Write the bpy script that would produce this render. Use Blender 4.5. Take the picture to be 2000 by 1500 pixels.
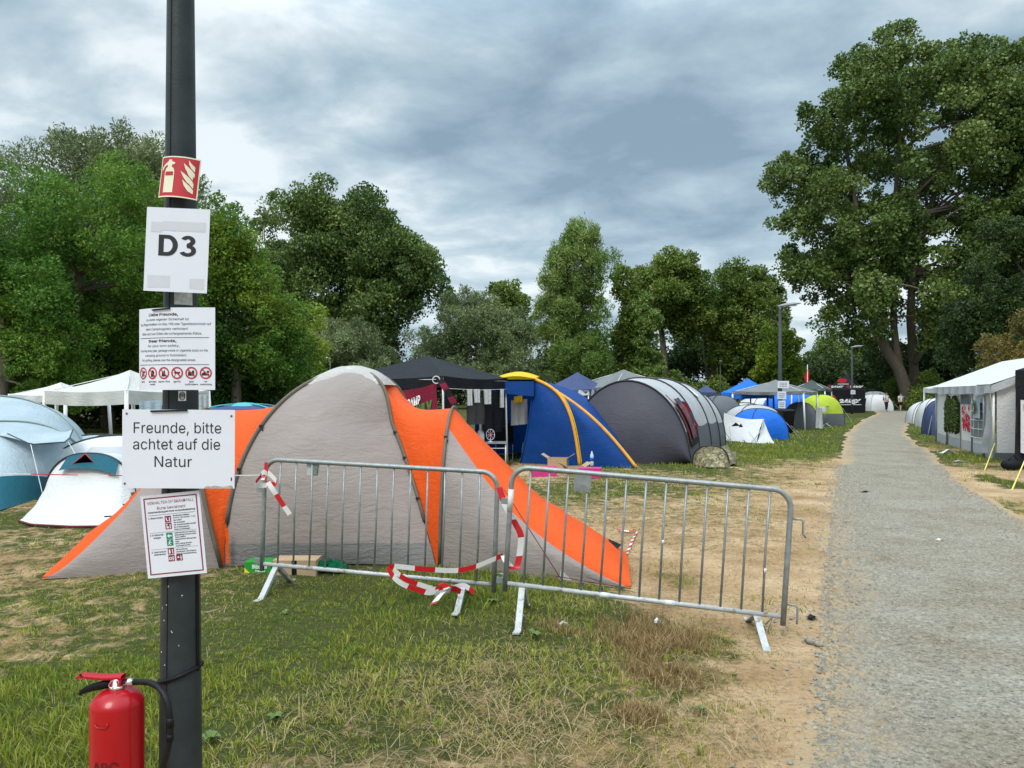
import bpy, math, random
import numpy as np
from mathutils import Vector, Matrix

sc = bpy.context.scene
for _o in list(bpy.data.objects):
    bpy.data.objects.remove(_o, do_unlink=True)
C = sc.collection
F, H, YH = 1450.0, 1.7, 768.0          # focal length in photo pixels, eye height in metres, horizon row
random.seed(7)
RNG = np.random.default_rng(7)

# ------------------------------------------------------------------ camera
cd = bpy.data.cameras.new('camera')
cam = bpy.data.objects.new('camera', cd)
C.objects.link(cam)
cam.location = (0, 0, H)
cam.rotation_euler = (math.radians(90), 0, 0)
cd.sensor_width = 36.0
cd.lens = 36.0 * F / 2000.0
cd.shift_y = 18.0 / 2000.0
cd.clip_start = 0.05
cd.clip_end = 3000.0
sc.camera = cam

# ------------------------------------------------------------------ view, world, sun
sc.view_settings.view_transform = 'Standard'
sc.view_settings.look = 'None'
sc.view_settings.exposure = 0.54
sc.view_settings.gamma = 1.0
sc.view_settings.use_curve_mapping = False
sc.cycles.max_bounces = 6
sc.cycles.transparent_max_bounces = 6

SUN_EL, SUN_AZ = math.radians(52), math.radians(205)     # high, behind the camera and to its left
w = bpy.data.worlds.new('World')
sc.world = w
w.use_nodes = True
nt = w.node_tree
nt.nodes.clear()


def N(tree, typ, **kw):
    n = tree.nodes.new(typ)
    for k, v in kw.items():
        if k.startswith('i_'):
            n.inputs[k[2:].replace('_', ' ')].default_value = v
        else:
            setattr(n, k, v)
    return n


def ramp(tree, stops, interp='LINEAR'):
    n = tree.nodes.new('ShaderNodeValToRGB')
    n.color_ramp.interpolation = interp
    el = n.color_ramp.elements
    while len(el) < len(stops):
        el.new(0.5)
    for e, (p, c) in zip(el, stops):
        e.position = p
        e.color = (*c, 1) if len(c) == 3 else c
    return n


def world_nodes():
    L = nt.links.new
    out = N(nt, 'ShaderNodeOutputWorld')
    bg = N(nt, 'ShaderNodeBackground')
    bg.inputs['Strength'].default_value = 1.0
    tc = N(nt, 'ShaderNodeTexCoord')
    sep = N(nt, 'ShaderNodeSeparateXYZ')
    L(tc.outputs['Generated'], sep.inputs[0])
    zc = N(nt, 'ShaderNodeMath', operation='MAXIMUM')
    L(sep.outputs['Z'], zc.inputs[0]); zc.inputs[1].default_value = 0.0
    za = N(nt, 'ShaderNodeMath', operation='ADD')
    L(zc.outputs[0], za.inputs[0]); za.inputs[1].default_value = 0.24
    dx = N(nt, 'ShaderNodeMath', operation='DIVIDE'); L(sep.outputs['X'], dx.inputs[0]); L(za.outputs[0], dx.inputs[1])
    dy = N(nt, 'ShaderNodeMath', operation='DIVIDE'); L(sep.outputs['Y'], dy.inputs[0]); L(za.outputs[0], dy.inputs[1])
    cb = N(nt, 'ShaderNodeCombineXYZ'); L(dx.outputs[0], cb.inputs[0]); L(dy.outputs[0], cb.inputs[1])
    mp = N(nt, 'ShaderNodeMapping')
    mp.inputs['Rotation'].default_value = (0, 0, math.radians(28))
    mp.inputs['Scale'].default_value = (1.0, 1.25, 1)
    mp.inputs['Location'].default_value = (3.3, 1.7, 0)
    L(cb.outputs[0], mp.inputs[0])
    n1 = N(nt, 'ShaderNodeTexNoise', i_Scale=0.95, i_Detail=9.0, i_Roughness=0.5, i_Distortion=0.15)
    L(mp.outputs[0], n1.inputs['Vector'])
    n2 = N(nt, 'ShaderNodeTexNoise', i_Scale=3.4, i_Detail=8.0, i_Roughness=0.56, i_Distortion=0.25)
    L(mp.outputs[0], n2.inputs['Vector'])
    mx = N(nt, 'ShaderNodeMix', data_type='FLOAT')
    mx.inputs['Factor'].default_value = 0.38
    L(n1.outputs['Fac'], mx.inputs['A']); L(n2.outputs['Fac'], mx.inputs['B'])
    rp = ramp(nt, [(0.375, (0.190, 0.265, 0.330)), (0.425, (0.250, 0.338, 0.400)), (0.47, (0.310, 0.405, 0.465)), (0.52, (0.42, 0.505, 0.550)), (0.585, (0.64, 0.695, 0.715))])
    L(mx.outputs['Result'], rp.inputs['Fac'])
    sky = N(nt, 'ShaderNodeTexSky', sky_type='NISHITA')
    sky.sun_disc = False
    sky.sun_elevation = SUN_EL
    sky.sun_rotation = SUN_AZ
    sks = N(nt, 'ShaderNodeMix', data_type='RGBA', blend_type='MULTIPLY')
    sks.inputs['Factor'].default_value = 1.0
    L(sky.outputs[0], sks.inputs['A']); sks.inputs['B'].default_value = (0.1, 0.1, 0.1, 1)
    m2 = N(nt, 'ShaderNodeMix', data_type='RGBA')
    m2.inputs['Factor'].default_value = 0.12
    L(rp.outputs[0], m2.inputs['A']); L(sks.outputs['Result'], m2.inputs['B'])
    # the overcast dome is brighter towards the zenith (CIE overcast sky)
    mr = N(nt, 'ShaderNodeMapRange', i_From_Min=0.42, i_From_Max=0.95, i_To_Min=1.0, i_To_Max=3.6)
    L(zc.outputs[0], mr.inputs['Value'])
    vm = N(nt, 'ShaderNodeVectorMath', operation='SCALE')
    L(m2.outputs['Result'], vm.inputs[0]); L(mr.outputs[0], vm.inputs['Scale'])
    L(vm.outputs[0], bg.inputs['Color'])
    L(bg.outputs[0], out.inputs['Surface'])


world_nodes()
sl = bpy.data.lights.new('sun', 'SUN')
sl.energy = 1.5
sl.angle = math.radians(25)
sl.color = (1.0, 0.95, 0.88)
so = bpy.data.objects.new('sun', sl)
C.objects.link(so)
sd = Vector((math.sin(SUN_AZ) * math.cos(SUN_EL), math.cos(SUN_AZ) * math.cos(SUN_EL), math.sin(SUN_EL)))
so.rotation_euler = sd.to_track_quat('Z', 'Y').to_euler()
so.location = (0, 0, 40)


# ------------------------------------------------------------------ measuring: photo pixel + depth -> metres
def P(px, py, Y):
    return Vector(((px - 1000) / F * Y, Y, H - (py - YH) / F * Y))


def G(px, py):
    Y = H * F / (py - YH)
    return Vector(((px - 1000) / F * Y, Y, 0))


# ------------------------------------------------------------------ value noise
_LAT = np.random.default_rng(11).random((256, 256))


def vn(x, y, s=0):
    x = np.asarray(x, float) + s * 17.31; y = np.asarray(y, float) + s * 9.77
    xi = np.floor(x).astype(int); yi = np.floor(y).astype(int)
    fx = x - xi; fy = y - yi
    fx = fx * fx * (3 - 2 * fx); fy = fy * fy * (3 - 2 * fy)
    a = _LAT[xi % 256, yi % 256]; b = _LAT[(xi + 1) % 256, yi % 256]
    c = _LAT[xi % 256, (yi + 1) % 256]; d = _LAT[(xi + 1) % 256, (yi + 1) % 256]
    return (a * (1 - fx) + b * fx) * (1 - fy) + (c * (1 - fx) + d * fx) * fy


def fbm(x, y, s=0, o=4):
    t = 0; a = 0.5
    for k in range(o):
        t = t + a * vn(x * 2 ** k, y * 2 ** k, s + k); a *= 0.5
    return t / (1 - 0.5 ** o)


# ------------------------------------------------------------------ materials
MATS = {}


def new_mat(name):
    m = bpy.data.materials.new(name)
    m.use_nodes = True
    MATS[name] = m
    return m, m.node_tree, m.node_tree.nodes['Principled BSDF']


def mat(name, col, rough=0.6, metal=0.0, var=0.12, vscale=6.0, bump=0.0, bscale=40.0, spec=0.4, stretch=None, coat=0.0, dirt=None, dscale=3.0, dthr=0.6):
    """plain surface: base colour with a little procedural mottling, optional bump and dirt patches"""
    m, t, b = new_mat(name)
    L = t.links.new
    tc = N(t, 'ShaderNodeTexCoord')
    vec = tc.outputs['Object']
    if stretch:
        mp = N(t, 'ShaderNodeMapping'); mp.inputs['Scale'].default_value = stretch
        L(vec, mp.inputs[0]); vec = mp.outputs[0]
    nz = N(t, 'ShaderNodeTexNoise', i_Scale=vscale, i_Detail=5.0, i_Roughness=0.6)
    L(vec, nz.inputs['Vector'])
    lo = tuple(c * (1 - var) for c in col); hi = tuple(min(1, c * (1 + var)) for c in col)
    rp = ramp(t, [(0.3, lo), (0.7, hi)])
    L(nz.outputs['Fac'], rp.inputs['Fac'])
    cout = rp.outputs[0]
    if dirt:
        n3 = N(t, 'ShaderNodeTexNoise', i_Scale=dscale, i_Detail=6.0, i_Roughness=0.65)
        L(vec, n3.inputs['Vector'])
        r3 = ramp(t, [(dthr, (0, 0, 0)), (min(1, dthr + 0.12), (1, 1, 1))]); L(n3.outputs['Fac'], r3.inputs['Fac'])
        mx = N(t, 'ShaderNodeMix', data_type='RGBA')
        L(r3.outputs[0], mx.inputs['Factor']); L(cout, mx.inputs['A']); mx.inputs['B'].default_value = (*dirt, 1)
        cout = mx.outputs['Result']
    L(cout, b.inputs['Base Color'])
    b.inputs['Roughness'].default_value = rough
    b.inputs['Metallic'].default_value = metal
    b.inputs['Specular IOR Level'].default_value = spec
    b.inputs['Coat Weight'].default_value = coat
    if bump:
        n2 = N(t, 'ShaderNodeTexNoise', i_Scale=bscale, i_Detail=4.0)
        L(vec, n2.inputs['Vector'])
        bp = N(t, 'ShaderNodeBump', i_Strength=bump, i_Distance=0.02)
        L(n2.outputs['Fac'], bp.inputs['Height'])
        L(bp.outputs[0], b.inputs['Normal'])
    return m


def fabric(name, col, wr=0.5, ws=2.2, stretch=(1, 1, 3.0), trans=0.18, rough=0.55, var=0.1, sheen=0.3, dirt=None):
    """tent cloth: mottled colour, creases as bump, a little light coming through"""
    m, t, b = new_mat(name)
    L = t.links.new
    tc = N(t, 'ShaderNodeTexCoord')
    mp = N(t, 'ShaderNodeMapping'); mp.inputs['Scale'].default_value = stretch
    L(tc.outputs['Object'], mp.inputs[0])
    n0 = N(t, 'ShaderNodeTexNoise', i_Scale=1.4, i_Detail=5.0, i_Roughness=0.6)
    L(tc.outputs['Object'], n0.inputs['Vector'])
    rp = ramp(t, [(0.3, tuple(c * (1 - var) for c in col)), (0.7, tuple(min(1, c * (1 + var)) for c in col))])
    L(n0.outputs['Fac'], rp.inputs['Fac'])
    cout = rp.outputs[0]
    if dirt:
        n3 = N(t, 'ShaderNodeTexNoise', i_Scale=9.0, i_Detail=7.0, i_Roughness=0.7)
        L(tc.outputs['Object'], n3.inputs['Vector'])
        r3 = ramp(t, [(0.56, (0, 0, 0)), (0.72, (1, 1, 1))]); L(n3.outputs['Fac'], r3.inputs['Fac'])
        mx0 = N(t, 'ShaderNodeMix', data_type='RGBA')
        L(r3.outputs[0], mx0.inputs['Factor']); L(cout, mx0.inputs['A']); mx0.inputs['B'].default_value = (*dirt, 1)
        cout = mx0.outputs['Result']
    n1 = N(t, 'ShaderNodeTexNoise', i_Scale=ws, i_Detail=6.0, i_Roughness=0.62, i_Distortion=1.6)
    L(mp.outputs[0], n1.inputs['Vector'])
    rg = ramp(t, [(0.40, (0, 0, 0)), (0.5, (1, 1, 1)), (0.60, (0, 0, 0))])   # ridged creases
    L(n1.outputs['Fac'], rg.inputs['Fac'])
    n2 = N(t, 'ShaderNodeTexNoise', i_Scale=ws * 6, i_Detail=3.0)
    L(mp.outputs[0], n2.inputs['Vector'])
    ad = N(t, 'ShaderNodeMath', operation='MULTIPLY_ADD')
    L(n2.outputs['Fac'], ad.inputs[0]); ad.inputs[1].default_value = 0.12; L(rg.outputs[0], ad.inputs[2])
    mp2 = N(t, 'ShaderNodeMapping'); mp2.inputs['Rotation'].default_value = (0.3, 0.75, 0.2); mp2.inputs['Scale'].default_value = (0.9, 1.0, 3.4)
    L(tc.outputs['Object'], mp2.inputs[0])
    n4 = N(t, 'ShaderNodeTexNoise', i_Scale=ws * 1.7, i_Detail=5.0, i_Roughness=0.6, i_Distortion=1.2)
    L(mp2.outputs[0], n4.inputs['Vector'])
    rg2 = ramp(t, [(0.44, (0, 0, 0)), (0.5, (0.55, 0.55, 0.55)), (0.56, (0, 0, 0))])
    L(n4.outputs['Fac'], rg2.inputs['Fac'])
    ad2 = N(t, 'ShaderNodeMath', operation='ADD'); L(ad.outputs[0], ad2.inputs[0]); L(rg2.outputs[0], ad2.inputs[1])
    bp = N(t, 'ShaderNodeBump', i_Strength=wr, i_Distance=0.04)
    L(ad2.outputs[0], bp.inputs['Height'])
    L(cout, b.inputs['Base Color'])
    b.inputs['Roughness'].default_value = rough
    b.inputs['Specular IOR Level'].default_value = 0.18
    L(bp.outputs[0], b.inputs['Normal'])
    tr = N(t, 'ShaderNodeBsdfTranslucent')
    L(cout, tr.inputs['Color'])
    mx = N(t, 'ShaderNodeMixShader'); mx.inputs[0].default_value = trans
    L(b.outputs[0], mx.inputs[1]); L(tr.outputs[0], mx.inputs[2])
    L(mx.outputs[0], t.nodes['Material Output'].inputs['Surface'])
    return m


def leaf_mat(name, c0, c1, c2, trans=0.3, rough=0.5):
    """leaf colour runs over three tones of the same kind, one tone per leaf"""
    m, t, b = new_mat(name)
    L = t.links.new
    at = N(t, 'ShaderNodeAttribute', attribute_name='tint')
    rp = ramp(t, [(0.0, c0), (0.5, c1), (1.0, c2)])
    L(at.outputs['Fac'], rp.inputs['Fac'])
    L(rp.outputs[0], b.inputs['Base Color'])
    b.inputs['Roughness'].default_value = rough
    b.inputs['Specular IOR Level'].default_value = 0.3
    tr = N(t, 'ShaderNodeBsdfTranslucent')
    L(rp.outputs[0], tr.inputs['Color'])
    mx = N(t, 'ShaderNodeMixShader'); mx.inputs[0].default_value = trans
    L(b.outputs[0], mx.inputs[1]); L(tr.outputs[0], mx.inputs[2])
    L(mx.outputs[0], t.nodes['Material Output'].inputs['Surface'])
    return m


# ------------------------------------------------------------------ objects
OFF = {}


def tagp(o, label=None, cat=None, group=None, kind=None):
    if label: o['label'] = label
    if cat: o['category'] = cat
    if group: o['group'] = group
    if kind: o['kind'] = kind
    return o


def thing(name, label, cat, loc, group=None):
    o = bpy.data.objects.new(name, None)
    o.empty_display_size = 0.2
    C.objects.link(o)
    o.location = loc
    OFF[o.name] = Vector(loc)
    return tagp(o, label, cat, group)


def rot2(v, a):
    c, s = math.cos(a), math.sin(a)
    return Vector((v[0] * c - v[1] * s, v[0] * s + v[1] * c, v[2] if len(v) > 2 else 0))


class MB:
    def __init__(self):
        self.v = []; self.f = []; self.mi = []; self.sm = []; self.m = 0

    def add(self, vs, fs, smooth=True, m=None):
        b = len(self.v)
        self.v.extend([tuple(p) for p in vs])
        for f in fs:
            self.f.append(tuple(b + i for i in f)); self.mi.append(self.m if m is None else m); self.sm.append(smooth)
        return self

    def box(self, c, s, ax=None, m=None):
        """box centred on c with full sizes s; ax = three axes"""
        ax = ax or (Vector((1, 0, 0)), Vector((0, 1, 0)), Vector((0, 0, 1)))
        c = Vector(c)
        vs = [c + ax[0] * (s[0] / 2 * i) + ax[1] * (s[1] / 2 * j) + ax[2] * (s[2] / 2 * k) for i in (-1, 1) for j in (-1, 1) for k in (-1, 1)]
        fs = [(0, 1, 3, 2), (4, 6, 7, 5), (0, 4, 5, 1), (2, 3, 7, 6), (0, 2, 6, 4), (1, 5, 7, 3)]
        return self.add(vs, fs, False, m)

    def tube(self, pts, r, n=8, m=None, cap=True, flat=1.0):
        pts = [Vector(p) for p in pts]
        k = len(pts)
        rs = r if isinstance(r, (list, tuple)) else [r] * k
        t0 = (pts[1] - pts[0]).normalized()
        u = t0.cross(Vector((0, 0, 1)))
        if u.length < 1e-3: u = t0.cross(Vector((0, 1, 0)))
        u.normalize()
        vs = []
        for i in range(k):
            t = (pts[min(i + 1, k - 1)] - pts[max(i - 1, 0)]).normalized()
            u = (u - t * u.dot(t))
            if u.length < 1e-6: u = t.orthogonal()
            u.normalize()
            v = t.cross(u)
            for j in range(n):
                a = 2 * math.pi * j / n
                vs.append(pts[i] + (u * math.cos(a) + v * (math.sin(a) * flat)) * rs[i])
        fs = [(i * n + j, i * n + (j + 1) % n, (i + 1) * n + (j + 1) % n, (i + 1) * n + j) for i in range(k - 1) for j in range(n)]
        if cap:
            fs.append(tuple(range(n - 1, -1, -1))); fs.append(tuple((k - 1) * n + j for j in range(n)))
        return self.add(vs, fs, True, m)

    def lathe(self, c, prof, n=24, m=None, ax=Vector((0, 0, 1))):
        """prof = [(radius, height)] about ax through c"""
        c = Vector(c); ax = Vector(ax).normalized()
        u = ax.orthogonal().normalized(); v = ax.cross(u)
        vs = [c + ax * h + (u * math.cos(2 * math.pi * j / n) + v * math.sin(2 * math.pi * j / n)) * r for r, h in prof for j in range(n)]
        fs = [(i * n + j, i * n + (j + 1) % n, (i + 1) * n + (j + 1) % n, (i + 1) * n + j) for i in range(len(prof) - 1) for j in range(n)]
        fs.append(tuple(range(n - 1, -1, -1))); fs.append(tuple((len(prof) - 1) * n + j for j in range(n)))
        return self.add(vs, fs, True, m)

    def grid(self, Q, amp=0.0, freq=3.0, seed=0, m=None, mfun=None):
        """Q = (n, k, 3) points; amp = crease height along the surface normal"""
        Q = np.array(Q, float)
        n, k = Q.shape[:2]
        if amp:
            du = np.gradient(Q, axis=0); dv = np.gradient(Q, axis=1)
            nn = np.cross(du, dv); nn /= (np.linalg.norm(nn, axis=2, keepdims=True) + 1e-9)
            lu = np.cumsum(np.linalg.norm(du, axis=2), axis=0); lv = np.cumsum(np.linalg.norm(dv, axis=2), axis=1)
            d = fbm(lu * freq, lv * freq, seed, 4) - 0.5
            edge = np.minimum(np.minimum(np.arange(n)[:, None], n - 1 - np.arange(n)[:, None]) / 3.0, np.minimum(np.arange(k)[None], k - 1 - np.arange(k)[None]) / 3.0)
            Q = Q + nn * (d * amp * 2 * np.clip(edge, 0, 1))[..., None]
        fs = [(i * k + j, i * k + j + 1, (i + 1) * k + j + 1, (i + 1) * k + j) for i in range(n - 1) for j in range(k - 1)]
        b = len(self.v)
        self.v.extend(map(tuple, Q.reshape(-1, 3)))
        for q, f in enumerate(fs):
            self.f.append(tuple(b + i for i in f)); self.sm.append(True)
            self.mi.append(mfun(q // (k - 1) / (n - 1), q % (k - 1) / (k - 1)) if mfun else (self.m if m is None else m))
        return self

    def build(self, name, mats, parent=None, world=True, loc=None):
        me = bpy.data.meshes.new(name)
        o = bpy.data.objects.new(name, me)
        if parent is not None:
            off = OFF.get(parent.name, Vector((0, 0, 0)))
        elif loc is not None:
            off = Vector(loc)
        else:
            a = np.array(self.v); off = Vector(((a[:, 0].min() + a[:, 0].max()) / 2, (a[:, 1].min() + a[:, 1].max()) / 2, a[:, 2].min()))
        vs = np.array(self.v, float)
        if world: vs = vs - np.array(off)
        me.from_pydata(vs.tolist(), [], self.f)
        for mm in (mats if isinstance(mats, (list, tuple)) else [mats]):
            me.materials.append(mm)
        me.polygons.foreach_set('material_index', self.mi)
        me.polygons.foreach_set('use_smooth', self.sm)
        me.update()
        C.objects.link(o)
        if parent is not None:
            o.parent = parent
        else:
            o.location = off
        OFF[o.name] = off
        return o


def solo(mb, name, mats, label, cat, group=None, kind=None, loc=None):
    return tagp(mb.build(name, mats, loc=loc), label, cat, group, kind)


def big_mesh(name, V, nper, mats, tint=None, parent=None, off=Vector((0, 0, 0))):
    """V = (n, nper, 3): n separate faces of nper corners"""
    n = V.shape[0]
    me = bpy.data.meshes.new(name)
    me.vertices.add(n * nper); me.loops.add(n * nper); me.polygons.add(n)
    me.vertices.foreach_set('co', (V - np.array(off)).astype(np.float32).ravel())
    me.loops.foreach_set('vertex_index', np.arange(n * nper, dtype=np.int32))
    me.polygons.foreach_set('loop_start', np.arange(0, n * nper, nper, dtype=np.int32))
    me.polygons.foreach_set('loop_total', np.full(n, nper, np.int32))
    me.materials.append(mats)
    if tint is not None:
        at = me.attributes.new('tint', 'FLOAT', 'FACE')
        at.data.foreach_set('value', tint.astype(np.float32))
    me.update(calc_edges=True)
    o = bpy.data.objects.new(name, me)
    C.objects.link(o)
    if parent is not None: o.parent = parent
    else: o.location = off
    OFF[o.name] = Vector(off)
    return o


def copy_tree(o, loc, label=None, rz=None):
    c = o.copy(); C.objects.link(c); c.location = loc
    OFF[c.name] = Vector(loc)
    if rz is not None: c.rotation_euler = (0, 0, rz)
    if label: c['label'] = label
    for ch in list(o.children):
        d = ch.copy(); C.objects.link(d); d.parent = c
        for g in list(ch.children):
            e = g.copy(); C.objects.link(e); e.parent = d
    return c


def arc(a, b, h, n=24, p=1.0, lean=(0, 0, 0)):
    """an arch from foot a over height h to foot b; p<1 makes the shoulders fuller"""
    a = np.array(a, float); b = np.array(b, float); out = []
    for i in range(n + 1):
        th = math.pi * i / n
        cx = math.cos(th); sx = math.sin(th)
        f = 0.5 - 0.5 * math.copysign(abs(cx) ** p, cx)
        z = abs(sx) ** p
        out.append(a + (b - a) * f + np.array([0, 0, h]) * z + np.array(lean) * z)
    return np.array(out)


def bow(a, b, up=0.0, out=(0, 0, 0), n=20):
    a = np.array(a, float); b = np.array(b, float)
    t = np.linspace(0, 1, n + 1)[:, None]
    return a + (b - a) * t + (np.array([0, 0, up]) + np.array(out)) * np.sin(math.pi * t)


def loft(c0, c1, n=16, sag=0.0, out=(0, 0, 0)):
    """surface between two curves with the same number of points"""
    c0 = np.array(c0, float); c1 = np.array(c1, float)
    t = np.linspace(0, 1, n + 1)[:, None, None]
    return c0[None] * (1 - t) + c1[None] * t + (np.array([0, 0, -sag]) + np.array(out)) * np.sin(math.pi * t)


# ------------------------------------------------------------------ lettering
_tc = bpy.data.curves.new('lettering', 'FONT')
_to = bpy.data.objects.new('lettering', _tc)
C.objects.link(_to)
_tc.resolution_u = 2


def text_geo(s, bold=0.0):
    """flat outlines of the words: (n,2) points scaled to cap height 1 and faces"""
    _tc.body = s; _tc.offset = bold; _tc.size = 1.0; _tc.fill_mode = 'FRONT' if hasattr(_tc, 'fill_mode') else 'BOTH'
    bpy.context.view_layer.update()
    dg = bpy.context.evaluated_depsgraph_get()
    me = bpy.data.meshes.new_from_object(_to.evaluated_get(dg))
    v = np.array([p.co[:2] for p in me.vertices]) if me.vertices else np.zeros((0, 2))
    f = [tuple(p.vertices) for p in me.polygons]
    bpy.data.meshes.remove(me)
    return v, f


_tc.dimensions = '2D'
try:                                    # a plain grotesque that ships with Blender, if it is there
    import os
    _fp = os.path.join(bpy.utils.system_resource('DATAFILES', path='fonts') or '', 'Inter.woff2')
    if os.path.exists(_fp): _tc.font = bpy.data.fonts.load(_fp)
except Exception:
    pass


def clip_u(pts, c, sg):
    out = []
    for i in range(len(pts)):
        a, b = pts[i], pts[(i + 1) % len(pts)]
        ia, ib = (a[0] - c) * sg >= 0, (b[0] - c) * sg >= 0
        if ia: out.append(a)
        if ia != ib:
            t = (c - a[0]) / (b[0] - a[0]); out.append((c, a[1] + (b[1] - a[1]) * t))
    return out


CAPH = float(text_geo('H')[0][:, 1].max())


class Sheet:
    """a printed sheet: u to the right, v up, in metres about its centre; bent to the left (R, from u0) or on both sides"""
    def __init__(self, c, wdt, hgt, right=(1, 0, 0), up=(0, 0, 1), bend=None):
        self.c = Vector(c); self.w = wdt; self.h = hgt
        self.r = Vector(right).normalized(); self.u = Vector(up).normalized()
        self.n = self.r.cross(self.u) # points to the viewer for right=+X, up=+Z  -> (0,-1,0)
        self.bend = bend; self.rough = 0.0
        self.pr = MB()

    def at(self, u, v, d=0.0):
        b = self.bend
        if self.rough: d = d + self.rough * (float(fbm(u * 9, v * 9, 3)) - 0.5)
        if not b:
            return self.c + self.r * u + self.u * v + self.n * d
        if b[0] == 'both':
            R = b[1]; a = u / R
            return self.c + self.r * (math.sin(a) * (R + d)) + self.n * ((R + d) * math.cos(a) - R) + self.u * v
        R, u0 = b[1], b[2]
        if u >= u0:
            return self.c + self.r * u + self.u * v + self.n * d
        a = (u - u0) / R
        return self.c + self.r * (u0 + math.sin(a) * (R + d)) + self.n * ((R + d) * math.cos(a) - R) + self.u * v

    def paper(self, m, th=0.0012, nu=30, rough=0.0):
        self.rough = rough
        mb = MB()
        us = np.linspace(-self.w / 2, self.w / 2, nu + 1); vs = np.linspace(-self.h / 2, self.h / 2, 9)
        q = lambda d: [[self.at(u, v, d) for v in vs] for u in us]
        mb.grid(q(0)); mb.grid([list(reversed(r)) for r in q(-th)])
        ed = [(u, -self.h / 2) for u in us] + [(self.w / 2, v) for v in vs[1:]] + [(u, self.h / 2) for u in us[::-1][1:]] + [(-self.w / 2, v) for v in vs[::-1][1:]]
        fr = [self.at(u, v) for u, v in ed]; bk = [self.at(u, v, -th) for u, v in ed]
        n = len(ed)
        mb.add(fr + bk, [(i, n + i, n + (i + 1) % n, (i + 1) % n) for i in range(n - 1)], False)
        return mb

    def poly(self, pts, m, d=0.0015):
        # thin strips along u so that the print follows the bend
        if self.bend:
            st = 0.012
            u0 = min(p[0] for p in pts); u1 = max(p[0] for p in pts)
            k = max(1, int(math.ceil((u1 - u0) / st)))
            for i in range(k):
                q = clip_u(clip_u(pts, u0 + (u1 - u0) * i / k, 1), u0 + (u1 - u0) * (i + 1) / k, -1)
                if len(q) > 2: self.pr.add([self.at(u, v, d) for u, v in q], [tuple(range(len(q)))], False, m)
            return
        self.pr.add([self.at(u, v, d) for u, v in pts], [tuple(range(len(pts)))], False, m)

    def rect(self, u0, v0, u1, v1, m, d=0.0015, k=12):
        us = [u0 + (u1 - u0) * i / k for i in range(k + 1)]
        self.pr.add([self.at(u, v, d) for u in us for v in (v0, v1)], [(2 * i, 2 * i + 2, 2 * i + 3, 2 * i + 1) for i in range(k)], False, m)

    def frame(self, u0, v0, u1, v1, t, m, d=0.0015):
        self.rect(u0, v0, u1, v0 + t, m, d); self.rect(u0, v1 - t, u1, v1, m, d)
        self.rect(u0, v0 + t, u0 + t, v1 - t, m, d); self.rect(u1 - t, v0 + t, u1, v1 - t, m, d)

    def disc(self, u, v, r, m, d=0.0015, n=20):
        self.poly([(u + r * math.cos(2 * math.pi * i / n), v + r * math.sin(2 * math.pi * i / n)) for i in range(n)], m, d)

    def ring(self, u, v, r0, r1, m, d=0.0022, n=28):
        pts = [(u + r * math.cos(2 * math.pi * i / n), v + r * math.sin(2 * math.pi * i / n)) for i in range(n) for r in (r0, r1)]
        self.pr.add([self.at(a, b, d) for a, b in pts], [(2 * i, 2 * i + 1, (2 * i + 3) % (2 * n), (2 * i + 2) % (2 * n)) for i in range(n)], False, m)

    def line(self, u0, v0, u1, v1, t, m, d=0.0022):
        L = math.hypot(u1 - u0, v1 - v0); nx, ny = -(v1 - v0) / L * t / 2, (u1 - u0) / L * t / 2
        self.poly([(u0 + nx, v0 + ny), (u0 - nx, v0 - ny), (u1 - nx, v1 - ny), (u1 + nx, v1 + ny)], m, d)

    def text(self, s, u0, u1, v0, cap, m, bold=0.0, d=0.0018, slant=0.0):
        """words from u0 to u1 with their baseline at v0 and the given height of a capital"""
        g, f = text_geo(s, bold)
        if len(g) == 0: return
        x0, x1 = g[:, 0].min(), g[:, 0].max()
        sx = (u1 - u0) / (x1 - x0); sy = cap / CAPH
        self.pr.add([self.at(u0 + (x - x0) * sx + slant * y * sy, v0 + y * sy, d) for x, y in g], f, False, m)

# ================================================================== materials in use
M_white = mat('white_paper', (0.64, 0.675, 0.745), 0.28, var=0.03, spec=0.5, coat=0.2)
M_ink = mat('black_ink', (0.015, 0.015, 0.018), 0.5, var=0.05)
M_redink = mat('red_ink', (0.42, 0.02, 0.03), 0.45, var=0.08)
M_greenink = mat('green_ink', (0.01, 0.20, 0.11), 0.45, var=0.05)
M_cream = mat('cream_print', (0.66, 0.67, 0.50), 0.45, var=0.05)
M_maroon = mat('maroon_ink', (0.22, 0.02, 0.05), 0.5, var=0.05)
M_tapegrey = mat('old_tape', (0.53, 0.55, 0.60), 0.3, var=0.05)
M_pole = mat('grey_green_paint', (0.026, 0.034, 0.037), 0.42, var=0.25, vscale=9, bump=0.08, bscale=120, dirt=(0.06, 0.068, 0.065), dscale=9, dthr=0.66, spec=0.25)
M_black = mat('black_plastic', (0.006, 0.006, 0.007), 0.5, var=0.2, spec=0.2)
M_blackrub = mat('black_rubber', (0.007, 0.007, 0.008), 0.5, spec=0.25, var=0.2, bump=0.1, bscale=200)
M_extred = mat('red_gloss_paint', (0.36, 0.002, 0.007), 0.32, var=0.06, coat=0.25, spec=0.3, dirt=(0.24, 0.01, 0.015), dscale=8, dthr=0.66)
M_redplastic = mat('red_plastic', (0.42, 0.012, 0.025), 0.45, var=0.08, spec=.25)
M_chrome = mat('bright_metal', (0.7, 0.7, 0.68), 0.25, metal=1.0, var=0.08)
M_galv = mat('galvanised_steel', (0.27, 0.295, 0.295), 0.45, metal=0.45, var=0.22, vscale=18, bump=0.08, bscale=160, dirt=(0.24, 0.25, 0.23), dscale=7, dthr=0.58)
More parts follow.
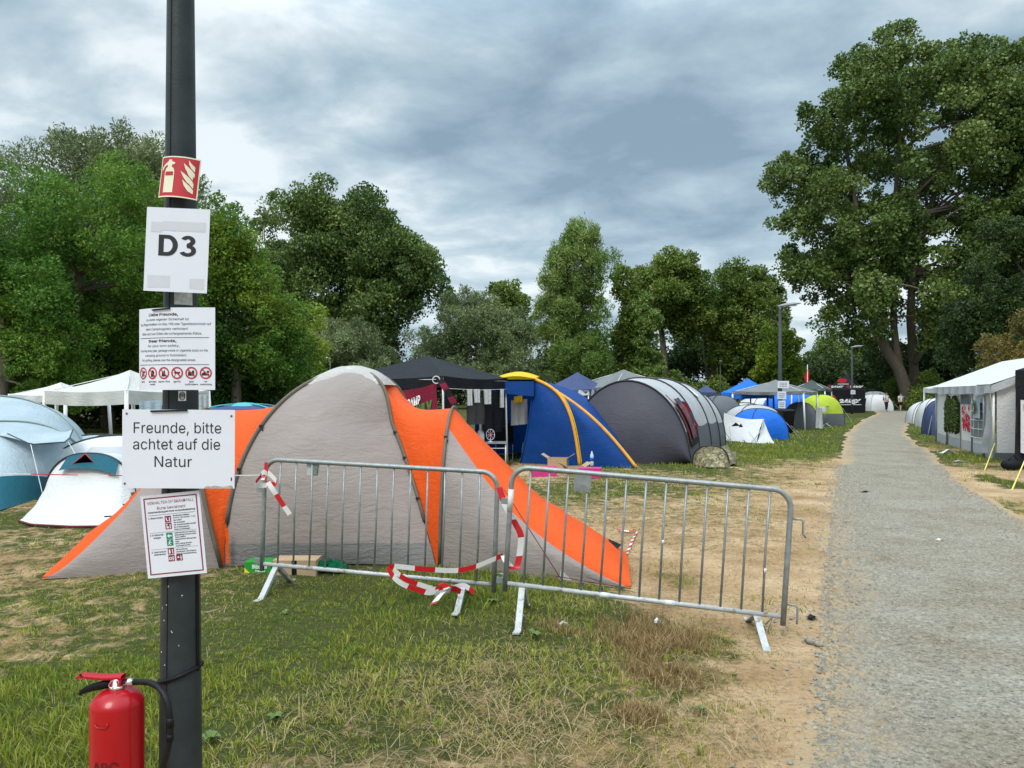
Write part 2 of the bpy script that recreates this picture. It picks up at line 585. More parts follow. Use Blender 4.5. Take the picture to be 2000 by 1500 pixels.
M_galvw = mat('worn_white_steel', (0.44, 0.455, 0.45), 0.5, metal=0.15, var=0.15, vscale=20, dirt=(0.20, 0.17, 0.12), dscale=14, dthr=0.54)
M_tapered = mat('tape_red', (0.50, 0.012, 0.02), 0.35, var=0.08)
M_tapewhite = mat('tape_white', (0.64, 0.64, 0.63), 0.35, var=0.06)
M_greytent = fabric('warm_grey_cloth', (0.305, 0.262, 0.242), 0.19, 1.5, (0.8, 0.8, 3.6), 0.08, var=0.06)
M_orange = fabric('orange_cloth', (0.80, 0.105, 0.014), 0.22, 1.8, (1.5, 1.5, 2), 0.18, var=0.06)
M_capcloth = fabric('pale_cap_cloth', (0.50, 0.48, 0.45), 0.4, 3, trans=0.1, dirt=(0.68, 0.67, 0.64))
M_sleeve = mat('olive_sleeve', (0.13, 0.11, 0.085), 0.7, var=0.15, bump=0.1, bscale=60)
M_groundsheet = mat('dark_groundsheet', (0.05, 0.052, 0.058), 0.6, var=0.2)
M_blackcloth = fabric('black_cloth', (0.008, 0.009, 0.012), 0.3, 2, (1, 1, 1), 0.0, rough=0.6)
M_whitecloth = fabric('white_cloth', (0.74, 0.75, 0.75), 0.3, 2, (1, 1, 1.5), 0.22, var=0.05)
M_creamcloth = fabric('off_white_cloth', (0.66, 0.66, 0.62), 0.3, 2, (1, 1, 1.5), 0.22, var=0.05)
M_silver = fabric('silver_grey_cloth', (0.46, 0.475, 0.495), 0.3, 1.8, (1, 1, 1.2), 0.12)
M_charcoal = fabric('charcoal_cloth', (0.062, 0.062, 0.076), 0.15, 1.2, (1, 1, 2.2), 0.03, rough=0.55)
M_midgrey = fabric('mid_grey_cloth', (0.12, 0.13, 0.145), 0.2, 1.8, (1, 1, 1), 0.08)
M_blue = fabric('royal_blue_cloth', (0.007, 0.055, 0.24), 0.2, 1.5, (1.5, 1.5, 0.7), 0.14)
M_bright = fabric('bright_blue_cloth', (0.02, 0.17, 0.72), 0.3, 2, (1, 1, 1), 0.2)
M_slate = fabric('slate_blue_cloth', (0.06, 0.085, 0.19), 0.3, 2, (1, 1, 1), 0.15)
M_yellow = fabric('yellow_cloth', (0.78, 0.52, 0.015), 0.2, 2, (1, 1, 1), 0.2)
M_amber = mat('amber_sleeve', (0.72, 0.33, 0.03), 0.6, var=0.1)
M_paleblue = fabric('pale_blue_cloth', (0.42, 0.51, 0.56), 0.4, 1.8, (1.5, 1.5, 1), 0.15)
M_teal = fabric('teal_cloth', (0.012, 0.10, 0.14), 0.3, 2, (1, 1, 1), 0.08)
M_turq = fabric('turquoise_cloth', (0.10, 0.45, 0.48), 0.3, 2, (1, 1, 1), 0.15)
M_lime = fabric('lime_cloth', (0.46, 0.58, 0.05), 0.3, 2, (1, 1, 1), 0.2)
M_canopygrey = fabric('canopy_grey_cloth', (0.19, 0.20, 0.20), 0.3, 2, (1, 1, 1), 0.12)
M_canopygreen = fabric('canopy_green_grey_cloth', (0.055, 0.075, 0.07), 0.3, 2, (1, 1, 1), 0.1)
M_tubewhite = mat('white_tube', (0.68, 0.69, 0.68), 0.4, var=0.05)
M_tubegrey = mat('grey_tube', (0.33, 0.34, 0.35), 0.4, metal=0.4, var=0.05)
M_tubeblack = mat('black_tube', (0.02, 0.02, 0.022), 0.4, var=0.1)
M_card = mat('cardboard', (0.42, 0.29, 0.17), 0.8, var=0.12, bump=0.06, bscale=60)
M_pink = mat('pink_card', (0.55, 0.03, 0.20), 0.6, var=0.1)
M_greenbox = mat('green_card', (0.02, 0.26, 0.03), 0.5, var=0.1)
M_greenbag = fabric('green_plastic_film', (0.005, 0.22, 0.09), 0.8, 8, (1, 1, 1), 0.2, rough=0.25)
M_yellowprint = mat('yellow_print', (0.75, 0.65, 0.03), 0.5)
M_redcloth = fabric('maroon_cloth', (0.20, 0.012, 0.035), 0.3, 3, (1, 1, 1), 0.1)
M_redflag = fabric('red_cloth', (0.62, 0.012, 0.02), 0.2, 3, (1, 1, 1), 0.2)
M_greenprint = mat('green_print', (0.03, 0.22, 0.04), 0.6)
M_whiteprint = mat('white_print', (0.75, 0.75, 0.75), 0.6)
M_redprint = mat('red_print', (0.50, 0.01, 0.03), 0.6)
M_brownfab = fabric('brown_cloth', (0.16, 0.10, 0.055), 0.4, 5, (1, 1, 1), 0.05)
M_darkgreycl = fabric('dark_grey_cloth', (0.06, 0.06, 0.062), 0.4, 4, (1, 1, 0.5), 0.05)
M_skin = mat('skin', (0.45, 0.27, 0.19), 0.6, var=0.05)
M_hair = mat('dark_hair', (0.02, 0.015, 0.012), 0.7)
M_bottle = mat('clear_plastic', (0.55, 0.62, 0.70), 0.15, var=0.05, coat=0.6)
M_net = mat('window_mesh_cloth', (0.16, 0.185, 0.19), 0.6, var=0.1)
M_glassgrey = M_net
M_lampgrey = mat('lamp_grey', (0.24, 0.26, 0.27), 0.45, var=0.08)
M_lampglass = mat('lamp_glass', (0.6, 0.62, 0.62), 0.2, var=0.03)
M_yrope = mat('yellow_rope', (0.70, 0.62, 0.16), 0.7)
M_wrope = mat('pale_rope', (0.6, 0.6, 0.58), 0.7)
M_redrope = mat('dark_red_rope', (0.16, 0.03, 0.03), 0.7)
M_stone = mat('grey_stone', (0.27, 0.25, 0.205), 0.9, var=0.45, vscale=22)
M_bark = mat('grey_brown_bark', (0.13, 0.108, 0.083), 0.9, var=0.4, vscale=3, bump=0.7, bscale=9, stretch=(4, 4, 0.7))
M_barkdark = mat('dark_bark', (0.05, 0.042, 0.034), 0.9, var=0.35, vscale=3, bump=0.5, bscale=9, stretch=(4, 4, 0.8))


def camo_mat():
    m, t, b = new_mat('camouflage_cloth')
    L = t.links.new
    tc = N(t, 'ShaderNodeTexCoord')
    n = N(t, 'ShaderNodeTexNoise', i_Scale=7.0, i_Detail=3.0, i_Distortion=1.0)
    L(tc.outputs['Object'], n.inputs['Vector'])
    r = ramp(t, [(0.0, (0.06, 0.055, 0.03)), (0.43, (0.16, 0.12, 0.065)), (0.5, (0.11, 0.13, 0.055)), (0.57, (0.33, 0.27, 0.15)), (0.66, (0.085, 0.06, 0.035))], 'CONSTANT')
    L(n.outputs['Fac'], r.inputs['Fac']); L(r.outputs[0], b.inputs['Base Color'])
    b.inputs['Roughness'].default_value = 0.8
    return m


def ivy_mat():
    return leaf_mat('ivy_leaves', (0.03, 0.06, 0.012), (0.07, 0.11, 0.025), (0.14, 0.17, 0.04), 0.15)


def patterned(name, cols, scale):
    m, t, b = new_mat(name)
    L = t.links.new
    tc = N(t, 'ShaderNodeTexCoord')
    n = N(t, 'ShaderNodeTexVoronoi', i_Scale=scale)
    L(tc.outputs['Object'], n.inputs['Vector'])
    sp = N(t, 'ShaderNodeSeparateColor'); L(n.outputs['Color'], sp.inputs[0])
    st = [(i / len(cols), c) for i, c in enumerate(cols)]
    r = ramp(t, st, 'CONSTANT'); L(sp.outputs[0], r.inputs['Fac']); L(r.outputs[0], b.inputs['Base Color'])
    b.inputs['Roughness'].default_value = 0.8
    return m


M_camo = camo_mat()
M_ivy = ivy_mat()
M_pattern = patterned('woven_pattern', [(0.16, 0.015, 0.03), (0.015, 0.015, 0.02), (0.12, 0.03, 0.06), (0.03, 0.04, 0.08), (0.20, 0.04, 0.04)], 9)

# ================================================================== ground
# path edges, measured on the ground
PL = [(0.0, -0.35), (3.37, 1.36)] + [(G(x, y).y, G(x, y).x) for x, y in [(1592, 1300), (1606, 1150), (1626, 1000), (1641, 900), (1650, 850), (1681, 822), (1713, 807)]] + [(80, 38.5)]
PR = [(0.0, 2.4), (3.37, 3.95), (6.4, 5.35)] + [(G(x, y).y, G(x, y).x) for x, y in [(2000, 1020), (1947, 990), (1870, 942), (1844, 914), (1832, 894), (1789, 863), (1768, 844), (1775, 826), (1793, 812)]] + [(80, 44.0)]


def path_l(y): return np.interp(y, [p[0] for p in PL], [p[1] for p in PL])
def path_r(y): return np.interp(y, [p[0] for p in PR], [p[1] for p in PR])


def on_path(x, y, pad=0.0):
    return (x > path_l(y) - pad) & (x < path_r(y) + pad) & (y < 71)


def height(x, y):
    x = np.asarray(x, float); y = np.asarray(y, float)
    d = np.minimum(np.abs(x - path_l(y)), np.abs(x - path_r(y)))
    inside = on_path(x, y)
    k = np.where(inside, 0.0, np.clip((d - 0.15) / 0.8, 0, 1)) * np.clip(1.4 - y / 30.0, 0, 1)
    return k * ((fbm(x * 0.8, y * 0.8, 5, 3) - 0.5) * 0.07 + (fbm(x * 4, y * 4, 9, 3) - 0.5) * 0.035)


# patches of ground cover as measured spots: (px, py, half-width px, half-height px, green, dry)
SPOTS = [
    (150, 1400, 330, 130, 0.95, 0.05), (420, 1330, 330, 110, 1.0, 0.02), (600, 1200, 260, 70, 0.95, 0.1), (800, 1170, 260, 50, 0.9, 0.15),
    (1000, 1210, 170, 60, 0.85, 0.2), (560, 1400, 200, 90, 0.7, 0.45), (800, 1330, 260, 80, 0.66, 0.6), (800, 1440, 340, 110, 0.60, 0.7),
    (1080, 1330, 240, 90, 0.62, 0.6), (1080, 1440, 240, 90, 0.55, 0.7), (1230, 1250, 150, 50, 0.75, 0.75), (1300, 1300, 110, 40, 0.6, 0.8),
    (1290, 1400, 70, 50, 0.5, 0.5), (1430, 1300, 40, 14, 0.4, 0.3), (1150, 1340, 70, 40, 0.9, 0.1), (1340, 1130, 40, 14, 0.55, 0.3),
    (60, 1060, 200, 30, 0.62, 0.25), (120, 1150, 260, 60, 0.58, 0.25), (330, 1150, 200, 40, 0.68, 0.15), (100, 1240, 300, 50, 0.52, 0.25), (20, 1010, 160, 20, 0.8, 0.1),
    (250, 1200, 200, 60, 0.58, 0.25), (1180, 960, 160, 22, 0.7, 0.3), (1290, 905, 140, 14, 0.85, 0.2), (1300, 940, 180, 16, 0.55, 0.4), (1470, 885, 130, 14, 0.9, 0.1), (1520, 865, 140, 14, 1.0, 0.1),
    (1200, 1000, 220, 22, 0.45, 0.5), (1420, 935, 150, 12, 0.5, 0.55), (1330, 1010, 200, 20, 0.28, 0.6), (1400, 1060, 160, 20, 0.18, 0.5), (1620, 835, 90, 12, 0.95, 0.15), (1560, 905, 80, 10, 0.5, 0.4),
    (1880, 890, 50, 14, 0.85, 0.1), (1840, 850, 40, 14, 0.8, 0.2), (1960, 985, 60, 14, 0.6, 0.2), (1920, 910, 70, 10, 0.7, 0.2), (1990, 940, 30, 10, 0.85, 0.1),
    (1810, 815, 60, 8, 0.9, 0.2), (1640, 812, 70, 8, 1.0, 0.2), (1400, 850, 250, 20, 0.9, 0.1), (1000, 880, 300, 20, 0.8, 0.2),
]


def cover(x, y):
    """how much green and how much dry straw grows at a spot, 0..1"""
    x = np.asarray(x, float); y = np.asarray(y, float)
    g = np.full(x.shape, 0.06); d = np.full(x.shape, 0.12); wsum = np.full(x.shape, 0.25)
    far = np.clip((y - 22) / 10, 0, 1)
    gs = g * wsum + far * 0.8; ds = d * wsum + far * 0.1; ws = wsum + far
    wx = x + (fbm(x * 0.9, y * 0.9, 21, 3) - 0.5) * 1.3 * np.clip(y / 7, 0.4, 3)
    wy = y + (fbm(x * 0.9, y * 0.9, 27, 3) - 0.5) * 1.3 * np.clip(y / 7, 0.4, 3)
    for px, py, rx, ry, gv, dv in SPOTS:
        c = G(px, py); ax = rx / F * c.y
        y0, y1 = G(px, py + ry).y, G(px, max(py - ry, YH + 12)).y
        ay = max((y1 - y0) / 2, 0.2); cy = (y0 + y1) / 2
        q = np.exp(-1.1 * (((wx - c.x) / ax) ** 2 + ((wy - cy) / ay) ** 2)) * 1.6
        gs += q * gv; ds += q * dv; ws += q
    left = np.clip((-x - 3.5) / 3, 0, 1) * np.clip((y - 10) / 4, 0, 1)
    gs += left * 0.7; ws += left
    return gs / ws, ds / ws


def axis(lo, f0, f1, hi, step, grow):
    a = list(np.arange(f0, f1 + 1e-6, step)); s = step; v = a[-1]
    while v < hi:
        s *= grow; v += s; a.append(v)
    s = step; v = a[0]; b = []
    while v > lo:
        s *= grow; v -= s; b.append(v)
    return np.array(b[::-1] + a)


def ground_material():
    m, t, b = new_mat('camp_ground')
    L = t.links.new
    tc = N(t, 'ShaderNodeTexCoord')
    ag = N(t, 'ShaderNodeAttribute', attribute_name='green'); ad = N(t, 'ShaderNodeAttribute', attribute_name='dry')

    def noise(s, d=6.0, r=0.6, dist=0.0):
        n = N(t, 'ShaderNodeTexNoise', i_Scale=s, i_Detail=d, i_Roughness=r, i_Distortion=dist)
        L(tc.outputs['Object'], n.inputs['Vector'])
        return n
    # sand
    ns = noise(1.1, 8, 0.65)
    rs = ramp(t, [(0.30, (0.235, 0.145, 0.070)), (0.45, (0.37, 0.245, 0.132)), (0.57, (0.465, 0.325, 0.19)), (0.70, (0.55, 0.405, 0.255))])
    L(ns.outputs['Fac'], rs.inputs['Fac'])
    nf = noise(26, 6, 0.7)
    rf = ramp(t, [(0.33, (0.42, 0.40, 0.38)), (0.5, (1, 1, 1)), (0.75, (1.12, 1.1, 1.08))])
    L(nf.outputs['Fac'], rf.inputs['Fac'])
    ms = N(t, 'ShaderNodeMix', data_type='RGBA', blend_type='MULTIPLY'); ms.inputs['Factor'].default_value = 0.75
    L(rs.outputs[0], ms.inputs['A']); L(rf.outputs[0], ms.inputs['B'])
    # litter of dry straw
    nd = noise(40, 5, 0.75, 2.0)
    rd = ramp(t, [(0.3, (0.07, 0.048, 0.02)), (0.5, (0.19, 0.135, 0.055)), (0.7, (0.36, 0.28, 0.14))])
    L(nd.outputs['Fac'], rd.inputs['Fac'])
    # turf seen from above
    ng = noise(30, 6, 0.75, 1.0)
    rg = ramp(t, [(0.3, (0.022, 0.030, 0.008)), (0.5, (0.055, 0.066, 0.018)), (0.7, (0.11, 0.115, 0.035))])
    L(ng.outputs['Fac'], rg.inputs['Fac'])

    def mask(attr, gain, nn):
        a = N(t, 'ShaderNodeMath', operation='MULTIPLY_ADD'); L(attr.outputs['Fac'], a.inputs[0]); a.inputs[1].default_value = gain
        L(nn.outputs['Fac'], a.inputs[2])
        r = ramp(t, [(0.73, (0, 0, 0)), (0.86, (1, 1, 1))]); L(a.outputs[0], r.inputs['Fac'])
        return r
    np1 = noise(4.2, 9, 0.78, 0.6); np2 = noise(7.5, 8, 0.7, 0.4)
    m1 = N(t, 'ShaderNodeMix', data_type='RGBA'); L(mask(ad, 0.55, np2).outputs[0], m1.inputs['Factor'])
    L(ms.outputs['Result'], m1.inputs['A']); L(rd.outputs[0], m1.inputs['B'])
    m2 = N(t, 'ShaderNodeMix', data_type='RGBA'); L(mask(ag, 0.62, np1).outputs[0], m2.inputs['Factor'])
    L(m1.outputs['Result'], m2.inputs['A']); L(rg.outputs[0], m2.inputs['B'])
    L(m2.outputs['Result'], b.inputs['Base Color'])
    b.inputs['Roughness'].default_value = 0.95
    b.inputs['Specular IOR Level'].default_value = 0.1
    nb = noise(14, 8, 0.7)
    nb2 = noise(3.2, 5, 0.6)
    ab = N(t, 'ShaderNodeMath', operation='MULTIPLY_ADD'); L(nb2.outputs['Fac'], ab.inputs[0]); ab.inputs[1].default_value = 2.2; L(nb.outputs['Fac'], ab.inputs[2])
    bp = N(t, 'ShaderNodeBump', i_Strength=0.75, i_Distance=0.05)
    L(ab.outputs[0], bp.inputs['Height']); L(bp.outputs[0], b.inputs['Normal'])
    return m


M_ground = ground_material()


def build_ground():
    xs = axis(-900, -6, 8, 900, 0.07, 1.05); ys = axis(-60, 2.4, 12, 1500, 0.07, 1.05)
    X, Y = np.meshgrid(xs, ys, indexing='ij')
    Z = height(X, Y)
    n, k = X.shape
    me = bpy.data.meshes.new('ground')
    idx = np.arange(n * k).reshape(n, k)
    q = np.stack([idx[:-1, :-1], idx[1:, :-1], idx[1:, 1:], idx[:-1, 1:]], -1).reshape(-1, 4)
    me.vertices.add(n * k); me.loops.add(len(q) * 4); me.polygons.add(len(q))
    me.vertices.foreach_set('co', np.stack([X, Y, Z], -1).astype(np.float32).ravel())
    me.loops.foreach_set('vertex_index', q.astype(np.int32).ravel())
    me.polygons.foreach_set('loop_start', np.arange(0, len(q) * 4, 4, dtype=np.int32))
    me.polygons.foreach_set('loop_total', np.full(len(q), 4, np.int32))
    me.polygons.foreach_set('use_smooth', np.ones(len(q), bool))
    g, d = cover(X, Y)
    for nm, a in (('green', g), ('dry', d)):
        at = me.attributes.new(nm, 'FLOAT', 'POINT'); at.data.foreach_set('value', a.astype(np.float32).ravel())
    me.materials.append(M_ground)
    me.update(calc_edges=True)
    o = bpy.data.objects.new('ground', me); C.objects.link(o)
    tagp(o, 'sandy trampled camp ground with patches of grass and straw', 'ground', kind='structure')


build_ground()


def path_material():
    m, t, b = new_mat('grey_gravel')
    L = t.links.new
    tc = N(t, 'ShaderNodeTexCoord')

    def noise(s, d=6.0, r=0.6):
        n = N(t, 'ShaderNodeTexNoise', i_Scale=s, i_Detail=d, i_Roughness=r); L(tc.outputs['Object'], n.inputs['Vector']); return n
    n1 = noise(1.1, 9, 0.68); n2 = noise(38, 7, 0.8)
    r1 = ramp(t, [(0.32, (0.225, 0.192, 0.140)), (0.5, (0.285, 0.258, 0.205)), (0.68, (0.335, 0.312, 0.258))]); L(n1.outputs['Fac'], r1.inputs['Fac'])
    r2 = ramp(t, [(0.38, (0.12, 0.115, 0.11)), (0.455, (0.90, 0.90, 0.90)), (0.56, (1.08, 1.07, 1.05)), (0.66, (1.6, 1.58, 1.52))]); L(n2.outputs['Fac'], r2.inputs['Fac'])
    mx = N(t, 'ShaderNodeMix', data_type='RGBA', blend_type='MULTIPLY'); mx.inputs['Factor'].default_value = 0.85
    L(r1.outputs[0], mx.inputs['A']); L(r2.outputs[0], mx.inputs['B'])
    vo = N(t, 'ShaderNodeTexVoronoi', i_Scale=48.0); L(tc.outputs['Object'], vo.inputs['Vector'])
    hs = N(t, 'ShaderNodeMix', data_type='RGBA', blend_type='MULTIPLY'); hs.inputs['Factor'].default_value = 0.5
    sp = N(t, 'ShaderNodeSeparateColor'); L(vo.outputs['Color'], sp.inputs[0])
    rv = ramp(t, [(0.0, (0.55, 0.55, 0.55)), (1.0, (1.35, 1.34, 1.3))]); L(sp.outputs[0], rv.inputs['Fac'])
    L(mx.outputs['Result'], hs.inputs['A']); L(rv.outputs[0], hs.inputs['B'])
    # sand worked in from the edges
    ae = N(t, 'ShaderNodeAttribute', attribute_name='edge'); n5 = noise(3.5, 8, 0.7)
    ma = N(t, 'ShaderNodeMath', operation='ADD'); L(ae.outputs['Fac'], ma.inputs[0]); L(n5.outputs['Fac'], ma.inputs[1])
    re = ramp(t, [(0.74, (0, 0, 0)), (1.12, (0.9, 0.9, 0.9))]); L(ma.outputs[0], re.inputs['Fac'])
    me = N(t, 'ShaderNodeMix', data_type='RGBA'); L(re.outputs[0], me.inputs['Factor']); L(hs.outputs['Result'], me.inputs['A']); me.inputs['B'].default_value = (0.42, 0.30, 0.17, 1)
    L(me.outputs['Result'], b.inputs['Base Color'])
    b.inputs['Roughness'].default_value = 0.95; b.inputs['Specular IOR Level'].default_value = 0.15
    ad = N(t, 'ShaderNodeMath', operation='SUBTRACT'); L(n2.outputs['Fac'], ad.inputs[0]); L(vo.outputs['Distance'], ad.inputs[1])
    bp = N(t, 'ShaderNodeBump', i_Strength=0.7, i_Distance=0.02); L(ad.outputs[0], bp.inputs['Height']); L(bp.outputs[0], b.inputs['Normal'])
    return m


def build_path():
    ys = axis(-8, 2.0, 14, 69, 0.08, 1.03)
    rag = lambda y, s: (fbm(y * 1.2, y * 0 + s, 31 + s, 4) - 0.5) * 0.6 + (fbm(y * 7, y * 0 + s, 41 + s, 2) - 0.5) * 0.14
    l = path_l(ys) + rag(ys, 1); r = path_r(ys) + rag(ys, 5)
    k = 15
    t = np.linspace(0, 1, k)
    Q = np.zeros((len(ys), k, 3))
    Q[..., 0] = l[:, None] * (1 - t) + r[:, None] * t
    Q[..., 1] = ys[:, None]
    Q[..., 2] = np.maximum(height(Q[..., 0], Q[..., 1]), 0) + 0.004 + 0.012 * np.sin(math.pi * t)[None]
    mb = MB(); mb.grid(Q[:, ::-1])
    po = solo(mb, 'path', path_material(), 'grey gravel footpath running away past the tents', 'path', kind='structure', loc=(0, 0, 0))
    at = po.data.attributes.new('edge', 'FLOAT', 'POINT')
    ev = np.tile(np.clip(1 - np.minimum(t * 1.0, (1 - t) * 1.6) / .28, 0, 1)[::-1] * .55, len(ys)); at.data.foreach_set('value', ev.astype(np.float32))
    # loose stones, most of them along the path and its crumbling edge
    n = 46000
    y = 2.5 + 15 * RNG.random(n) ** 1.6
    e = RNG.random(n)
    x = np.where(e < 0.86, path_l(y) + RNG.random(n) * (path_r(y) - path_l(y)), path_l(y) + RNG.normal(0.22, 0.2, n))
    s = (0.0045 + 0.014 * RNG.random(n) ** 3.5) * (1 + 0.05 * y)
    base = np.array([(1, 0, 0), (-.4, .8, 0), (-.5, -.8, 0), (0, 0, .8)])
    tri = [(0, 1, 3), (1, 2, 3), (2, 0, 3)]
    a = RNG.random(n) * 6.28
    ca, sa = np.cos(a), np.sin(a)
    st = s[:, None] * (0.7 + 0.6 * RNG.random((n, 4)))
    pts = np.stack([(base[None, :, 0] * ca[:, None] - base[None, :, 1] * sa[:, None]) * st + x[:, None],
                    (base[None, :, 0] * sa[:, None] + base[None, :, 1] * ca[:, None]) * st + y[:, None],
                    base[None, :, 2] * st + (np.maximum(height(x, y), 0) + 0.008)[:, None]], -1)
    V = np.concatenate([pts[:, tr] for tr in tri])
    o = big_mesh('gravel', V, 3, M_stone)
    tagp(o, 'loose grey stones scattered on the footpath', 'gravel', kind='stuff')


build_path()


# ------------------------------------------------------------------ grass and straw
M_grass = leaf_mat('grass_blades', (0.085, 0.165, 0.014), (0.33, 0.35, 0.045), (0.66, 0.55, 0.22), 0.30)
M_straw = leaf_mat('straw_stalks', (0.16, 0.095, 0.040), (0.34, 0.24, 0.105), (0.55, 0.44, 0.25), 0.15)


def blades(n, x, y, hgt, wid, lean, tint, b=None):
    z = height(x, y) - 0.004
    a = RNG.random(n) * 6.283
    if b is None: b = RNG.random(n) * 6.283
    dx, dy = np.cos(a) * wid / 2, np.sin(a) * wid / 2
    lx, ly = np.cos(b) * lean * hgt, np.sin(b) * lean * hgt
    vz = hgt * np.sqrt(np.clip(1 - np.minimum(lean, .97) ** 2, 0.05, 1))
    p0 = np.stack([x - dx, y - dy, z], -1); p1 = np.stack([x + dx, y + dy, z], -1)
    m0 = np.stack([x + lx * .32 - dx * .8, y + ly * .32 - dy * .8, z + vz * .62], -1); m1 = np.stack([x + lx * .32 + dx * .8, y + ly * .32 + dy * .8, z + vz * .62], -1)
    tp = np.stack([x + lx, y + ly, z + vz], -1)
    V = np.concatenate([np.stack([p0, p1, m1], 1), np.stack([p0, m1, m0], 1), np.stack([m0, m1, tp], 1)])
    return V, np.concatenate([tint, tint, tint])


def build_grass():
    Vs, Ts, Vd, Td = [], [], [], []
    for y0, y1, dens in ((2.9, 5, 5200), (5, 8, 2600), (8, 13, 900), (13, 24, 260), (24, 50, 60)):
        xw0, xw1 = -0.75 * y1 - 0.6, 0.75 * y1 + 0.6
        n = int(dens * (xw1 - xw0) * (y1 - y0))
        x = xw0 + (xw1 - xw0) * RNG.random(n); y = y0 + (y1 - y0) * RNG.random(n)
        k = (np.abs(x) < 0.74 * y + 0.6) & ~on_path(x, y, 0.12)
        x, y = x[k], y[k]
        g, d = cover(x, y)
        pat = fbm(x * 1.3, y * 1.3, 51, 4); pat2 = fbm(x * 5, y * 5, 57, 3)
        dens_l = np.clip((g * 1.35 + (pat - 0.5) * 1.5 + (pat2 - 0.5) * 1.7) - 0.14, 0, 1)
        keep = RNG.random(len(x)) < dens_l ** 1.3
        gx, gy, gg, gd, gp = x[keep], y[keep], g[keep], d[keep], pat[keep]
        m = len(gx)
        ym = (y0 + y1) / 2
        wk = max(1.0, ym / 6.0)
        lush = np.clip(gg * 1.2 - gd * 0.7 + (gp - .5), 0.1, 1.2)
        hg = (0.018 + 0.050 * lush * (0.35 + RNG.random(m))) * (1 if y0 < 13 else 1.2)
        hg = hg * (0.55 + 0.9 * fbm(gx * 2.3, gy * 2.3, 83, 3))
        hg = np.where((gx < -1.2) & (gy > 4.6), hg * 0.5, hg)
        wd = (0.0035 + 0.003 * RNG.random(m)) * wk
        le = np.clip(0.25 + 0.7 * RNG.random(m) ** 1.2, 0, 0.96)
        ti = np.clip(0.10 + 0.62 * gd * RNG.random(m) * 1.6 + 0.42 * RNG.random(m) ** 2 + (fbm(gx * .9, gy * .9, 63, 2) - .45) * 0.5, 0, 1)
        # blades stand in tufts and lean out from the middle of their tuft
        cs = 0.085 if y0 < 8 else 0.16
        ix, iy = np.floor(gx / cs).astype(int), np.floor(gy / cs).astype(int)
        h1 = _LAT[(ix * 7 + iy * 3) % 256, (iy * 5 - ix) % 256]; h2 = _LAT[(ix * 3 - iy * 11) % 256, (iy + ix * 13) % 256]
        cx, cy = (ix + .2 + .6 * h1) * cs, (iy + .2 + .6 * h2) * cs
        bb = np.arctan2(gy - cy, gx - cx) + RNG.normal(0, .7, m)
        gx, gy = cx + (gx - cx) * .62, cy + (gy - cy) * .62
        hg = hg * (0.55 + 0.95 * h1); ti = np.clip(ti + (h2 - .5) * .30, 0, 1)
        ok = ~on_path(gx, gy, .05)
        v, tt = blades(int(ok.sum()), gx[ok], gy[ok], hg[ok], wd[ok], le[ok], ti[ok], bb[ok]); Vs.append(v); Ts.append(tt)
        # dead straw lying about
        dl = np.clip(d * 1.1 + (fbm(x * 1.7, y * 1.7, 71, 3) - .55) * 1.1, 0, 1)
        kd = RNG.random(len(x)) < dl ** 1.4 * 0.62
        sx, sy = x[kd], y[kd]; m = len(sx)
        hg = (0.04 + 0.15 * RNG.random(m) ** 1.5) * np.where(sy > 4.6, .55, 1.0)
        v, tt = blades(m, sx, sy, hg, (0.0028 + 0.0025 * RNG.random(m)) * wk, 0.84 + 0.18 * RNG.random(m), np.clip(0.35 + 0.5 * RNG.random(m), 0, 1)); Vd.append(v); Td.append(tt)
    # clump of brown seed grass in front of the right barrier, and a smaller one nearer
    for cx, cy, rx, ry, n, hh in ((1280, 1258, 115, 52, 3600, 0.13), (1300, 1320, 90, 30, 1800, 0.09), (1250, 1400, 60, 30, 1000, 0.09), (1120, 1225, 100, 28, 1200, 0.08)):
        c = G(cx, cy); y0, y1 = G(cx, cy + ry).y, G(cx, cy - ry).y
        r = np.sqrt(-np.log(RNG.random(n) + 1e-6)) * .58; a = RNG.random(n) * 6.283
        x = c.x + r * np.cos(a) * rx / F * c.y * (0.6 + 0.8 * vn(a * 2, a * 0, 3)); y = c.y + r * np.sin(a) * (y1 - y0) / 2 * (0.6 + 0.8 * vn(a * 2, a * 0, 8))
        dn = fbm(x * 4, y * 4, 77, 3) > 0.42
        x, y = x[dn], y[dn]; n = len(x)
        v, tt = blades(n, x, y, hh * (0.4 + 0.8 * RNG.random(n)), 0.0035 + 0.002 * RNG.random(n), 0.25 + 0.5 * RNG.random(n), 0.10 + 0.60 * RNG.random(n) ** 1.3); Vd.append(v); Td.append(tt)
    o = big_mesh('grass', np.concatenate(Vs), 3, M_grass, np.concatenate(Ts)); tagp(o, 'short green grass growing in patches over the camp ground', 'grass', kind='stuff')
    o = big_mesh('straw', np.concatenate(Vd), 3, M_straw, np.concatenate(Td)); tagp(o, 'dry brown straw and seed grass on the ground', 'straw', kind='stuff')


build_grass()

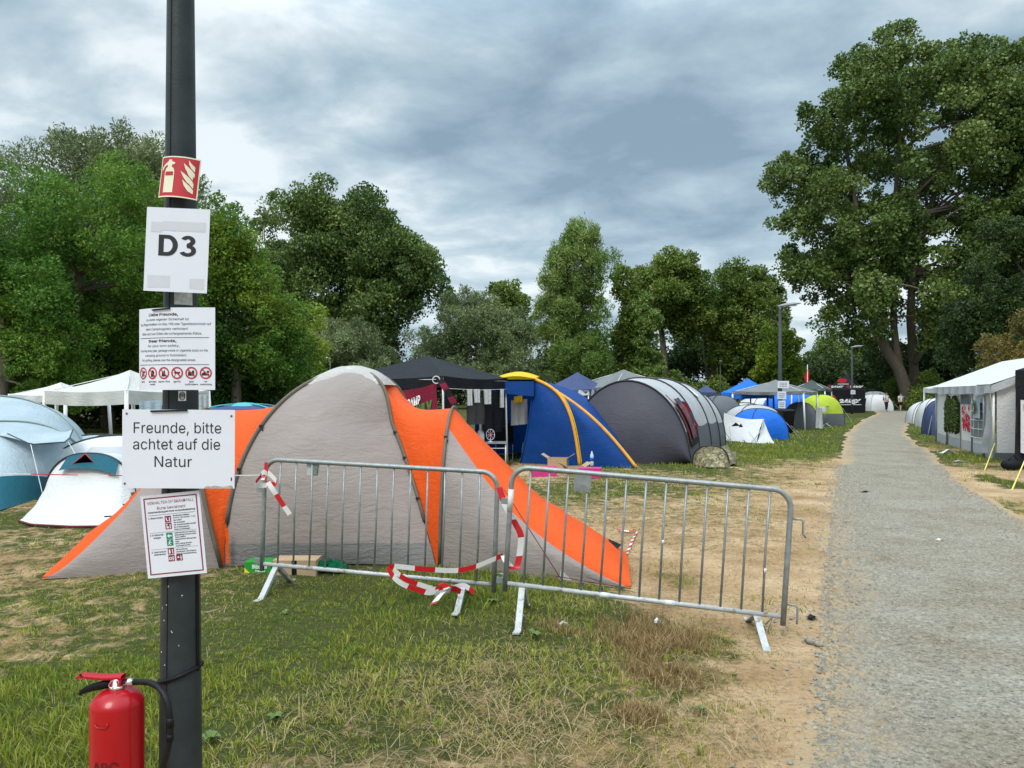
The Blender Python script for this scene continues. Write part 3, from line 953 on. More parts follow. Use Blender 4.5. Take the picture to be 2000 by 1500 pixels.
# ================================================================== trees
L_willow = leaf_mat('willow_leaves', (0.085, 0.125, 0.050), (0.17, 0.22, 0.09), (0.30, 0.35, 0.17), 0.25)
L_ash = leaf_mat('ash_leaves', (0.047, 0.130, 0.018), (0.111, 0.240, 0.029), (0.273, 0.377, 0.052), 0.35)
L_maple = leaf_mat('maple_leaves', (0.049, 0.127, 0.018), (0.116, 0.238, 0.029), (0.342, 0.397, 0.047), 0.35)
L_poplar = leaf_mat('poplar_leaves', (0.044, 0.086, 0.021), (0.111, 0.176, 0.036), (0.234, 0.299, 0.091), 0.22)
L_poplar2 = leaf_mat('young_poplar_leaves', (0.085, 0.163, 0.034), (0.182, 0.273, 0.058), (0.338, 0.416, 0.143), 0.3)
L_wood = leaf_mat('woodland_leaves', (0.058, 0.111, 0.018), (0.137, 0.202, 0.034), (0.260, 0.325, 0.065), 0.3)
L_yellow = leaf_mat('yellow_green_leaves', (0.094, 0.168, 0.021), (0.205, 0.308, 0.034), (0.443, 0.476, 0.057), 0.35)
L_olive = leaf_mat('olive_leaves', (0.075, 0.075, 0.018), (0.175, 0.150, 0.037), (0.338, 0.237, 0.069), 0.3)
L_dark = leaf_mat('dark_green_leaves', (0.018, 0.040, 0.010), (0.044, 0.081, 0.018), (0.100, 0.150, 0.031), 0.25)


def unit(v):
    return v / (np.linalg.norm(v, axis=-1, keepdims=True) + 1e-9)


def leaf_cards(c, R, n_each, leaf, ratio, up, tintc, squash=0.8, shell=0.4, wind=(0, 0, 0)):
    """leaf-sized faces around clump centres c with radii R"""
    ids = np.repeat(np.arange(len(c)), n_each)
    n = len(ids)
    d = unit(RNG.normal(size=(n, 3)) + np.array([0, 0, 0.15]))
    rr = R[ids] * (shell + (1 - shell) * np.sqrt(RNG.random(n))) * (0.8 + 0.45 * vn(d[:, 0] * 3 + ids * 1.7, d[:, 2] * 3 + d[:, 1] * 2, 3))
    p = c[ids] + d * rr[:, None] * np.array([1, 1, squash])
    a = unit(d * 0.7 + RNG.normal(size=(n, 3)) * 0.8 + np.array([0, 0, up]) + np.array(wind))
    s = unit(np.cross(a, RNG.normal(size=(n, 3))))
    L = leaf * (0.65 + 0.7 * RNG.random(n))[:, None]
    W = L * ratio
    nn = np.cross(a, s)
    fold = nn * W * 0.18
    V = np.stack([p - a * L / 2, p + s * W / 2 + fold, p + a * L / 2, p - s * W / 2 + fold], 1)
    t = np.clip(tintc[ids] * 0.55 + 0.55 * RNG.random(n) ** 1.5, 0, 1)
    return V, t


def crown_clumps(prof, Y, n, rc, df=0.8, outer=0.45, tuck=0.0):
    """clump centres filling a crown whose outline is given as (py, x left, x right) at depth Y"""
    pr = np.array(prof, float)
    z = H - (pr[:, 0] - YH) / F * Y
    xl = (pr[:, 1] - 1000) / F * Y; xr = (pr[:, 2] - 1000) / F * Y
    o = np.argsort(z); z, xl, xr = z[o], xl[o], xr[o]
    zz = np.linspace(z[0] + rc * 0.5, z[-1] - rc * 0.6, 200)
    wl = np.interp(zz, z, xl); wr = np.interp(zz, z, xr)
    p = np.maximum(wr - wl - rc * 0.6, 0.12) ** 1.15; p /= p.sum()
    zi = RNG.choice(200, n, p=p)
    hz = zz[zi] + RNG.normal(0, rc * 0.1, n)
    mid = (wl + wr)[zi] / 2; hw = np.maximum((wr - wl)[zi] / 2 - rc * 0.5, 0.05)
    ang = RNG.random(n) * 6.283
    r = RNG.random(n) ** outer
    maxw = max((wr - wl).max() / 2, 0.1)
    dep = np.minimum(hw, maxw) * df
    R = rc * (0.5 + 0.85 * RNG.random(n))
    low = np.clip(1 - (hz - z[0]) / (z[-1] - z[0]) / 0.75, 0, 1)
    return np.stack([mid + hw * r * np.cos(ang), Y + dep * r * np.sin(ang) + tuck * maxw * low, hz], -1), R


def limb(mb, a, b, r0, r1, bend=0.12, n=5):
    a = np.array(a); b = np.array(b); L = np.linalg.norm(b - a)
    t = np.linspace(0, 1, n + 1)
    pts = a + (b - a) * t[:, None] + RNG.normal(0, 1, 3) * np.sin(math.pi * t)[:, None] * bend * L + np.array([0, 0, 1]) * (np.sin(math.pi * t) * 0.08 * L)[:, None]
    mb.tube(pts, [r0 + (r1 - r0) * q for q in t], 7)


def tree(name, label, Y, prof, mat_l, n_clump=60, n_leaf=30000, rc=1.2, leaf=0.25, ratio=0.6, up=0.2, df=0.8, base=None, r0=0.3, stems=None, bark=None,
         outer=0.45, shell=0.4, squash=0.85, wind=(0, 0, 0), cat='tree', group=None, limbs=22, tuck=0.0, clear=(), sprig=5):
    pts, R = crown_clumps(prof, Y, n_clump, rc, df, outer, tuck)
    for x0, x1, y0, y1 in clear:        # open views to the stems
        px = 1000 + pts[:, 0] / pts[:, 1] * F; py = YH - (pts[:, 2] - H) / pts[:, 1] * F
        k = ~((px > x0) & (px < x1) & (py > y0) & (py < y1) & (pts[:, 1] < Y + 1.0)); pts, R = pts[k], R[k]
    n0 = len(pts)
    if sprig:                           # sprigs standing out of every bough
        ids = np.repeat(np.arange(n0), sprig)
        d = unit(RNG.normal(size=(len(ids), 3)) + np.array([wind[0], 0, max(up, 0) * 1.2 + .15]))
        sp = pts[ids] + d * (R[ids] * (0.72 + 0.36 * RNG.random(len(ids))))[:, None]
        pts = np.concatenate([pts, sp]); R = np.concatenate([R, R[ids] * (0.28 + 0.26 * RNG.random(len(ids)))])
    pr = np.array(prof, float)
    bx = (base if base is not None else pr[-1, 1:].mean())
    root = Vector(((bx - 1000) / F * Y, Y, 0))
    n_leaf = int(n_leaf * 1.5); leaf = leaf * 0.80
    t = thing(name, label, cat, root, group)
    wgt = R ** 2; wgt[n0:] *= 1.5
    n_each = np.maximum((n_leaf * wgt / wgt.sum()).astype(int), 4)
    tc = np.clip(fbm(pts[:, 0] / rc * .45, pts[:, 2] / rc * .45 + pts[:, 1] * .1, 5, 2) * 1.7 - .4 + RNG.normal(0, .12, len(pts)), 0, 1)
    V, tt = leaf_cards(pts, R, n_each, leaf, ratio, up, tc, squash, shell, wind)
    k = V[:, :, 2].min(1) > 0.05
    big_mesh('crown', V[k], 4, mat_l, tt[k], t, root)
    mb = MB()
    zs = H - (pr[:, 0] - YH) / F * Y
    if stems is None:
        zt = zs.min() + (zs.max() - zs.min()) * 0.55
        xm = (pr[len(pr) // 2, 1:].mean() - 1000) / F * Y
        top = np.array([xm, Y, zt])
        limb(mb, root, top, r0, r0 * 0.45, 0.03, 8)
        src = [np.array(root) + (top - np.array(root)) * q for q in (0.45, 0.6, 0.75, 0.9, 1.0)]
    else:
        src = []
        for s in stems:
            q = [np.array(P(px, py, Y + dy)) for px, py, dy in s['p']]
            q[0][2] = min(q[0][2], 0.0) if s.get('ground', True) else q[0][2]
            n = len(q)
            mb.tube(q, [s['r0'] + (s['r1'] - s['r0']) * i / (n - 1) for i in range(n)], 10)
            src += q[n // 2:]
    src = np.array(src)
    sel = RNG.choice(n0, min(limbs, n0), replace=False)
    for i in sel:
        s = src[np.argmin(np.linalg.norm(src - pts[i], axis=1) + np.maximum(src[:, 2] - pts[i, 2] + 0.3, 0) * 3)]
        limb(mb, s, pts[i], r0 * 0.28, r0 * 0.06, 0.08)
    mb.build('trunk', bark or M_bark, t)
    return t


# --- left bank
tree('willow_tree', 'tall grey-green willow rising behind the yellowish ash tree, left of the lamp post', 36,
     [(258, 130, 180), (300, 75, 260), (360, 45, 330), (450, 40, 350), (600, 60, 340), (780, 100, 320)], L_willow, 90, 42000, 1.1, 0.26, 0.28, 0.35, 0.7, r0=0.3, shell=0.2, squash=1.0)
tree('willow_tree', 'grey-green willow directly behind the lamp post, its top beside the red sign', 35,
     [(258, 225, 260), (300, 205, 330), (360, 200, 395), (450, 200, 430), (600, 210, 430), (780, 220, 400)], L_willow, 80, 38000, 1.0, 0.26, 0.28, 0.35, 0.7, r0=0.28, shell=0.2, squash=1.0)
tree('willow_tree', 'dull grey-green willow cut off by the edge of the photo, above the pale blue tent', 37,
     [(205, -160, -60), (270, -150, 14), (310, -150, 60), (400, -150, 110), (600, -150, 110), (780, -140, 80)], L_willow, 70, 32000, 1.1, 0.26, 0.28, 0.35, 0.7, r0=0.3, shell=0.2, squash=1.0)
tree('ash_tree', 'bushy yellow-green ash tree above the white pavilion roofs', 28,
     [(330, 120, 260), (390, 20, 330), (470, -40, 360), (560, -70, 380), (650, -60, 330), (720, -60, 250), (790, -40, 180)], L_ash, 110, 66000, 0.85, 0.17, 0.42, -0.1, 0.75, r0=0.25, shell=0.3, tuck=.75)
tree('ash_tree', 'fresh green ash tree whose low boughs hang over the pale blue tent', 25,
     [(420, -140, 20), (500, -160, 100), (600, -160, 150), (700, -160, 160), (790, -150, 130)], L_ash, 64, 38000, 0.75, 0.16, 0.42, -0.1, 0.75, r0=0.22, shell=0.3, tuck=.6)
tree('maple_tree', 'wide maple tree turning yellow, just right of the signs on the lamp post', 33,
     [(400, 395, 450), (450, 360, 500), (530, 350, 530), (600, 350, 570), (650, 350, 615), (700, 350, 610), (800, 360, 560)], L_maple, 100, 56000, 0.9, 0.18, 0.5, -0.15, 0.8, r0=0.25, shell=0.3, tuck=.6)
tree('maple_tree', 'small bright yellow-green maple at the right foot of the wide maple', 40,
     [(590, 560, 600), (630, 530, 630), (690, 500, 640), (790, 500, 620)], L_yellow, 45, 18000, 0.8, 0.2, 0.5, -0.15, 0.8, r0=0.15, shell=0.3)
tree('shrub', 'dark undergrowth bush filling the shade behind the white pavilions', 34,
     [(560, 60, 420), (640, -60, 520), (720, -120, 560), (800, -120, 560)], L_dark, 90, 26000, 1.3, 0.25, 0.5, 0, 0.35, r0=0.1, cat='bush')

# --- the dark poplars behind the orange tent
tree('poplar_tree', 'large dark green poplar with a broad domed crown behind the black gazebo', 90,
     [(372, 625, 700), (395, 580, 760), (430, 535, 810), (480, 510, 845), (540, 510, 868), (590, 530, 868), (630, 560, 840), (680, 560, 790), (740, 560, 780)], L_poplar, 190, 85000, 2.1, 0.46, 0.6, 0.55, 0.7, base=690, r0=0.7, shell=0.35)
tree('poplar_tree', 'narrower dark poplar half hidden behind the left shoulder of the broad domed one', 98,
     [(398, 520, 545), (430, 490, 575), (500, 480, 600), (620, 490, 600), (740, 490, 600)], L_poplar, 50, 17000, 2.0, 0.50, 0.6, 0.55, 0.7, r0=0.5, shell=0.35)
tree('willow_tree', 'low rounded silvery willow bush between the maple and the black gazebo', 80,
     [(618, 640, 680), (640, 615, 735), (680, 585, 775), (720, 560, 790), (770, 560, 790)], L_willow, 90, 34000, 1.3, 0.45, 0.26, 0.5, 0.7, r0=0.25, shell=0.2)
tree('willow_tree', 'broad silvery willow bush behind the yellow topped blue tent', 80,
     [(572, 885, 920), (600, 850, 985), (640, 815, 1040), (690, 800, 1060), (770, 800, 1060)], L_willow, 120, 46000, 1.35, 0.45, 0.26, 0.5, 0.7, r0=0.3, shell=0.2)
tree('maple_tree', 'small bushy dark green tree peeping over the broad silvery willow', 92,
     [(548, 945, 985), (580, 930, 1030), (620, 925, 1045), (700, 930, 1060), (770, 930, 1060)], L_wood, 50, 15000, 1.3, 0.45, 0.6, 0.2, 0.7, r0=0.25)
tree('poplar_tree', 'light green poplar with wind-blown feathery crown in the middle of the tree line', 85,
     [(448, 1128, 1148), (480, 1090, 1180), (530, 1050, 1205), (590, 1036, 1216), (640, 1040, 1200), (700, 1040, 1210), (770, 1050, 1210)], L_poplar2, 105, 46000, 1.45, 0.55, 0.24, 0.7, 0.7, base=1145, r0=0.4, shell=0.15, squash=1.2, wind=(-0.35, 0, 0), outer=0.5, sprig=7)
tree('poplar_tree', 'slim column shaped young poplar in front of the tall trees', 84,
     [(568, 1255, 1275), (610, 1243, 1290), (680, 1238, 1295), (740, 1235, 1300), (772, 1235, 1300)], L_poplar2, 40, 13000, 0.9, 0.45, 0.5, 0.5, 0.9, r0=0.15)
tree('broadleaf_tree', 'yellowish green tree between the feathery poplar and the slim young one', 88,
     [(500, 1205, 1222), (560, 1195, 1250), (640, 1190, 1258), (720, 1190, 1262), (770, 1190, 1262)], L_wood, 46, 13000, 1.3, 0.5, 0.5, 0.3, 0.8, r0=0.2, outer=0.6)
tree('broadleaf_tree', 'tall spreading tree with bare pale trunk, left of the pair behind the blue canopy', 98,
     [(497, 1275, 1330), (520, 1240, 1385), (560, 1230, 1405), (610, 1235, 1405), (640, 1290, 1400), (660, 1330, 1390)], L_wood, 75, 30000, 1.8, 0.5, 0.55, 0.25, 0.75, base=1300, r0=0.35,
     stems=[dict(p=[(1303, 772, 0), (1298, 700, 0), (1291, 640, 0), (1285, 590, 0), (1270, 550, 0)], r0=0.5, r1=0.18), dict(p=[(1292, 645, 0), (1300, 590, 0), (1302, 550, 0)], r0=0.3, r1=0.12, ground=False)])
tree('broadleaf_tree', 'tall round topped tree with forked trunk, right of the pair behind the grey canopy', 102,
     [(516, 1415, 1470), (545, 1385, 1510), (590, 1375, 1530), (640, 1375, 1530), (690, 1370, 1500), (730, 1380, 1480)], L_wood, 90, 36000, 1.9, 0.52, 0.55, 0.25, 0.75, base=1390, r0=0.4,
     stems=[dict(p=[(1390, 772, 0), (1394, 730, 0), (1400, 680, 0), (1420, 620, 0), (1430, 570, 0)], r0=0.8, r1=0.2), dict(p=[(1388, 745, 0), (1378, 700, 0), (1375, 650, 0)], r0=0.45, r1=0.15, ground=False)])
tree('broadleaf_tree', 'small dark crowned tree beside the lamp post with the white notices', 108,
     [(545, 1500, 1515), (580, 1495, 1530), (640, 1490, 1538), (680, 1500, 1530), (740, 1490, 1535)], L_poplar, 40, 12000, 1.4, 0.5, 0.55, 0.25, 0.8, r0=0.2)
tree('broadleaf_tree', 'rounded yellow-green tree behind the lamp post with the white notices', 92,
     [(640, 1510, 1555), (670, 1485, 1574), (720, 1480, 1578), (780, 1480, 1578)], L_yellow, 55, 17000, 1.2, 0.42, 0.5, 0.2, 0.8, r0=0.2)
tree('broadleaf_tree', 'far green tree behind the black tent, left of two', 125,
     [(652, 1600, 1640), (690, 1575, 1665), (740, 1570, 1670), (785, 1570, 1670)], L_poplar, 50, 15000, 1.6, 0.5, 0.5, 0.3, 0.8, r0=0.25)
tree('broadleaf_tree', 'far green tree by the bend of the path, beneath the giant poplar', 120,
     [(662, 1660, 1690), (700, 1640, 1725), (750, 1640, 1735), (792, 1640, 1735)], L_wood, 55, 16000, 1.5, 0.5, 0.5, 0.3, 0.8, r0=0.25)

# dark undergrowth belt below the tree line: nobody could count it
def belt(name, label, segs, Y, mat_l, n, rc, leaf, per):
    Vs, Ts = [], []
    for x0, x1, py in segs:
        m = max(int(n * (x1 - x0) / 500), 6)
        px = x0 + (x1 - x0) * RNG.random(m); Yy = Y + RNG.normal(0, 3, m)
        ztop = H - (py - YH) / F * Yy
        z = 0.3 + (ztop - 0.3 - rc * .6) * RNG.random(m) ** 0.8
        c = np.stack([(px - 1000) / F * Yy, Yy, np.maximum(z, 0.3)], -1)
        R = rc * (0.6 + 0.7 * RNG.random(m))
        V, t = leaf_cards(c, R, np.full(m, per), leaf, 0.55, 0.1, fbm(c[:, 0] * .2, c[:, 2] * .2, 4, 2))
        Vs.append(V[V[:, :, 2].min(1) > 0.02]); Ts.append(t[V[:, :, 2].min(1) > 0.02])
    o = big_mesh(name, np.concatenate(Vs), 4, mat_l, np.concatenate(Ts))
    tagp(o, label, 'undergrowth', kind='stuff')


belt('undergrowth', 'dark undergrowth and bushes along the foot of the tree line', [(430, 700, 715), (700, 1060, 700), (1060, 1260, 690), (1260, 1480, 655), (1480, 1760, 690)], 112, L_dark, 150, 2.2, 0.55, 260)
belt('shrubbery', 'green bushes of mixed height in front of the tree line', [(1180, 1330, 715), (1330, 1420, 735), (1420, 1560, 745), (1560, 1640, 750)], 94, L_wood, 70, 1.1, 0.4, 180)

# --- the giant poplar on the right
tree('poplar_tree', 'giant poplar with several grey stems towering over the path', 78,
     [(82, 1850, 1985), (120, 1640, 2010), (150, 1600, 2040), (210, 1550, 2070), (300, 1520, 2090), (390, 1498, 2090), (450, 1530, 2090), (540, 1525, 2080), (600, 1540, 2060), (650, 1590, 2040), (685, 1640, 2000)],
     L_poplar, 430, 170000, 1.6, 0.38, 0.8, 0.1, 0.65, base=1775, r0=0.75, outer=0.36, shell=0.25, limbs=60, sprig=6, clear=((1695, 1830, 655, 800),),
     stems=[dict(p=[(1778, 812, 0), (1772, 770, 0), (1755, 720, 0), (1735, 690, 0), (1712, 650, 0), (1698, 600, 0), (1690, 540, 0), (1680, 450, 0), (1660, 330, 0)], r0=0.72, r1=0.16),
            dict(p=[(1760, 730, 0), (1752, 690, 0), (1746, 640, 0), (1745, 580, 0), (1740, 520, 0), (1745, 430, 0), (1755, 300, 0), (1760, 180, 0)], r0=0.42, r1=0.15, ground=False),
            dict(p=[(1790, 812, 3), (1785, 720, 3), (1778, 620, 3), (1782, 540, 3), (1810, 430, 3), (1850, 300, 3), (1890, 170, 3)], r0=0.55, r1=0.18),
            dict(p=[(1786, 710, 2), (1800, 690, 2), (1822, 672, 2), (1850, 640, 2)], r0=0.28, r1=0.1, ground=False)])
tree('poplar_tree', 'second poplar at the edge of the photo, to the right of the giant one', 74,
     [(95, 2030, 2120), (130, 1985, 2160), (200, 1960, 2200), (300, 1950, 2200), (420, 1960, 2200), (520, 1965, 2200), (620, 1960, 2200)], L_poplar, 120, 50000, 1.7, 0.38, 0.8, 0.1, 0.6, base=2060, r0=0.5, outer=0.5, shell=0.25)
tree('maple_tree', 'low dark green maple with drooping boughs behind the white marquee', 45,
     [(410, 1990, 2060), (450, 1930, 2150), (520, 1880, 2200), (600, 1850, 2200), (680, 1840, 2200), (770, 1850, 2200)], L_dark, 130, 60000, 0.95, 0.24, 0.5, -0.2, 0.6, base=2000, r0=0.25, shell=0.3)
tree('shrub', 'rust-tinged olive bush right above the marquee roof', 33,
     [(590, 2010, 2080), (630, 1970, 2150), (680, 1935, 2180), (740, 1920, 2180), (800, 1920, 2180)], L_olive, 60, 26000, 0.6, 0.16, 0.5, -0.1, 0.8, r0=0.12, cat='bush')
tree('shrub', 'dark leafy bush at the foot of the giant poplar', 75,
     [(725, 1800, 1830), (755, 1780, 1845), (803, 1770, 1850)], L_wood, 26, 9000, 0.8, 0.24, 0.5, 0, 0.8, r0=0.08, cat='bush')
tree('shrub', 'small bush left of the giant poplar trunk, behind the walkers', 80,
     [(735, 1740, 1770), (770, 1728, 1790), (803, 1725, 1795)], L_wood, 30, 10000, 0.8, 0.24, 0.5, 0, 0.8, r0=0.08, cat='bush')
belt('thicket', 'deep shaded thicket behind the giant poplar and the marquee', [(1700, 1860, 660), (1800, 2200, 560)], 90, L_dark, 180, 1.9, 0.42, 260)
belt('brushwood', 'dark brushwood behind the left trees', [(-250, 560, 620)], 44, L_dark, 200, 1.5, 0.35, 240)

# ================================================================== lamp post with its notices
YP = 2.75                                   # depth of the post
PX = (353 - 1000) / F * YP
LPOST = Vector((PX, YP, 0))


def pole_r(z): return 0.0775 - 0.0095 * z


def lamp_head(mb, glass, top, dirx, s=1.0):
    """flat lantern on a short neck; dirx = direction it points"""
    d = Vector(dirx).normalized(); sd = Vector((0, 0, 1)).cross(d)
    rows = [(-0.10, 0.05, 0.03), (0.0, 0.09, 0.06), (0.25, 0.16, 0.10), (0.55, 0.17, 0.09), (0.78, 0.10, 0.045), (0.86, 0.03, 0.015)]
    Q = []
    for q, hw, hh in rows:
        Q.append([top + d * q * s + sd * (hw * s * math.cos(a)) + Vector((0, 0, (0.12 * q + hh * max(math.sin(a), -0.35)) * s)) for a in np.linspace(0, 2 * math.pi, 15)])
    mb.grid(Q)
    mb.tube([top - Vector((0, 0, 0.15 * s)), top + Vector((0, 0, 0.04 * s))], 0.06 * s, 10)
    glass.box(top + d * 0.42 * s + Vector((0, 0, 0.012 * s)), (0.52 * s, 0.22 * s, 0.03 * s), (d, sd, Vector((0, 0, 1))))


t = thing('lamp_post', 'dark grey lamp post hung with five printed notices, fire extinguisher at its foot', 'lamp post', LPOST)
mb = MB(); zz = np.linspace(-0.05, 5.6, 40)
mb.lathe(LPOST, [(pole_r(z), z) for z in zz], 40)
mb.build('pole', M_pole, t)
mb = MB()
mb.tube([LPOST + Vector((-math.sin(0.28) * (pole_r(z) + .0006), -math.cos(0.28) * (pole_r(z) + .0006), z)) for z in zz], 0.0016, 6)
mb.build('seam', M_black, t)
mb = MB(); gl = MB(); lamp_head(mb, gl, LPOST + Vector((0, 0, 5.6)), (0.3, 1, 0)); mb.build('lamp_head', M_lampgrey, t); gl.build('lamp_glass', M_lampglass, t)
# black strap, slanting, and the cable up the right hand edge
mb = MB()
zs = lambda a: 0.672 + 0.022 * math.sin(a) * 0.9
ring = []
for i in range(41):
    a = 2 * math.pi * i / 40
    z = 0.668 + 0.026 * math.cos(a); r = pole_r(z) + 0.0025
    ring.append(LPOST + Vector((r * math.cos(a), -r * math.sin(a), z)))
mb.tube(ring, 0.0075, 8, cap=False)
mb.build('strap', M_black, t)
mb = MB()
mb.tube([LPOST + Vector(((pole_r(z) + 0.003) * math.cos(0.25), -(pole_r(z) + 0.003) * math.sin(0.25), z)) for z in np.linspace(0.68, 1.18, 12)], 0.006, 8)
mb.build('cable', M_black, t)
mb = MB()
for a0, a1, z0, z1 in ((1.25, 0.55, 1.912, 1.965 + .03),):
    q = [[LPOST + Vector(((pole_r(z) + .0012) * math.cos(a), -(pole_r(z) + .0012) * math.sin(a), z)) for z in np.linspace(z0 + .11, z1 + .11, 4)] for a in np.linspace(a0 + .28, a1 - .12, 10)]
    mb.grid(q)
o = mb.build('sticker', mat('worn_sticker', (0.40, 0.41, 0.38), 0.6, var=0.35, vscale=60), t); o['label'] = 'worn pale sticker with faded lettering'
S = Sheet(LPOST + Vector((0, 0, 0)), .1, .1)
mb = MB()
q = [[LPOST + Vector(((pole_r(z) + .0012) * math.cos(a), -(pole_r(z) + .0012) * math.sin(a), z)) for z in np.linspace(1.672, 1.708, 4)] for a in np.linspace(1.28, 0.86, 8)]
mb.grid(q); o = mb.build('sticker', M_whiteprint, t); o['label'] = 'small white sticker with a black scrawl'
mb2 = MB()
w3 = [LPOST + Vector(((pole_r(1.69) + .002) * math.cos(1.07 + .15 * math.cos(k)), -(pole_r(1.69) + .002) * math.sin(1.07 + .15 * math.cos(k)), 1.690 + .014 * math.sin(k))) for k in np.linspace(0, 6.28, 20)]
mb2.tube(w3, .0012, 5, cap=False)
for q in (-.09, 0.0, .08):
    mb2.tube([LPOST + Vector(((pole_r(1.69) + .002) * math.cos(1.07 + q + e), -(pole_r(1.69) + .002) * math.sin(1.07 + q + e), 1.690 + h)) for e, h in ((-.03, .01), (0, -.008), (.04, .009))], .0011, 5)
mb2.build('scrawl', M_ink, o)
# paint flecks and scuffs
for px, py in ((344, 1145), (370, 1165), (341, 1182), (335, 1212), (366, 1262), (328, 1276), (338, 1300), (330, 1190), (352, 1235)):
    a = math.acos(max(-1, min(1, ((px - 353) / F * 2.68) / 0.071))); z = H - (py - YH) / F * 2.68
    mb = MB()
    for k in range(3):
        aa = a + random.uniform(-.05, .05); z2 = z + random.uniform(-.004, .004); s = random.uniform(.001, .0028)
        r = pole_r(z2) + .0008; c = LPOST + Vector((r * math.cos(aa), -r * math.sin(aa), z2)); tn = Vector((math.sin(aa), math.cos(aa), 0))
        mb.add([c - tn * s, c + Vector((0, 0, -s * .6)), c + tn * s * 1.2, c + Vector((0, 0, s * .8))], [(0, 1, 2, 3)], False)
    mb.build('paint_fleck', M_tubewhite, t)


def sheet_at(px, py, Y, wdt, hgt, roll=0.0, pitch=0.0, yaw=0.0, bend=None):
    ex = Matrix.Rotation(yaw, 3, 'Z') @ Matrix.Rotation(pitch, 3, 'X') @ Matrix.Rotation(roll, 3, 'Y')
    return Sheet(P(px, py, Y), wdt, hgt, ex @ Vector((1, 0, 0)), ex @ Vector((0, 0, 1)), bend)


def cable_tie(S, u0, u1, v, r=0.003):
    mb = MB(); mb.tube([S.at(u0 + (u1 - u0) * q, v + 0.004 * q, 0.004) for q in np.linspace(0, 1, 8)], r, 6); return mb


# 1 red fire extinguisher sign
S = sheet_at(346, 345, 2.655, 0.150, 0.150, roll=math.radians(4.5), pitch=math.radians(-4), bend=('both', 0.115))
root = thing('fire_sign', 'small red sign with a white fire extinguisher and flames, curved round the post', 'sign', S.c)
S.paper(M_redink, 0.001).build('panel', M_redink, root)
S.frame(-.075, -.075, .075, .075, .0045, 0, .0008)
body = [(-.052, -.058), (-.012, -.058), (-.012, .018), (-.016, .03), (-.024, .036), (-.024, .043), (-.014, .046), (-.012, .052), (-.024, .055), (-.026, .062), (-.038, .062), (-.040, .055), (-.052, .048), (-.064, .036), (-.068, .026), (-.063, .024), (-.056, .036), (-.044, .044), (-.040, .036), (-.048, .030), (-.052, .018)]
S.poly(body, 0, .0008)
S.rect(-.048, .004, -.016, .018, 1, .0016)
for du, dv, k in ((0, .030, 1.0), (-.004, .0, 1.15), (.0, -.030, 1.2)):
    S.poly([(.058 + du, -.026 + dv), (.040 + du, -.018 + dv), (.026 + du * k, .0 + dv), (.018 + du * 2, .022 + dv), (.030 + du, .012 + dv), (.046 + du, .0 + dv), (.058 + du, -.012 + dv)], 0, .0008)
    S.poly([(.057 + du, -.006 + dv), (.044 + du, .006 + dv), (.036 + du, .020 + dv), (.034 + du, .034 + dv), (.044 + du, .022 + dv), (.057 + du, .012 + dv)], 0, .0012)
S.pr.build('pictogram', [M_cream, M_redink], root)

# 2 the D3 sheet
S = sheet_at(345.5, 488.5, 2.655, 0.2265, 0.300, roll=math.radians(2.4), pitch=math.radians(0), yaw=math.radians(0))
S.r = Vector((1, 0, -0.045)).normalized()
root = thing('notice', 'laminated white sheet with a bold black D3, below the red sign', 'notice', S.c)
S.paper(M_white, rough=.004).build('sheet', M_white, root)
for u0, v0, u1, v1 in ((-.095, .062, -.055, .098), (-.055, .068, .1, .102), (-.10, -.137, -.02, -.093), (.05, -.137, .103, -.10)):
    S.rect(u0, v0, u1, v1, 0, .0006); S.pr.build('tape_strip', M_tapegrey, root); S.pr = MB()
def band(o, i, m, d=.001):
    S.pr.add([S.at(u, v, d) for p in zip(o, i) for u, v in p], [(2 * k, 2 * k + 2, 2 * k + 3, 2 * k + 1) for k in range(len(o) - 1)], False, m)


b0, hh = -.022, .075
S.rect(-.066, b0, -.0475, b0 + hh, 0, .001, 2)
aa = np.linspace(math.pi / 2, -math.pi / 2, 22)
band([(-.0475, b0 + hh)] + [(-.034 + .037 * math.cos(a), b0 + hh / 2 + hh / 2 * math.sin(a)) for a in aa] + [(-.0475, b0)],
     [(-.0475, b0 + hh - .0135)] + [(-.036 + .0205 * math.cos(a), b0 + hh / 2 + (hh / 2 - .0135) * math.sin(a)) for a in aa] + [(-.0475, b0 + .0135)], 0)
for cy, ry, rx, a0, a1 in ((b0 + .0555, .0195, .0265, 2.75, -1.75), (b0 + .0215, .0215, .0305, 1.75, -2.75)):
    aa = np.linspace(a0, a1, 24)
    band([(.0385 + rx * math.cos(a), cy + ry * math.sin(a)) for a in aa], [(.0385 + (rx - .0175) * math.cos(a), cy + (ry - .0125) * math.sin(a)) for a in aa], 0)
S.pr.build('lettering', [M_ink, M_tapegrey], root)

# 3 camp rules sheet, its left half wrapped round the post
S = sheet_at(355, 681, 2.63, 0.318, 0.292, bend=('left', 0.286, 0.041))
S.c = S.c + Vector((-0.041, 0, 0))
root = thing('notice', 'white sheet of camp rules in German and English with a row of round prohibition signs', 'notice', S.c)
S.paper(M_white, rough=.002).build('sheet', M_white, root)
KQ = .318 / .346
T = lambda s, cap, v, u0, u1, bold=0.0: S.text(s, u0 * KQ, u1 * KQ, v, cap, 0, bold, .0008)
T('Liebe Freunde,', .0095, .118, -.105, .030, .02)
T('zu eurer eigenen Sicherheit ist', .0085, .101, -.120, .072)
T('das Wegschmeißen von Glas, Müll oder Zigarettenstummeln auf', .0088, .084, -.158, .158)
T('dem Campingplatz verboten!', .0085, .067, -.122, .068)
T('Bitte nutzt zum Grillen die vorhergesehenen Plätze.', .0085, .050, -.145, .122)
S.rect(-.147, .0385, .138, .0402, 0, .0008, 24)
T('Dear friends,', .0090, .024, -.105, .024, .02)
T('for your own safety,', .0085, .007, -.110, .036)
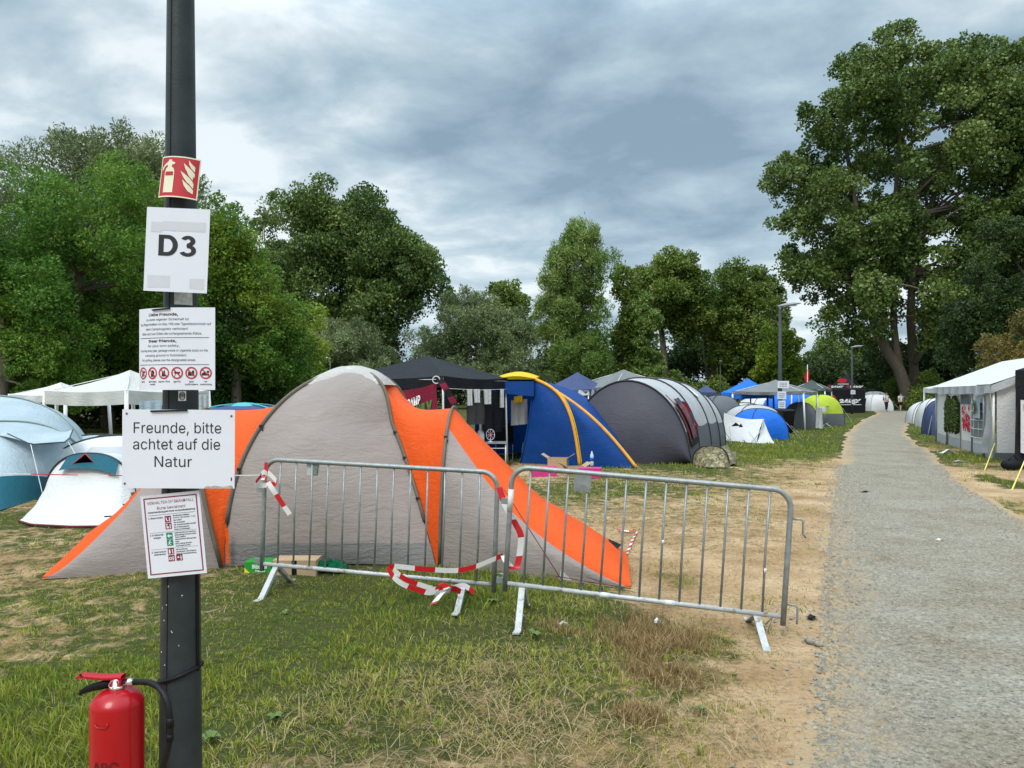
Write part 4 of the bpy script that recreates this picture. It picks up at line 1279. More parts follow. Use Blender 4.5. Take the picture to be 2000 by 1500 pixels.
T('throwing away glas, garbage waste or cigarette stubs on the', .0085, -.010, -.158, .145)
T('camping ground is forbidden!', .0085, -.027, -.125, .062)
T('For grilling, please use the designated areas.', .0085, -.044, -.146, .100)
S.rect(-.149, -.0572, .138, -.0555, 0, .0008, 24)
S.pr.m = 0
caps = ['glas', 'garbage|waste', 'open fire', 'grill', 'gas|cylinders', 'no|swimming']
for i, cpt in enumerate(caps):
    u = (-.140 + i * .0555) * KQ; v = -.086
    if i == 0:
        S.poly([(u - .008, v - .012), (u - .003, v + .012), (u + .004, v + .004), (u + .001, v - .013)], 0, .0008); S.disc(u + .008, v + .004, .004, 0, .0008)
    elif i == 1:
        S.poly([(u - .008, v - .013), (u + .007, v - .013), (u + .009, v + .004), (u + .002, v + .012), (u - .006, v + .006)], 0, .0008)
    elif i == 2:
        S.poly([(u - .009, v - .012), (u + .010, v - .012), (u + .006, v - .003), (u + .003, v + .012), (u - .003, v + .002), (u - .007, v + .007)], 0, .0008)
    elif i == 3:
        S.poly([(u - .012, v + .004), (u + .012, v + .004), (u + .008, v - .003), (u - .008, v - .003)], 0, .0008); S.line(u - .006, v - .003, u - .010, v - .015, .002, 0, .0008); S.line(u + .006, v - .003, u + .010, v - .015, .002, 0, .0008)
    elif i == 4:
        S.rect(u - .012, v - .010, u + .001, v + .004, 0, .0008, 3); S.poly([(u + .002, v - .010), (u + .010, v - .010), (u + .010, v + .006), (u + .006, v + .011), (u + .002, v + .006)], 0, .0008)
    else:
        S.disc(u + .008, v + .004, .0045, 0, .0008); S.poly([(u - .014, v - .002), (u - .002, v + .006), (u + .004, v - .001), (u + .012, v - .004), (u + .012, v - .009), (u - .014, v - .009)], 0, .0008)
    S.ring(u, v, .0165, .0215, 1, .0012)
    S.line(u - .0135, v + .0135, u + .0135, v - .0135, .0042, 1, .0014)
    for q, wd in enumerate(cpt.split('|')):
        hw = len(wd) * .0026
        S.text(wd, u - hw, u + hw, v - .033 - q * .010, .0058, 0, .01, .0008)
S.pr.build('lettering', [M_ink, M_redink], root)
cable_tie(S, -.075, .0, .139).build('cable_tie', M_black, root)

# 4 the A3 nature sheet
S = sheet_at(348.5, 877, 2.64, 0.400, 0.280, roll=math.radians(0.3))
root = thing('notice', 'largest sheet on the post, asking friends in black letters to respect nature', 'notice', S.c)
mp_ = S.paper(M_white, rough=.003)
mp_.build('sheet', M_white, root)
px2 = lambda px: (px - 348.5) / F * 2.64
pz2 = lambda py: -(py - 877) / F * 2.64
S.text('Freunde, bitte', px2(261), px2(432), pz2(846), .038, 0, .0, .0008)
S.text('achtet auf die', px2(260), px2(430), pz2(878), .038, 0, .0, .0008)
S.text('Natur', px2(302), px2(375), pz2(912), .038, 0, .0, .0008)
for u, v in ((-.184, .125), (.188, .118), (-.19, -.124)):
    S.ring(u, v, .003, .0045, 1, .0012, 14); S.disc(u, v, .003, 0, .0008, 10)
S.rect(.187, -.112, .191, -.10, 0, .0010, 2)
S.pr.build('lettering', [M_ink, M_tubegrey], root)
cable_tie(S, -.098, .032, .134, .0036).build('cable_tie', M_black, root)
S.pr = MB()
S.poly([(.09, -.139), (.10, -.131), (.115, -.133), (.13, -.130), (.16, -.133), (.19, -.128), (.197, -.139)], 0, .0008); S.pr.build('stain', mat('brown_stain', (0.42, 0.36, 0.30), .7, var=.3, vscale=50), root)

# 5 fire behaviour sheet
S = sheet_at(339, 1044, 2.66, 0.212, 0.297, roll=math.radians(-5.5))
root = thing('notice', 'tilted sheet of fire instructions with a dark red border, lowest on the post', 'notice', S.c)
S.paper(M_white, rough=.002).build('sheet', M_white, root)
S.frame(-.096, -.138, .096, .138, .0042, 1, .0008)
tt = lambda s, u0, u1, v, c, m=0, b=.015: S.text(s, u0, u1, v, c, m, b, .0008)
tt('VERHALTEN IM BRANDFALL', -.084, .084, .114, .010, 1, 0)
tt('Ruhe bewahren!', -.050, .052, .094, .0105, 1, 0)
tt('Menschenrettung geht immer vor Brandbekämpfung!', -.084, .086, .083, .0056, 0, .02)
S.rect(-.084, .0745, .084, .0755, 0, .0008, 6)
tt('1. Brand melden', -.084, -.032, .062, .0056)
tt('2. In Sicherheit', -.084, -.036, .001, .0056); tt('bringen', -.072, -.046, -.009, .0056)
tt('3. Löschversuch', -.084, -.032, -.060, .0056); tt('unternehmen', -.076, -.034, -.069, .0056)
S.rect(-.084, .0115, .084, .0122, 0, .0008, 6); S.rect(-.084, -.0480, .084, -.0473, 0, .0008, 6)
for i, (s, wd) in enumerate((('Brandmelder betätigen.', .060), ('Notruf absetzen: 112', .080), ('Wer meldet?', .030), ('Was ist passiert?', .042), ('Wie viele sind betroffen/verletzt?', .080), ('Wo ist etwas passiert?', .055), ('Warten auf Rückfragen!', .058))):
    tt(s, .004, .004 + wd, .0655 - i * .0083, .0048 if i != 1 else .006, 0, .0 if i == 1 else .015)
for i, (s, wd) in enumerate((('Gefährdete Personen mitnehmen.', .078), ('Hilfsbedürftigen Personen helfen.', .078), ('Türen schließen.', .040), ('Gekennzeichneten Rettungswegen', .076), ('folgen.', .016), ('Keine Aufzüge benutzen.', .060), ('Anweisungen beachten.', .054))):
    tt(s, .004, .004 + wd, .0035 - i * .0078, .0046)
for i, (s, wd) in enumerate((('Mit Feuerlöscher,', .042), ('Wandhydrant / Löschschlauch,', .072), ('Mittel zur Brandbekämpfung.', .072))):
    tt(s, .004, .004 + wd, -.0565 - i * .008, .0046)


def icon(u, v, m, kind, w_=.0225):
    S.rect(u, v, u + w_, v + w_, m, .0008, 2)
    if kind == 'arrow':
        S.poly([(u + .003, v + .011), (u + .011, v + .019), (u + .011, v + .0135), (u + .020, v + .0135), (u + .020, v + .0085), (u + .011, v + .0085), (u + .011, v + .003)], 3, .0016)
    elif kind == 'run':
        S.disc(u + .012, v + .018, .0022, 3, .0016, 10); S.line(u + .012, v + .015, u + .009, v + .008, .004, 3, .0016); S.line(u + .009, v + .008, u + .014, v + .003, .0025, 3, .0018); S.line(u + .009, v + .008, u + .004, v + .005, .0025, 3, .0018); S.line(u + .012, v + .014, u + .017, v + .010, .002, 3, .0018); S.line(u + .011, v + .014, u + .005, v + .013, .002, 3, .0018)
    else:
        for q in (.003, .008, .013):
            S.poly([(u + .015, v + q), (u + .020, v + q), (u + .0195, v + q + .003), (u + .016, v + q + .005)], 3, .0016)
        if kind == 'phone':
            S.poly([(u + .004, v + .017), (u + .007, v + .018), (u + .008, v + .014), (u + .0075, v + .010), (u + .010, v + .007), (u + .013, v + .007), (u + .013, v + .004), (u + .008, v + .004), (u + .004, v + .009)], 3, .0016)
        elif kind == 'button':
            S.disc(u + .006, v + .017, .0028, 3, .0016, 10); S.poly([(u + .004, v + .003), (u + .012, v + .003), (u + .013, v + .009), (u + .008, v + .010), (u + .007, v + .014), (u + .005, v + .014)], 3, .0016)
        elif kind == 'ext':
            S.poly([(u + .004, v + .003), (u + .010, v + .003), (u + .010, v + .014), (u + .008, v + .018), (u + .005, v + .018), (u + .004, v + .014)], 3, .0016)
        elif kind == 'hose':
            S.ring(u + .008, v + .010, .003, .006, 3, .0016, 14)
        else:
            S.poly([(u + .003, v + .010), (u + .013, v + .010), (u + .008, v + .017)], 3, .0016)


for u, v, m, kd in ((-.026, .046, 1, 'phone'), (-.026, .021, 1, 'button'), (-.026, -.014, 2, 'arrow'), (-.026, -.0385, 2, 'run'), (-.026, -.069, 1, 'ext'), (-.026, -.0945, 1, 'hose'), (.002, -.0945, 1, 'helmet')):
    icon(u, v, m, kd)
S.pr.build('lettering', [M_ink, M_maroon, M_greenink, M_white], root)

# ------------------------------------------------------------------ fire extinguisher standing at the post
EY = 2.62
EC = Vector(((229 - 1000) / F * EY, EY, 0))
root = thing('fire_extinguisher', 'red fire extinguisher with black hose standing beside the lamp post', 'fire extinguisher', EC)
zt = H - (1344 - YH) / F * EY
R_ = 0.0875
mb = MB()
prof = [(R_ * .96, 0.02), (R_, 0.04), (R_, zt - .052), (R_ * .985, zt - .044)]
for k in range(1, 10):
    a = k / 9 * math.pi / 2
    prof.append((R_ * .97 * (1 - (k / 9) ** 1.25) + .020 * (k / 9), zt - .044 + .044 * math.sin(a)))
mb.lathe(EC, prof, 40); mb.build('body', M_extred, root)
mb = MB(); mb.lathe(EC, [(R_ * .97, 0.0), (R_ + .003, .004), (R_ + .003, .03), (R_ * .97, .034)], 36); mb.build('base_ring', M_black, root)
E = lambda px, py, dy=0.0: P(px, py, EY + dy)
mb = MB(); top = EC + Vector((0, 0, zt))
mb.lathe(top, [(.021, -.002), (.026, .0), (.026, .010), (.019, .012), (.018, .032), (.015, .034)], 24); vlv = mb.build('valve', M_chrome, root)
mb = MB()
d = Vector((1, 0, 0)); up = Vector((0, 0, 1)); yv = Vector((0, 1, 0))
# carrying handle: a flat red grip narrowing to a hook hole at the left
prf = [(152, 1319, .007, .016), (157, 1316, .010, .017), (170, 1316.5, .011, .017), (205, 1319.5, .012, .018), (236, 1318, .013, .019), (241, 1318.5, .013, .019)]
Q = []
for px, py, hz, hy in prf:
    c = E(px, py + 3)
    Q.append([c + yv * (hy * math.copysign(abs(math.cos(a)) ** .5, math.cos(a))) + up * (hz * .62 * math.copysign(abs(math.sin(a)) ** .5, math.sin(a))) for a in np.linspace(0, 2 * math.pi, 17)])
mb.grid(Q); mb.box(E(230, 1333), (.036, .034, .030)); hd = mb.build('handle', M_redplastic, root)
mb = MB(); mb.tube([E(157, 1318.5, -.019), E(157, 1318.5, -.0225)], .0045, 10); mb.build('hole', M_black, hd)
mb = MB(); mb.tube([E(216, 1335), E(200, 1338), (E(183, 1342)), E(168, 1347), E(159, 1352), E(155, 1357)], [.010, .010, .009, .0075, .006, .0035], 10, flat=1.5); mb.build('lever', M_black, root)
mb = MB(); mb.tube([E(222, 1336, -.03) + Vector((.017 * math.cos(a), 0, .013 * math.sin(a) * 1.0 + .006 * math.cos(a))) for a in np.linspace(0, 6.28, 20)], .0016, 6, cap=False); mb.build('pin_ring', M_chrome, root)
mb = MB(); mb.tube([E(240, 1333), E(261, 1332)], .011, 14); mb.tube([E(246, 1332.6), E(259, 1332.2)], .0135, 14); mb.build('hose_fitting', M_chrome, root)
mb = MB()
hp = [(259, 1332, 0), (275, 1331.5, -.005), (292, 1333, -.02), (308, 1341, -.04), (320, 1355, -.06), (328, 1375, -.075), (332, 1400, -.08), (333, 1425, -.08), (331, 1448, -.08), (326, 1472, -.075), (318, 1498, -.07), (309, 1525, -.06), (300, 1560, -.05), (290, 1600, -.03)]
mb.tube([E(*q) for q in hp], .0105, 14); hs = mb.build('hose', M_blackrub, root)
for q0, q1 in (((332, 1402), (333, 1420)), ((333, 1434), (331.5, 1446))):
    mb = MB(); mb.tube([E(*q0, -.08), E(*q1, -.08)], .0125, 14); mb.build('hose_sleeve', M_black, hs)
mb = MB()
fr = lambda px, py: EC + Vector(((px - 229) / F * (EY - .08), -math.sqrt(max(R_ ** 2 - ((px - 229) / F * (EY - .08)) ** 2, 0)) - .004, H - (py - YH) / F * (EY - .085)))
mb.tube([fr(211, 1415), fr(214, 1419), fr(219, 1421), fr(232, 1421), fr(236, 1418), fr(238, 1413)], .0022, 8); mb.build('bracket', M_extred, root)
g, f = text_geo('ABC', .02)
x0, x1 = g[:, 0].min(), g[:, 0].max()
mb = MB(); mb.add([fr(205 + (x - x0) / (x1 - x0) * 50, 1511 - y / CAPH * 20) + Vector((0, .0025, 0)) for x, y in g], f, False); mb.build('lettering', mat('dark_red_print', (0.09, 0.005, 0.01), .5), root)


# ================================================================== crowd barriers
def barrier(name, label, O, e1d, length, hgt, rot, legs, legz, plate=None):
    e1 = Vector((e1d[0], e1d[1], 0)).normalized(); up = Vector((0, 0, 1)); nrm = e1.cross(up)   # towards the camera
    a1 = e1 * math.cos(rot) - up * math.sin(rot); a2 = up * math.cos(rot) + e1 * math.sin(rot)
    L = lambda s, t, n=0.0: O + a1 * s + a2 * t + nrm * n
    root = thing(name, label, 'barrier', Vector((O.x, O.y, 0)) + e1 * (length / 2), 'crowd barriers')
    fr = MB(); rc = .13
    pts = [L(0, -.06), L(0, .3), L(0, .6)] + [L(0, hgt - rc)] + [L(rc - rc * math.cos(q), hgt - rc + rc * math.sin(q)) for q in np.linspace(.2, 1.57, 7)]
    pts += [L(length * .5, hgt)] + [L(length - rc + rc * math.sin(q), hgt - rc + rc * math.cos(q)) for q in np.linspace(0, 1.37, 7)] + [L(length, hgt - rc), L(length, .4), L(length, -.06)]
    fr.tube(pts, .0195, 14); fr.build('frame', M_galv, root)
    rl = MB(); rl.tube([L(.019, 0), L(length - .019, 0)], .018, 12); rl.build('bottom_rail', M_galvw, root)
    for i in range(13):
        s = length * (i + 1) / 14
        b = MB(); wob = random.uniform(-.006, .006)
        b.tube([L(s + (.0 if i else -.0), .017), L(s + wob, hgt * .5), L(s, hgt - .017 - (max(0, rc - min(s, length - s)) ** 2) * 2)], .0085, 8); b.build('bar', M_galv, root)
    for s in legs:
        for sg in (1, -1):
            tp = L(s + .0, -.012); gz = legz[0] if sg > 0 else legz[1]
            ft = Vector((tp.x, tp.y, gz)) + nrm * (.30 * sg) + e1 * (.03 * sg)
            dr = (ft - tp).normalized(); sd = e1; th = dr.cross(sd).normalized()
            b = MB(); b.box((tp + ft) / 2, (.046, (ft - tp).length, .009), (sd, dr, th)); b.box((tp + ft) / 2 + sd * .021 - th * .012, (.004, (ft - tp).length * .98, .022), (sd, dr, th))
            b.box(ft + Vector((0, 0, .006)) + nrm * (.03 * sg), (.05, .08, .010), (sd, nrm, up))
            b.build('leg', M_galvw, root)
        b = MB(); tp = L(s, -.012); b.tube([Vector((tp.x, tp.y, tp.z * .48)) + nrm * .155, Vector((tp.x, tp.y, tp.z * .48)) - nrm * .155], .006, 6); b.build('brace', M_galv, root)
    for t0 in (hgt * .78, hgt * .10):
        b = MB(); b.tube([L(length + .018, t0 + .0), L(length + .075, t0), L(length + .088, t0 - .015), L(length + .092, t0 - .10), L(length + .112, t0 - .125) if t0 > .4 else L(length + .09, t0 - .13)], .0075, 8); b.build('hook', M_galv, root)
        b = MB(); b.box(L(-.045, t0 - .07), (.05, .012, .045), (a1, nrm, a2)); b.build('eye_plate', M_galv, root)
    return root, L


OL = P(512, 1101, 6.42); OR = P(987, 1139, 5.62)
e_l = P(966, 1141, 5.98) - OL; e_r = P(1524, 1186, 5.20) - OR
BL, LL = barrier('crowd_barrier', 'galvanised crowd barrier standing in front of the orange tent dome', OL, e_l, 2.065, .905, math.radians(1.9), (.13, 1.81), (0, 0))
BR, LR = barrier('crowd_barrier', 'galvanised crowd barrier leaning to the right, its far end on the sand', OR, e_r, 2.0, .885, math.radians(3.6), (.13, 1.82), (0, 0))


def flat_quad(mb, cs, th, m=None):
    cs = [Vector(c) for c in cs]; n = (cs[1] - cs[0]).cross(cs[3] - cs[0]).normalized() * th
    mb.add(cs + [c + n for c in cs], [(3, 2, 1, 0), (4, 5, 6, 7), (0, 1, 5, 4), (1, 2, 6, 5), (2, 3, 7, 6), (3, 0, 4, 7)], False, m)


mb = MB(); flat_quad(mb, [LL(.385, .79, -.022), LL(.50, .785, -.022), LL(.497, .885, -.022), LL(.38, .885, -.022)], .004)
o = mb.build('paper_tag', mat('faded_paper', (0.45, 0.49, 0.47), .5, var=.15, vscale=30), BL)
mb = MB(); flat_quad(mb, [LL(.455, .795, .0), LL(.487, .80, .0), LL(.487, .872, .0), LL(.455, .872, .0)], .002); mb.build('print', mat('grey_print', (0.16, 0.19, 0.18), .5, var=.5, vscale=70), o)
mb = MB(); flat_quad(mb, [LR(.475, .745, .012), LR(.60, .745, .012), LR(.60, .870, .012), LR(.475, .870, .012)], .004); pl_ = mb.build('metal_plate', M_galv, BR)
g, f = text_geo('50'); mb = MB(); mb.add([LR(.52 + x * .05, .775 + y * .04, .018) for x, y in g], f, False); mb.build('lettering', mat('plate_lettering', (.16, .17, .17), .5), pl_)
for s, t0, w_, h_ in ((1.12, .42, .022, .03), (1.855, .29, .022, .035), (.012, .545, .042, .17)):
    mb = MB(); c = LR(round(s * 14 / 2.0) * 2.0 / 14 if s > .5 else -.0, t0, .0); mb.tube([LR((round(s * 14 / 2.0) * 2.0 / 14) if s > .5 else 0, t0, 0), LR((round(s * 14 / 2.0) * 2.0 / 14) if s > .5 else 0, t0 + h_, 0)], .0105 if s > .5 else .0215, 12); mb.build('tape_wrap', M_tapewhite, BR)
for s in (.75, 1.22):
    mb = MB(); mb.tube([LR(s - .035, 0), LR(s + .035, 0)], .0205, 12); mb.build('tape_wrap', M_tapewhite, BR)


# ------------------------------------------------------------------ red and white barrier tape
def ribbon(pts, wv, stripe=.12, width=.07, phase=0.0):
    """band through pts; wv = direction across the band (one, or one per point); colours alternate along it"""
    pts = [Vector(p) for p in pts]
    n = 6
    fine = []; wid = []
    for i in range(len(pts) - 1):
        for q in range(n):
            k = q / n
            p0 = pts[max(i - 1, 0)]; p1 = pts[i]; p2 = pts[i + 1]; p3 = pts[min(i + 2, len(pts) - 1)]
            fine.append(0.5 * ((2 * p1) + (p2 - p0) * k + (2 * p0 - 5 * p1 + 4 * p2 - p3) * k * k + (3 * p1 - p0 - 3 * p2 + p3) * k ** 3))
            a = Vector(wv[i]) if isinstance(wv, list) else Vector(wv); b = Vector(wv[min(i + 1, len(pts) - 1)]) if isinstance(wv, list) else Vector(wv)
            wid.append((a * (1 - k) + b * k).normalized())
    fine.append(pts[-1]); wid.append(wid[-1])
    mb = MB(); s = phase; L0 = 0
    for i in range(len(fine) - 1):
        s += (fine[i + 1] - fine[i]).length
        m = int(s / stripe) % 2
        mb.add([fine[i] - wid[i] * width / 2, fine[i] + wid[i] * width / 2, fine[i + 1] + wid[i + 1] * width / 2, fine[i + 1] - wid[i + 1] * width / 2], [(0, 1, 2, 3)], True, m)
    return mb


TAPE = [M_tapered, M_tapewhite]
U = Vector((0, 0, 1))
# knot and loose end on the left barrier's left post
mb = ribbon([P(520, 903, 6.36), P(518, 925, 6.35), P(513, 937, 6.33)], (1, 0, 0), .14, .03)
for pts, wv, ph in (([P(514, 925, 6.36), P(505, 935, 6.33), P(498, 947, 6.31), P(514, 948, 6.36), P(530, 946, 6.33), P(541, 943, 6.30), P(532, 931, 6.33), P(520, 920, 6.36)], (0.2, 0, 1), 0.02),
                    ([P(522, 940, 6.32), P(532, 955, 6.30), P(541, 968, 6.30), P(552, 985, 6.30), P(560, 996, 6.3), P(566, 1005, 6.3)], (0.85, 0, 0.5), .12),
                    ([P(510, 926, 6.35), P(516, 922, 6.34), P(522, 926, 6.35)], (0, 0, 1), .13)):
    r = ribbon(pts, wv, .13, .042, ph); b0 = len(mb.v); mb.v += r.v; mb.f += [tuple(b0 + i for i in q) for q in r.f]; mb.mi += r.mi; mb.sm += r.sm
solo(mb, 'barrier_tape', TAPE, 'red and white tape knotted round the top left corner of the left barrier', 'tape')
# tape lying along the bottom rail and sagging to the grass
mb = ribbon([P(982, 1085, 5.86), P(960, 1094, 5.85), P(930, 1106, 5.86), P(895, 1114, 5.9), P(850, 1113, 5.93), P(810, 1110, 5.96), P(770, 1106, 5.98), P(757, 1112, 5.98)], (0.1, -.1, 1), .17, .042, .1)
for pts, wv, ph, wd in (([P(757, 1108, 5.98), P(768, 1126, 5.95), P(785, 1140, 5.92), P(810, 1150, 5.9), P(840, 1158, 5.87), P(862, 1152, 5.85)], (0.5, -.2, 1), .05, .045),
                        ([P(768, 1112, 5.97), P(790, 1130, 5.93), P(820, 1142, 5.9), P(850, 1150, 5.86), P(880, 1148, 5.83), P(905, 1143, 5.80), P(925, 1157, 5.75)], (0.4, -.2, 1), .2, .042),
                        ([P(848, 1146, 5.86), P(862, 1140, 5.83), P(872, 1150, 5.81), P(860, 1162, 5.80), P(852, 1172, 5.78), P(845, 1180, 5.72)], (1, -.3, .4), .02, .06),
                        ([P(850, 1160, 5.84), P(870, 1156, 5.80), P(885, 1150, 5.80), P(900, 1156, 5.8), P(880, 1146, 5.84)], (0.3, -.6, 1), .15, .06)):
    r = ribbon(pts, wv, .15, wd, ph); b0 = len(mb.v); mb.v += r.v; mb.f += [tuple(b0 + i for i in q) for q in r.f]; mb.mi += r.mi; mb.sm += r.sm
solo(mb, 'barrier_tape', TAPE, 'red and white tape drooping from the bottom rail into a tangle on the grass', 'tape')
mb = ribbon([P(975, 952, 5.75), P(986, 985, 5.72), P(1005, 1020, 5.68), P(1017, 1045, 5.66), P(1016, 1075, 5.66), P(1010, 1105, 5.65), P(1004, 1112, 5.63), P(990, 1098, 5.66), P(984, 1085, 5.70)], (1, -.2, .15), .15, .05, .02)
solo(mb, 'barrier_tape', TAPE, 'red and white tape hanging in a loop where the two barriers meet', 'tape')
mb = ribbon([P(-120, 921, 7.6), P(60, 926, 7.2), P(240, 929, 6.9), P(390, 929, 6.6), P(510, 928, 6.42)], (0, 0, 1), .45, .009, .4)
solo(mb, 'barrier_tape', TAPE, 'thin red and white tape stretched across the meadow behind the lamp post', 'tape')
mb = ribbon([G(1205, 1037) + U * .02, G(1225, 1042) + U * .03, G(1243, 1042) + U * .02, G(1236, 1056) + U * .02, G(1226, 1082) + U * .02, G(1218, 1100) + U * .03, G(1224, 1115) + U * .02], [(0.2, 1, .2), (0.2, 1, .2), (.7, .7, .2), (1, .2, .2), (1, .2, .2), (1, .2, .2), (1, .2, .2)], .12, .035)
solo(mb, 'barrier_tape', TAPE, 'scrap of red and white tape lying on sand behind the orange tent tip', 'tape')

# ================================================================== the orange and grey tent
def peg_guy(mb, a, b, r=.003, n=6):
    a = Vector(a); b = Vector(b)
    mb.tube([a + (b - a) * q for q in np.linspace(0, 1, 5)], r, n)


M_skirt = fabric('skirt_cloth', (0.20, 0.19, 0.185), 0.3, 2.0, (0.8, 0.8, 3.6), 0.03)


def big_tent():
    FL = np.array(P(440, 1106, 7.30)); FR = np.array(P(852, 1106, 7.28)); FL[2] = FR[2] = 0
    dep = 2.15
    BLk = FL + (0.05, dep, 0); BRk = FR + (0.05, dep, 0)
    AP = (FL + FR + BLk + BRk) / 4; AP[2] = 1.94
    root = thing('dome_tent', 'large orange and grey family tent with a sleeping cabin at either side, behind the barriers', 'tent', (AP[0], AP[1], 0))

    def pole(a, w=0.0, k=28, e=0.86):
        """half arch from the foot a up to the crossing"""
        t = np.linspace(0, math.pi / 2, k + 1)
        z = np.sin(t) ** e; wq = w * (1 - np.clip((z - .7) / .3, 0, 1) ** 1.3); f = (1 - np.cos(t)) * (1 - wq) + z * wq
        return a[None] + (AP - a)[None] * np.stack([f, f, z], -1) * np.array([1, 1, 1.0])
    pFL, pFR, pBL, pBR = pole(FL), pole(FR, .57), pole(BLk), pole(BRk, .5)
    # front and back grey walls
    def wall(c0, c1, outd, flip=False):
        Q = loft(c0, c1, 40, 0, (0, 0, 0))
        n = Q.shape[0]; t = np.linspace(0, 1, n)[:, None]
        hgt = np.clip(Q[..., 2] / 1.96, 0, 1)
        Q[..., 1] += outd * np.sin(math.pi * t) * np.sin(math.pi * np.clip(hgt, .0, 1)) ** .8 * 0.16
        Q[..., 2] += 0.05 * np.sin(math.pi * t) * hgt ** 2
        Q[..., 2] += 0.03 * np.sin(math.pi * t * 1.0) * (1 - hgt) ** 6
        return Q
    dens = lambda c: np.array([np.interp(np.linspace(0, len(c) - 1, 60), np.arange(len(c)), c[:, i]) for i in range(3)]).T
    Q = wall(dens(pFL), dens(pFR), -1)
    mb = MB(); mb.grid(Q, .012, 5, 3)
    mb.build('front_wall', M_greytent, root)
    Qk = Q[:, :4] + np.array([0, -.012, 0]); mb = MB(); mb.grid(Qk, .008, 5, 8); mb.build('wall_skirt', M_skirt, root)
    mb = MB(); mb.grid(wall(dens(pBR), dens(pBL), 1), .012, 5, 4); mb.build('back_wall', M_greytent, root)
    # dark mud flap under the front wall
    mb = MB(); mb.grid([[p + np.array([0, .05, -.0]), p + np.array([0, .25, -.02])] for p in (FL + (FR - FL) * q + np.array([0, 0, .03]) for q in np.linspace(0, 1, 20))]); mb.build('ground_sheet', M_groundsheet, root)

    # cabins
    axR = np.array([1.83, -.42, 0])
    def cabin(side, arch_f, arch_top, arch_b, tipF, tipB, c_front, c_back, seam):
        n = 36
        # arch as a smooth curve through front foot, top, back foot
        th = np.linspace(0, math.pi, n + 1)
        a0 = np.array(arch_f); a1 = np.array(arch_b); tp = np.array(arch_top)
        f = 0.5 - 0.5 * np.cos(th); mid = (a0 + a1) / 2
        A = a0 + (a1 - a0) * f[:, None]
        A = A + (tp - mid)[None] * (np.sin(th) ** .72)[:, None]
        # dome side: front pole up over the crossing and down the back pole
        Dm = np.concatenate([c_front, c_back[::-1][1:]])
        Dm = np.array([np.interp(np.linspace(0, len(Dm) - 1, n + 1), np.arange(len(Dm)), Dm[:, i]) for i in range(3)]).T
        Q = loft(Dm, A, 22, 0.0)
        t = np.linspace(0, 1, 23)[:, None]
        Q[..., 2] -= 0.17 * np.sin(math.pi * t) * np.clip(Q[..., 2], 0, 1) ** 1.0
        mb = MB(); mb.grid(Q if side > 0 else Q[::-1], .02, 3, 6 + side)
        mb.build('cabin_link', M_orange, root)
        # sloping cabin: arch to the low end
        E_ = np.array(tipF)[None] + (np.array(tipB) - np.array(tipF))[None] * f[:, None]
        E_[:, 2] += (0.10 if side > 0 else .03) * np.sin(th) ** .8
        Q = loft(A, E_, 40, 0.0)
        t = np.linspace(0, 1, 41)[:, None]
        sag = 0.13 * np.sin(math.pi * t) * np.clip(Q[..., 2] * 1.4, 0, 1)
        Q[..., 2] -= sag
        # the colour seam climbs from the tip to a third of the arch
        k0 = int(n * .30)
        lo = []; hi = []
        for i in range(41):
            q = i / 40
            s = (seam * (1 - q) ** .85 + .012) * n
            row = Q[i]
            idx = np.linspace(0, s, 14); lo.append([[np.interp(j, np.arange(n + 1), row[:, c]) for c in range(3)] for j in idx])
            idx = np.linspace(s, n, 26); hi.append([[np.interp(j, np.arange(n + 1), row[:, c]) for c in range(3)] for j in idx])
        lo = np.array(lo); hi = np.array(hi)
        mb = MB(); mb.grid(lo if side > 0 else lo[::-1], .018, 4, 12 + side); mb.build('cabin_side', M_greytent, root)
        mb = MB(); mb.grid(hi if side > 0 else hi[::-1], .022, 3, 15 + side); mb.build('cabin_roof', M_orange, root)
        mb = MB(); mb.tube(A + np.array([0.0, -.012, .010]), .016, 8, flat=1.3); mb.build('pole_sleeve', M_sleeve, root)
        mb = MB()
        for i in range(40):
            pass
        mb.grid([[p, p + np.array([0.02 * side, .10, -.02])] for p in (Q[:, 0] + np.array([0, .0, .02]))]); mb.build('ground_sheet', M_groundsheet, root)
        return A, E_, Q
    A, E_, Q = cabin(1, P(858, 1112, 7.25) - Vector((0, 0, .0)), P(886, 797, 7.95), Vector((-.62, 8.9, 0)), G(1232, 1150), G(1222, 1085), pFR, pBR, .31)
    # the black vent hood at the end of the right cabin
    mb = MB(); v0 = P(1188, 1052, 7.35); mb.add([v0, P(1196, 1080, 7.2), P(1215, 1064, 7.3), P(1190, 1060, 7.3)], [(0, 1, 2), (0, 2, 3), (0, 3, 1)], False); mb.build('vent_hood', M_blackcloth, root)
    fl = G(82, 1131)
    A2, E2, Q2 = cabin(-1, Vector(P(434, 1113, 7.25)), P(402, 800, 7.95), Vector((-3.0, 8.9, 0)), fl, G(118, 1104), pFL, pBL, .60)
    # sleeves over the crossed poles
    for c, nm in ((pFL, 1), (pFR, 1), (pBL, 0), (pBR, 0)):
        mb = MB(); k = 3 if nm else 0
        mb.tube(c[k:] + np.array([0, -.014 * (1 if nm else -1), .008]), .015, 8, flat=1.5); mb.build('pole_sleeve', M_sleeve, root)
        mb = MB(); mb.tube([c[0], c[1], c[2], c[3]], .008, 8); mb.build('pole_end', M_tubeblack, root)
    # clips
    for c, js in ((pFL, (8, 13)), (pFR, (5, 9, 12)), (A, (10,)), (A2, (10,))):
        for j in js:
            mb = MB(); p = Vector(c[j]) + Vector((0, -.03, 0)); mb.box(p, (.035, .03, .022)); mb.tube([p, p + Vector((.02, -.01, -.05))], .006, 6); mb.build('clip', M_tubeblack, root)
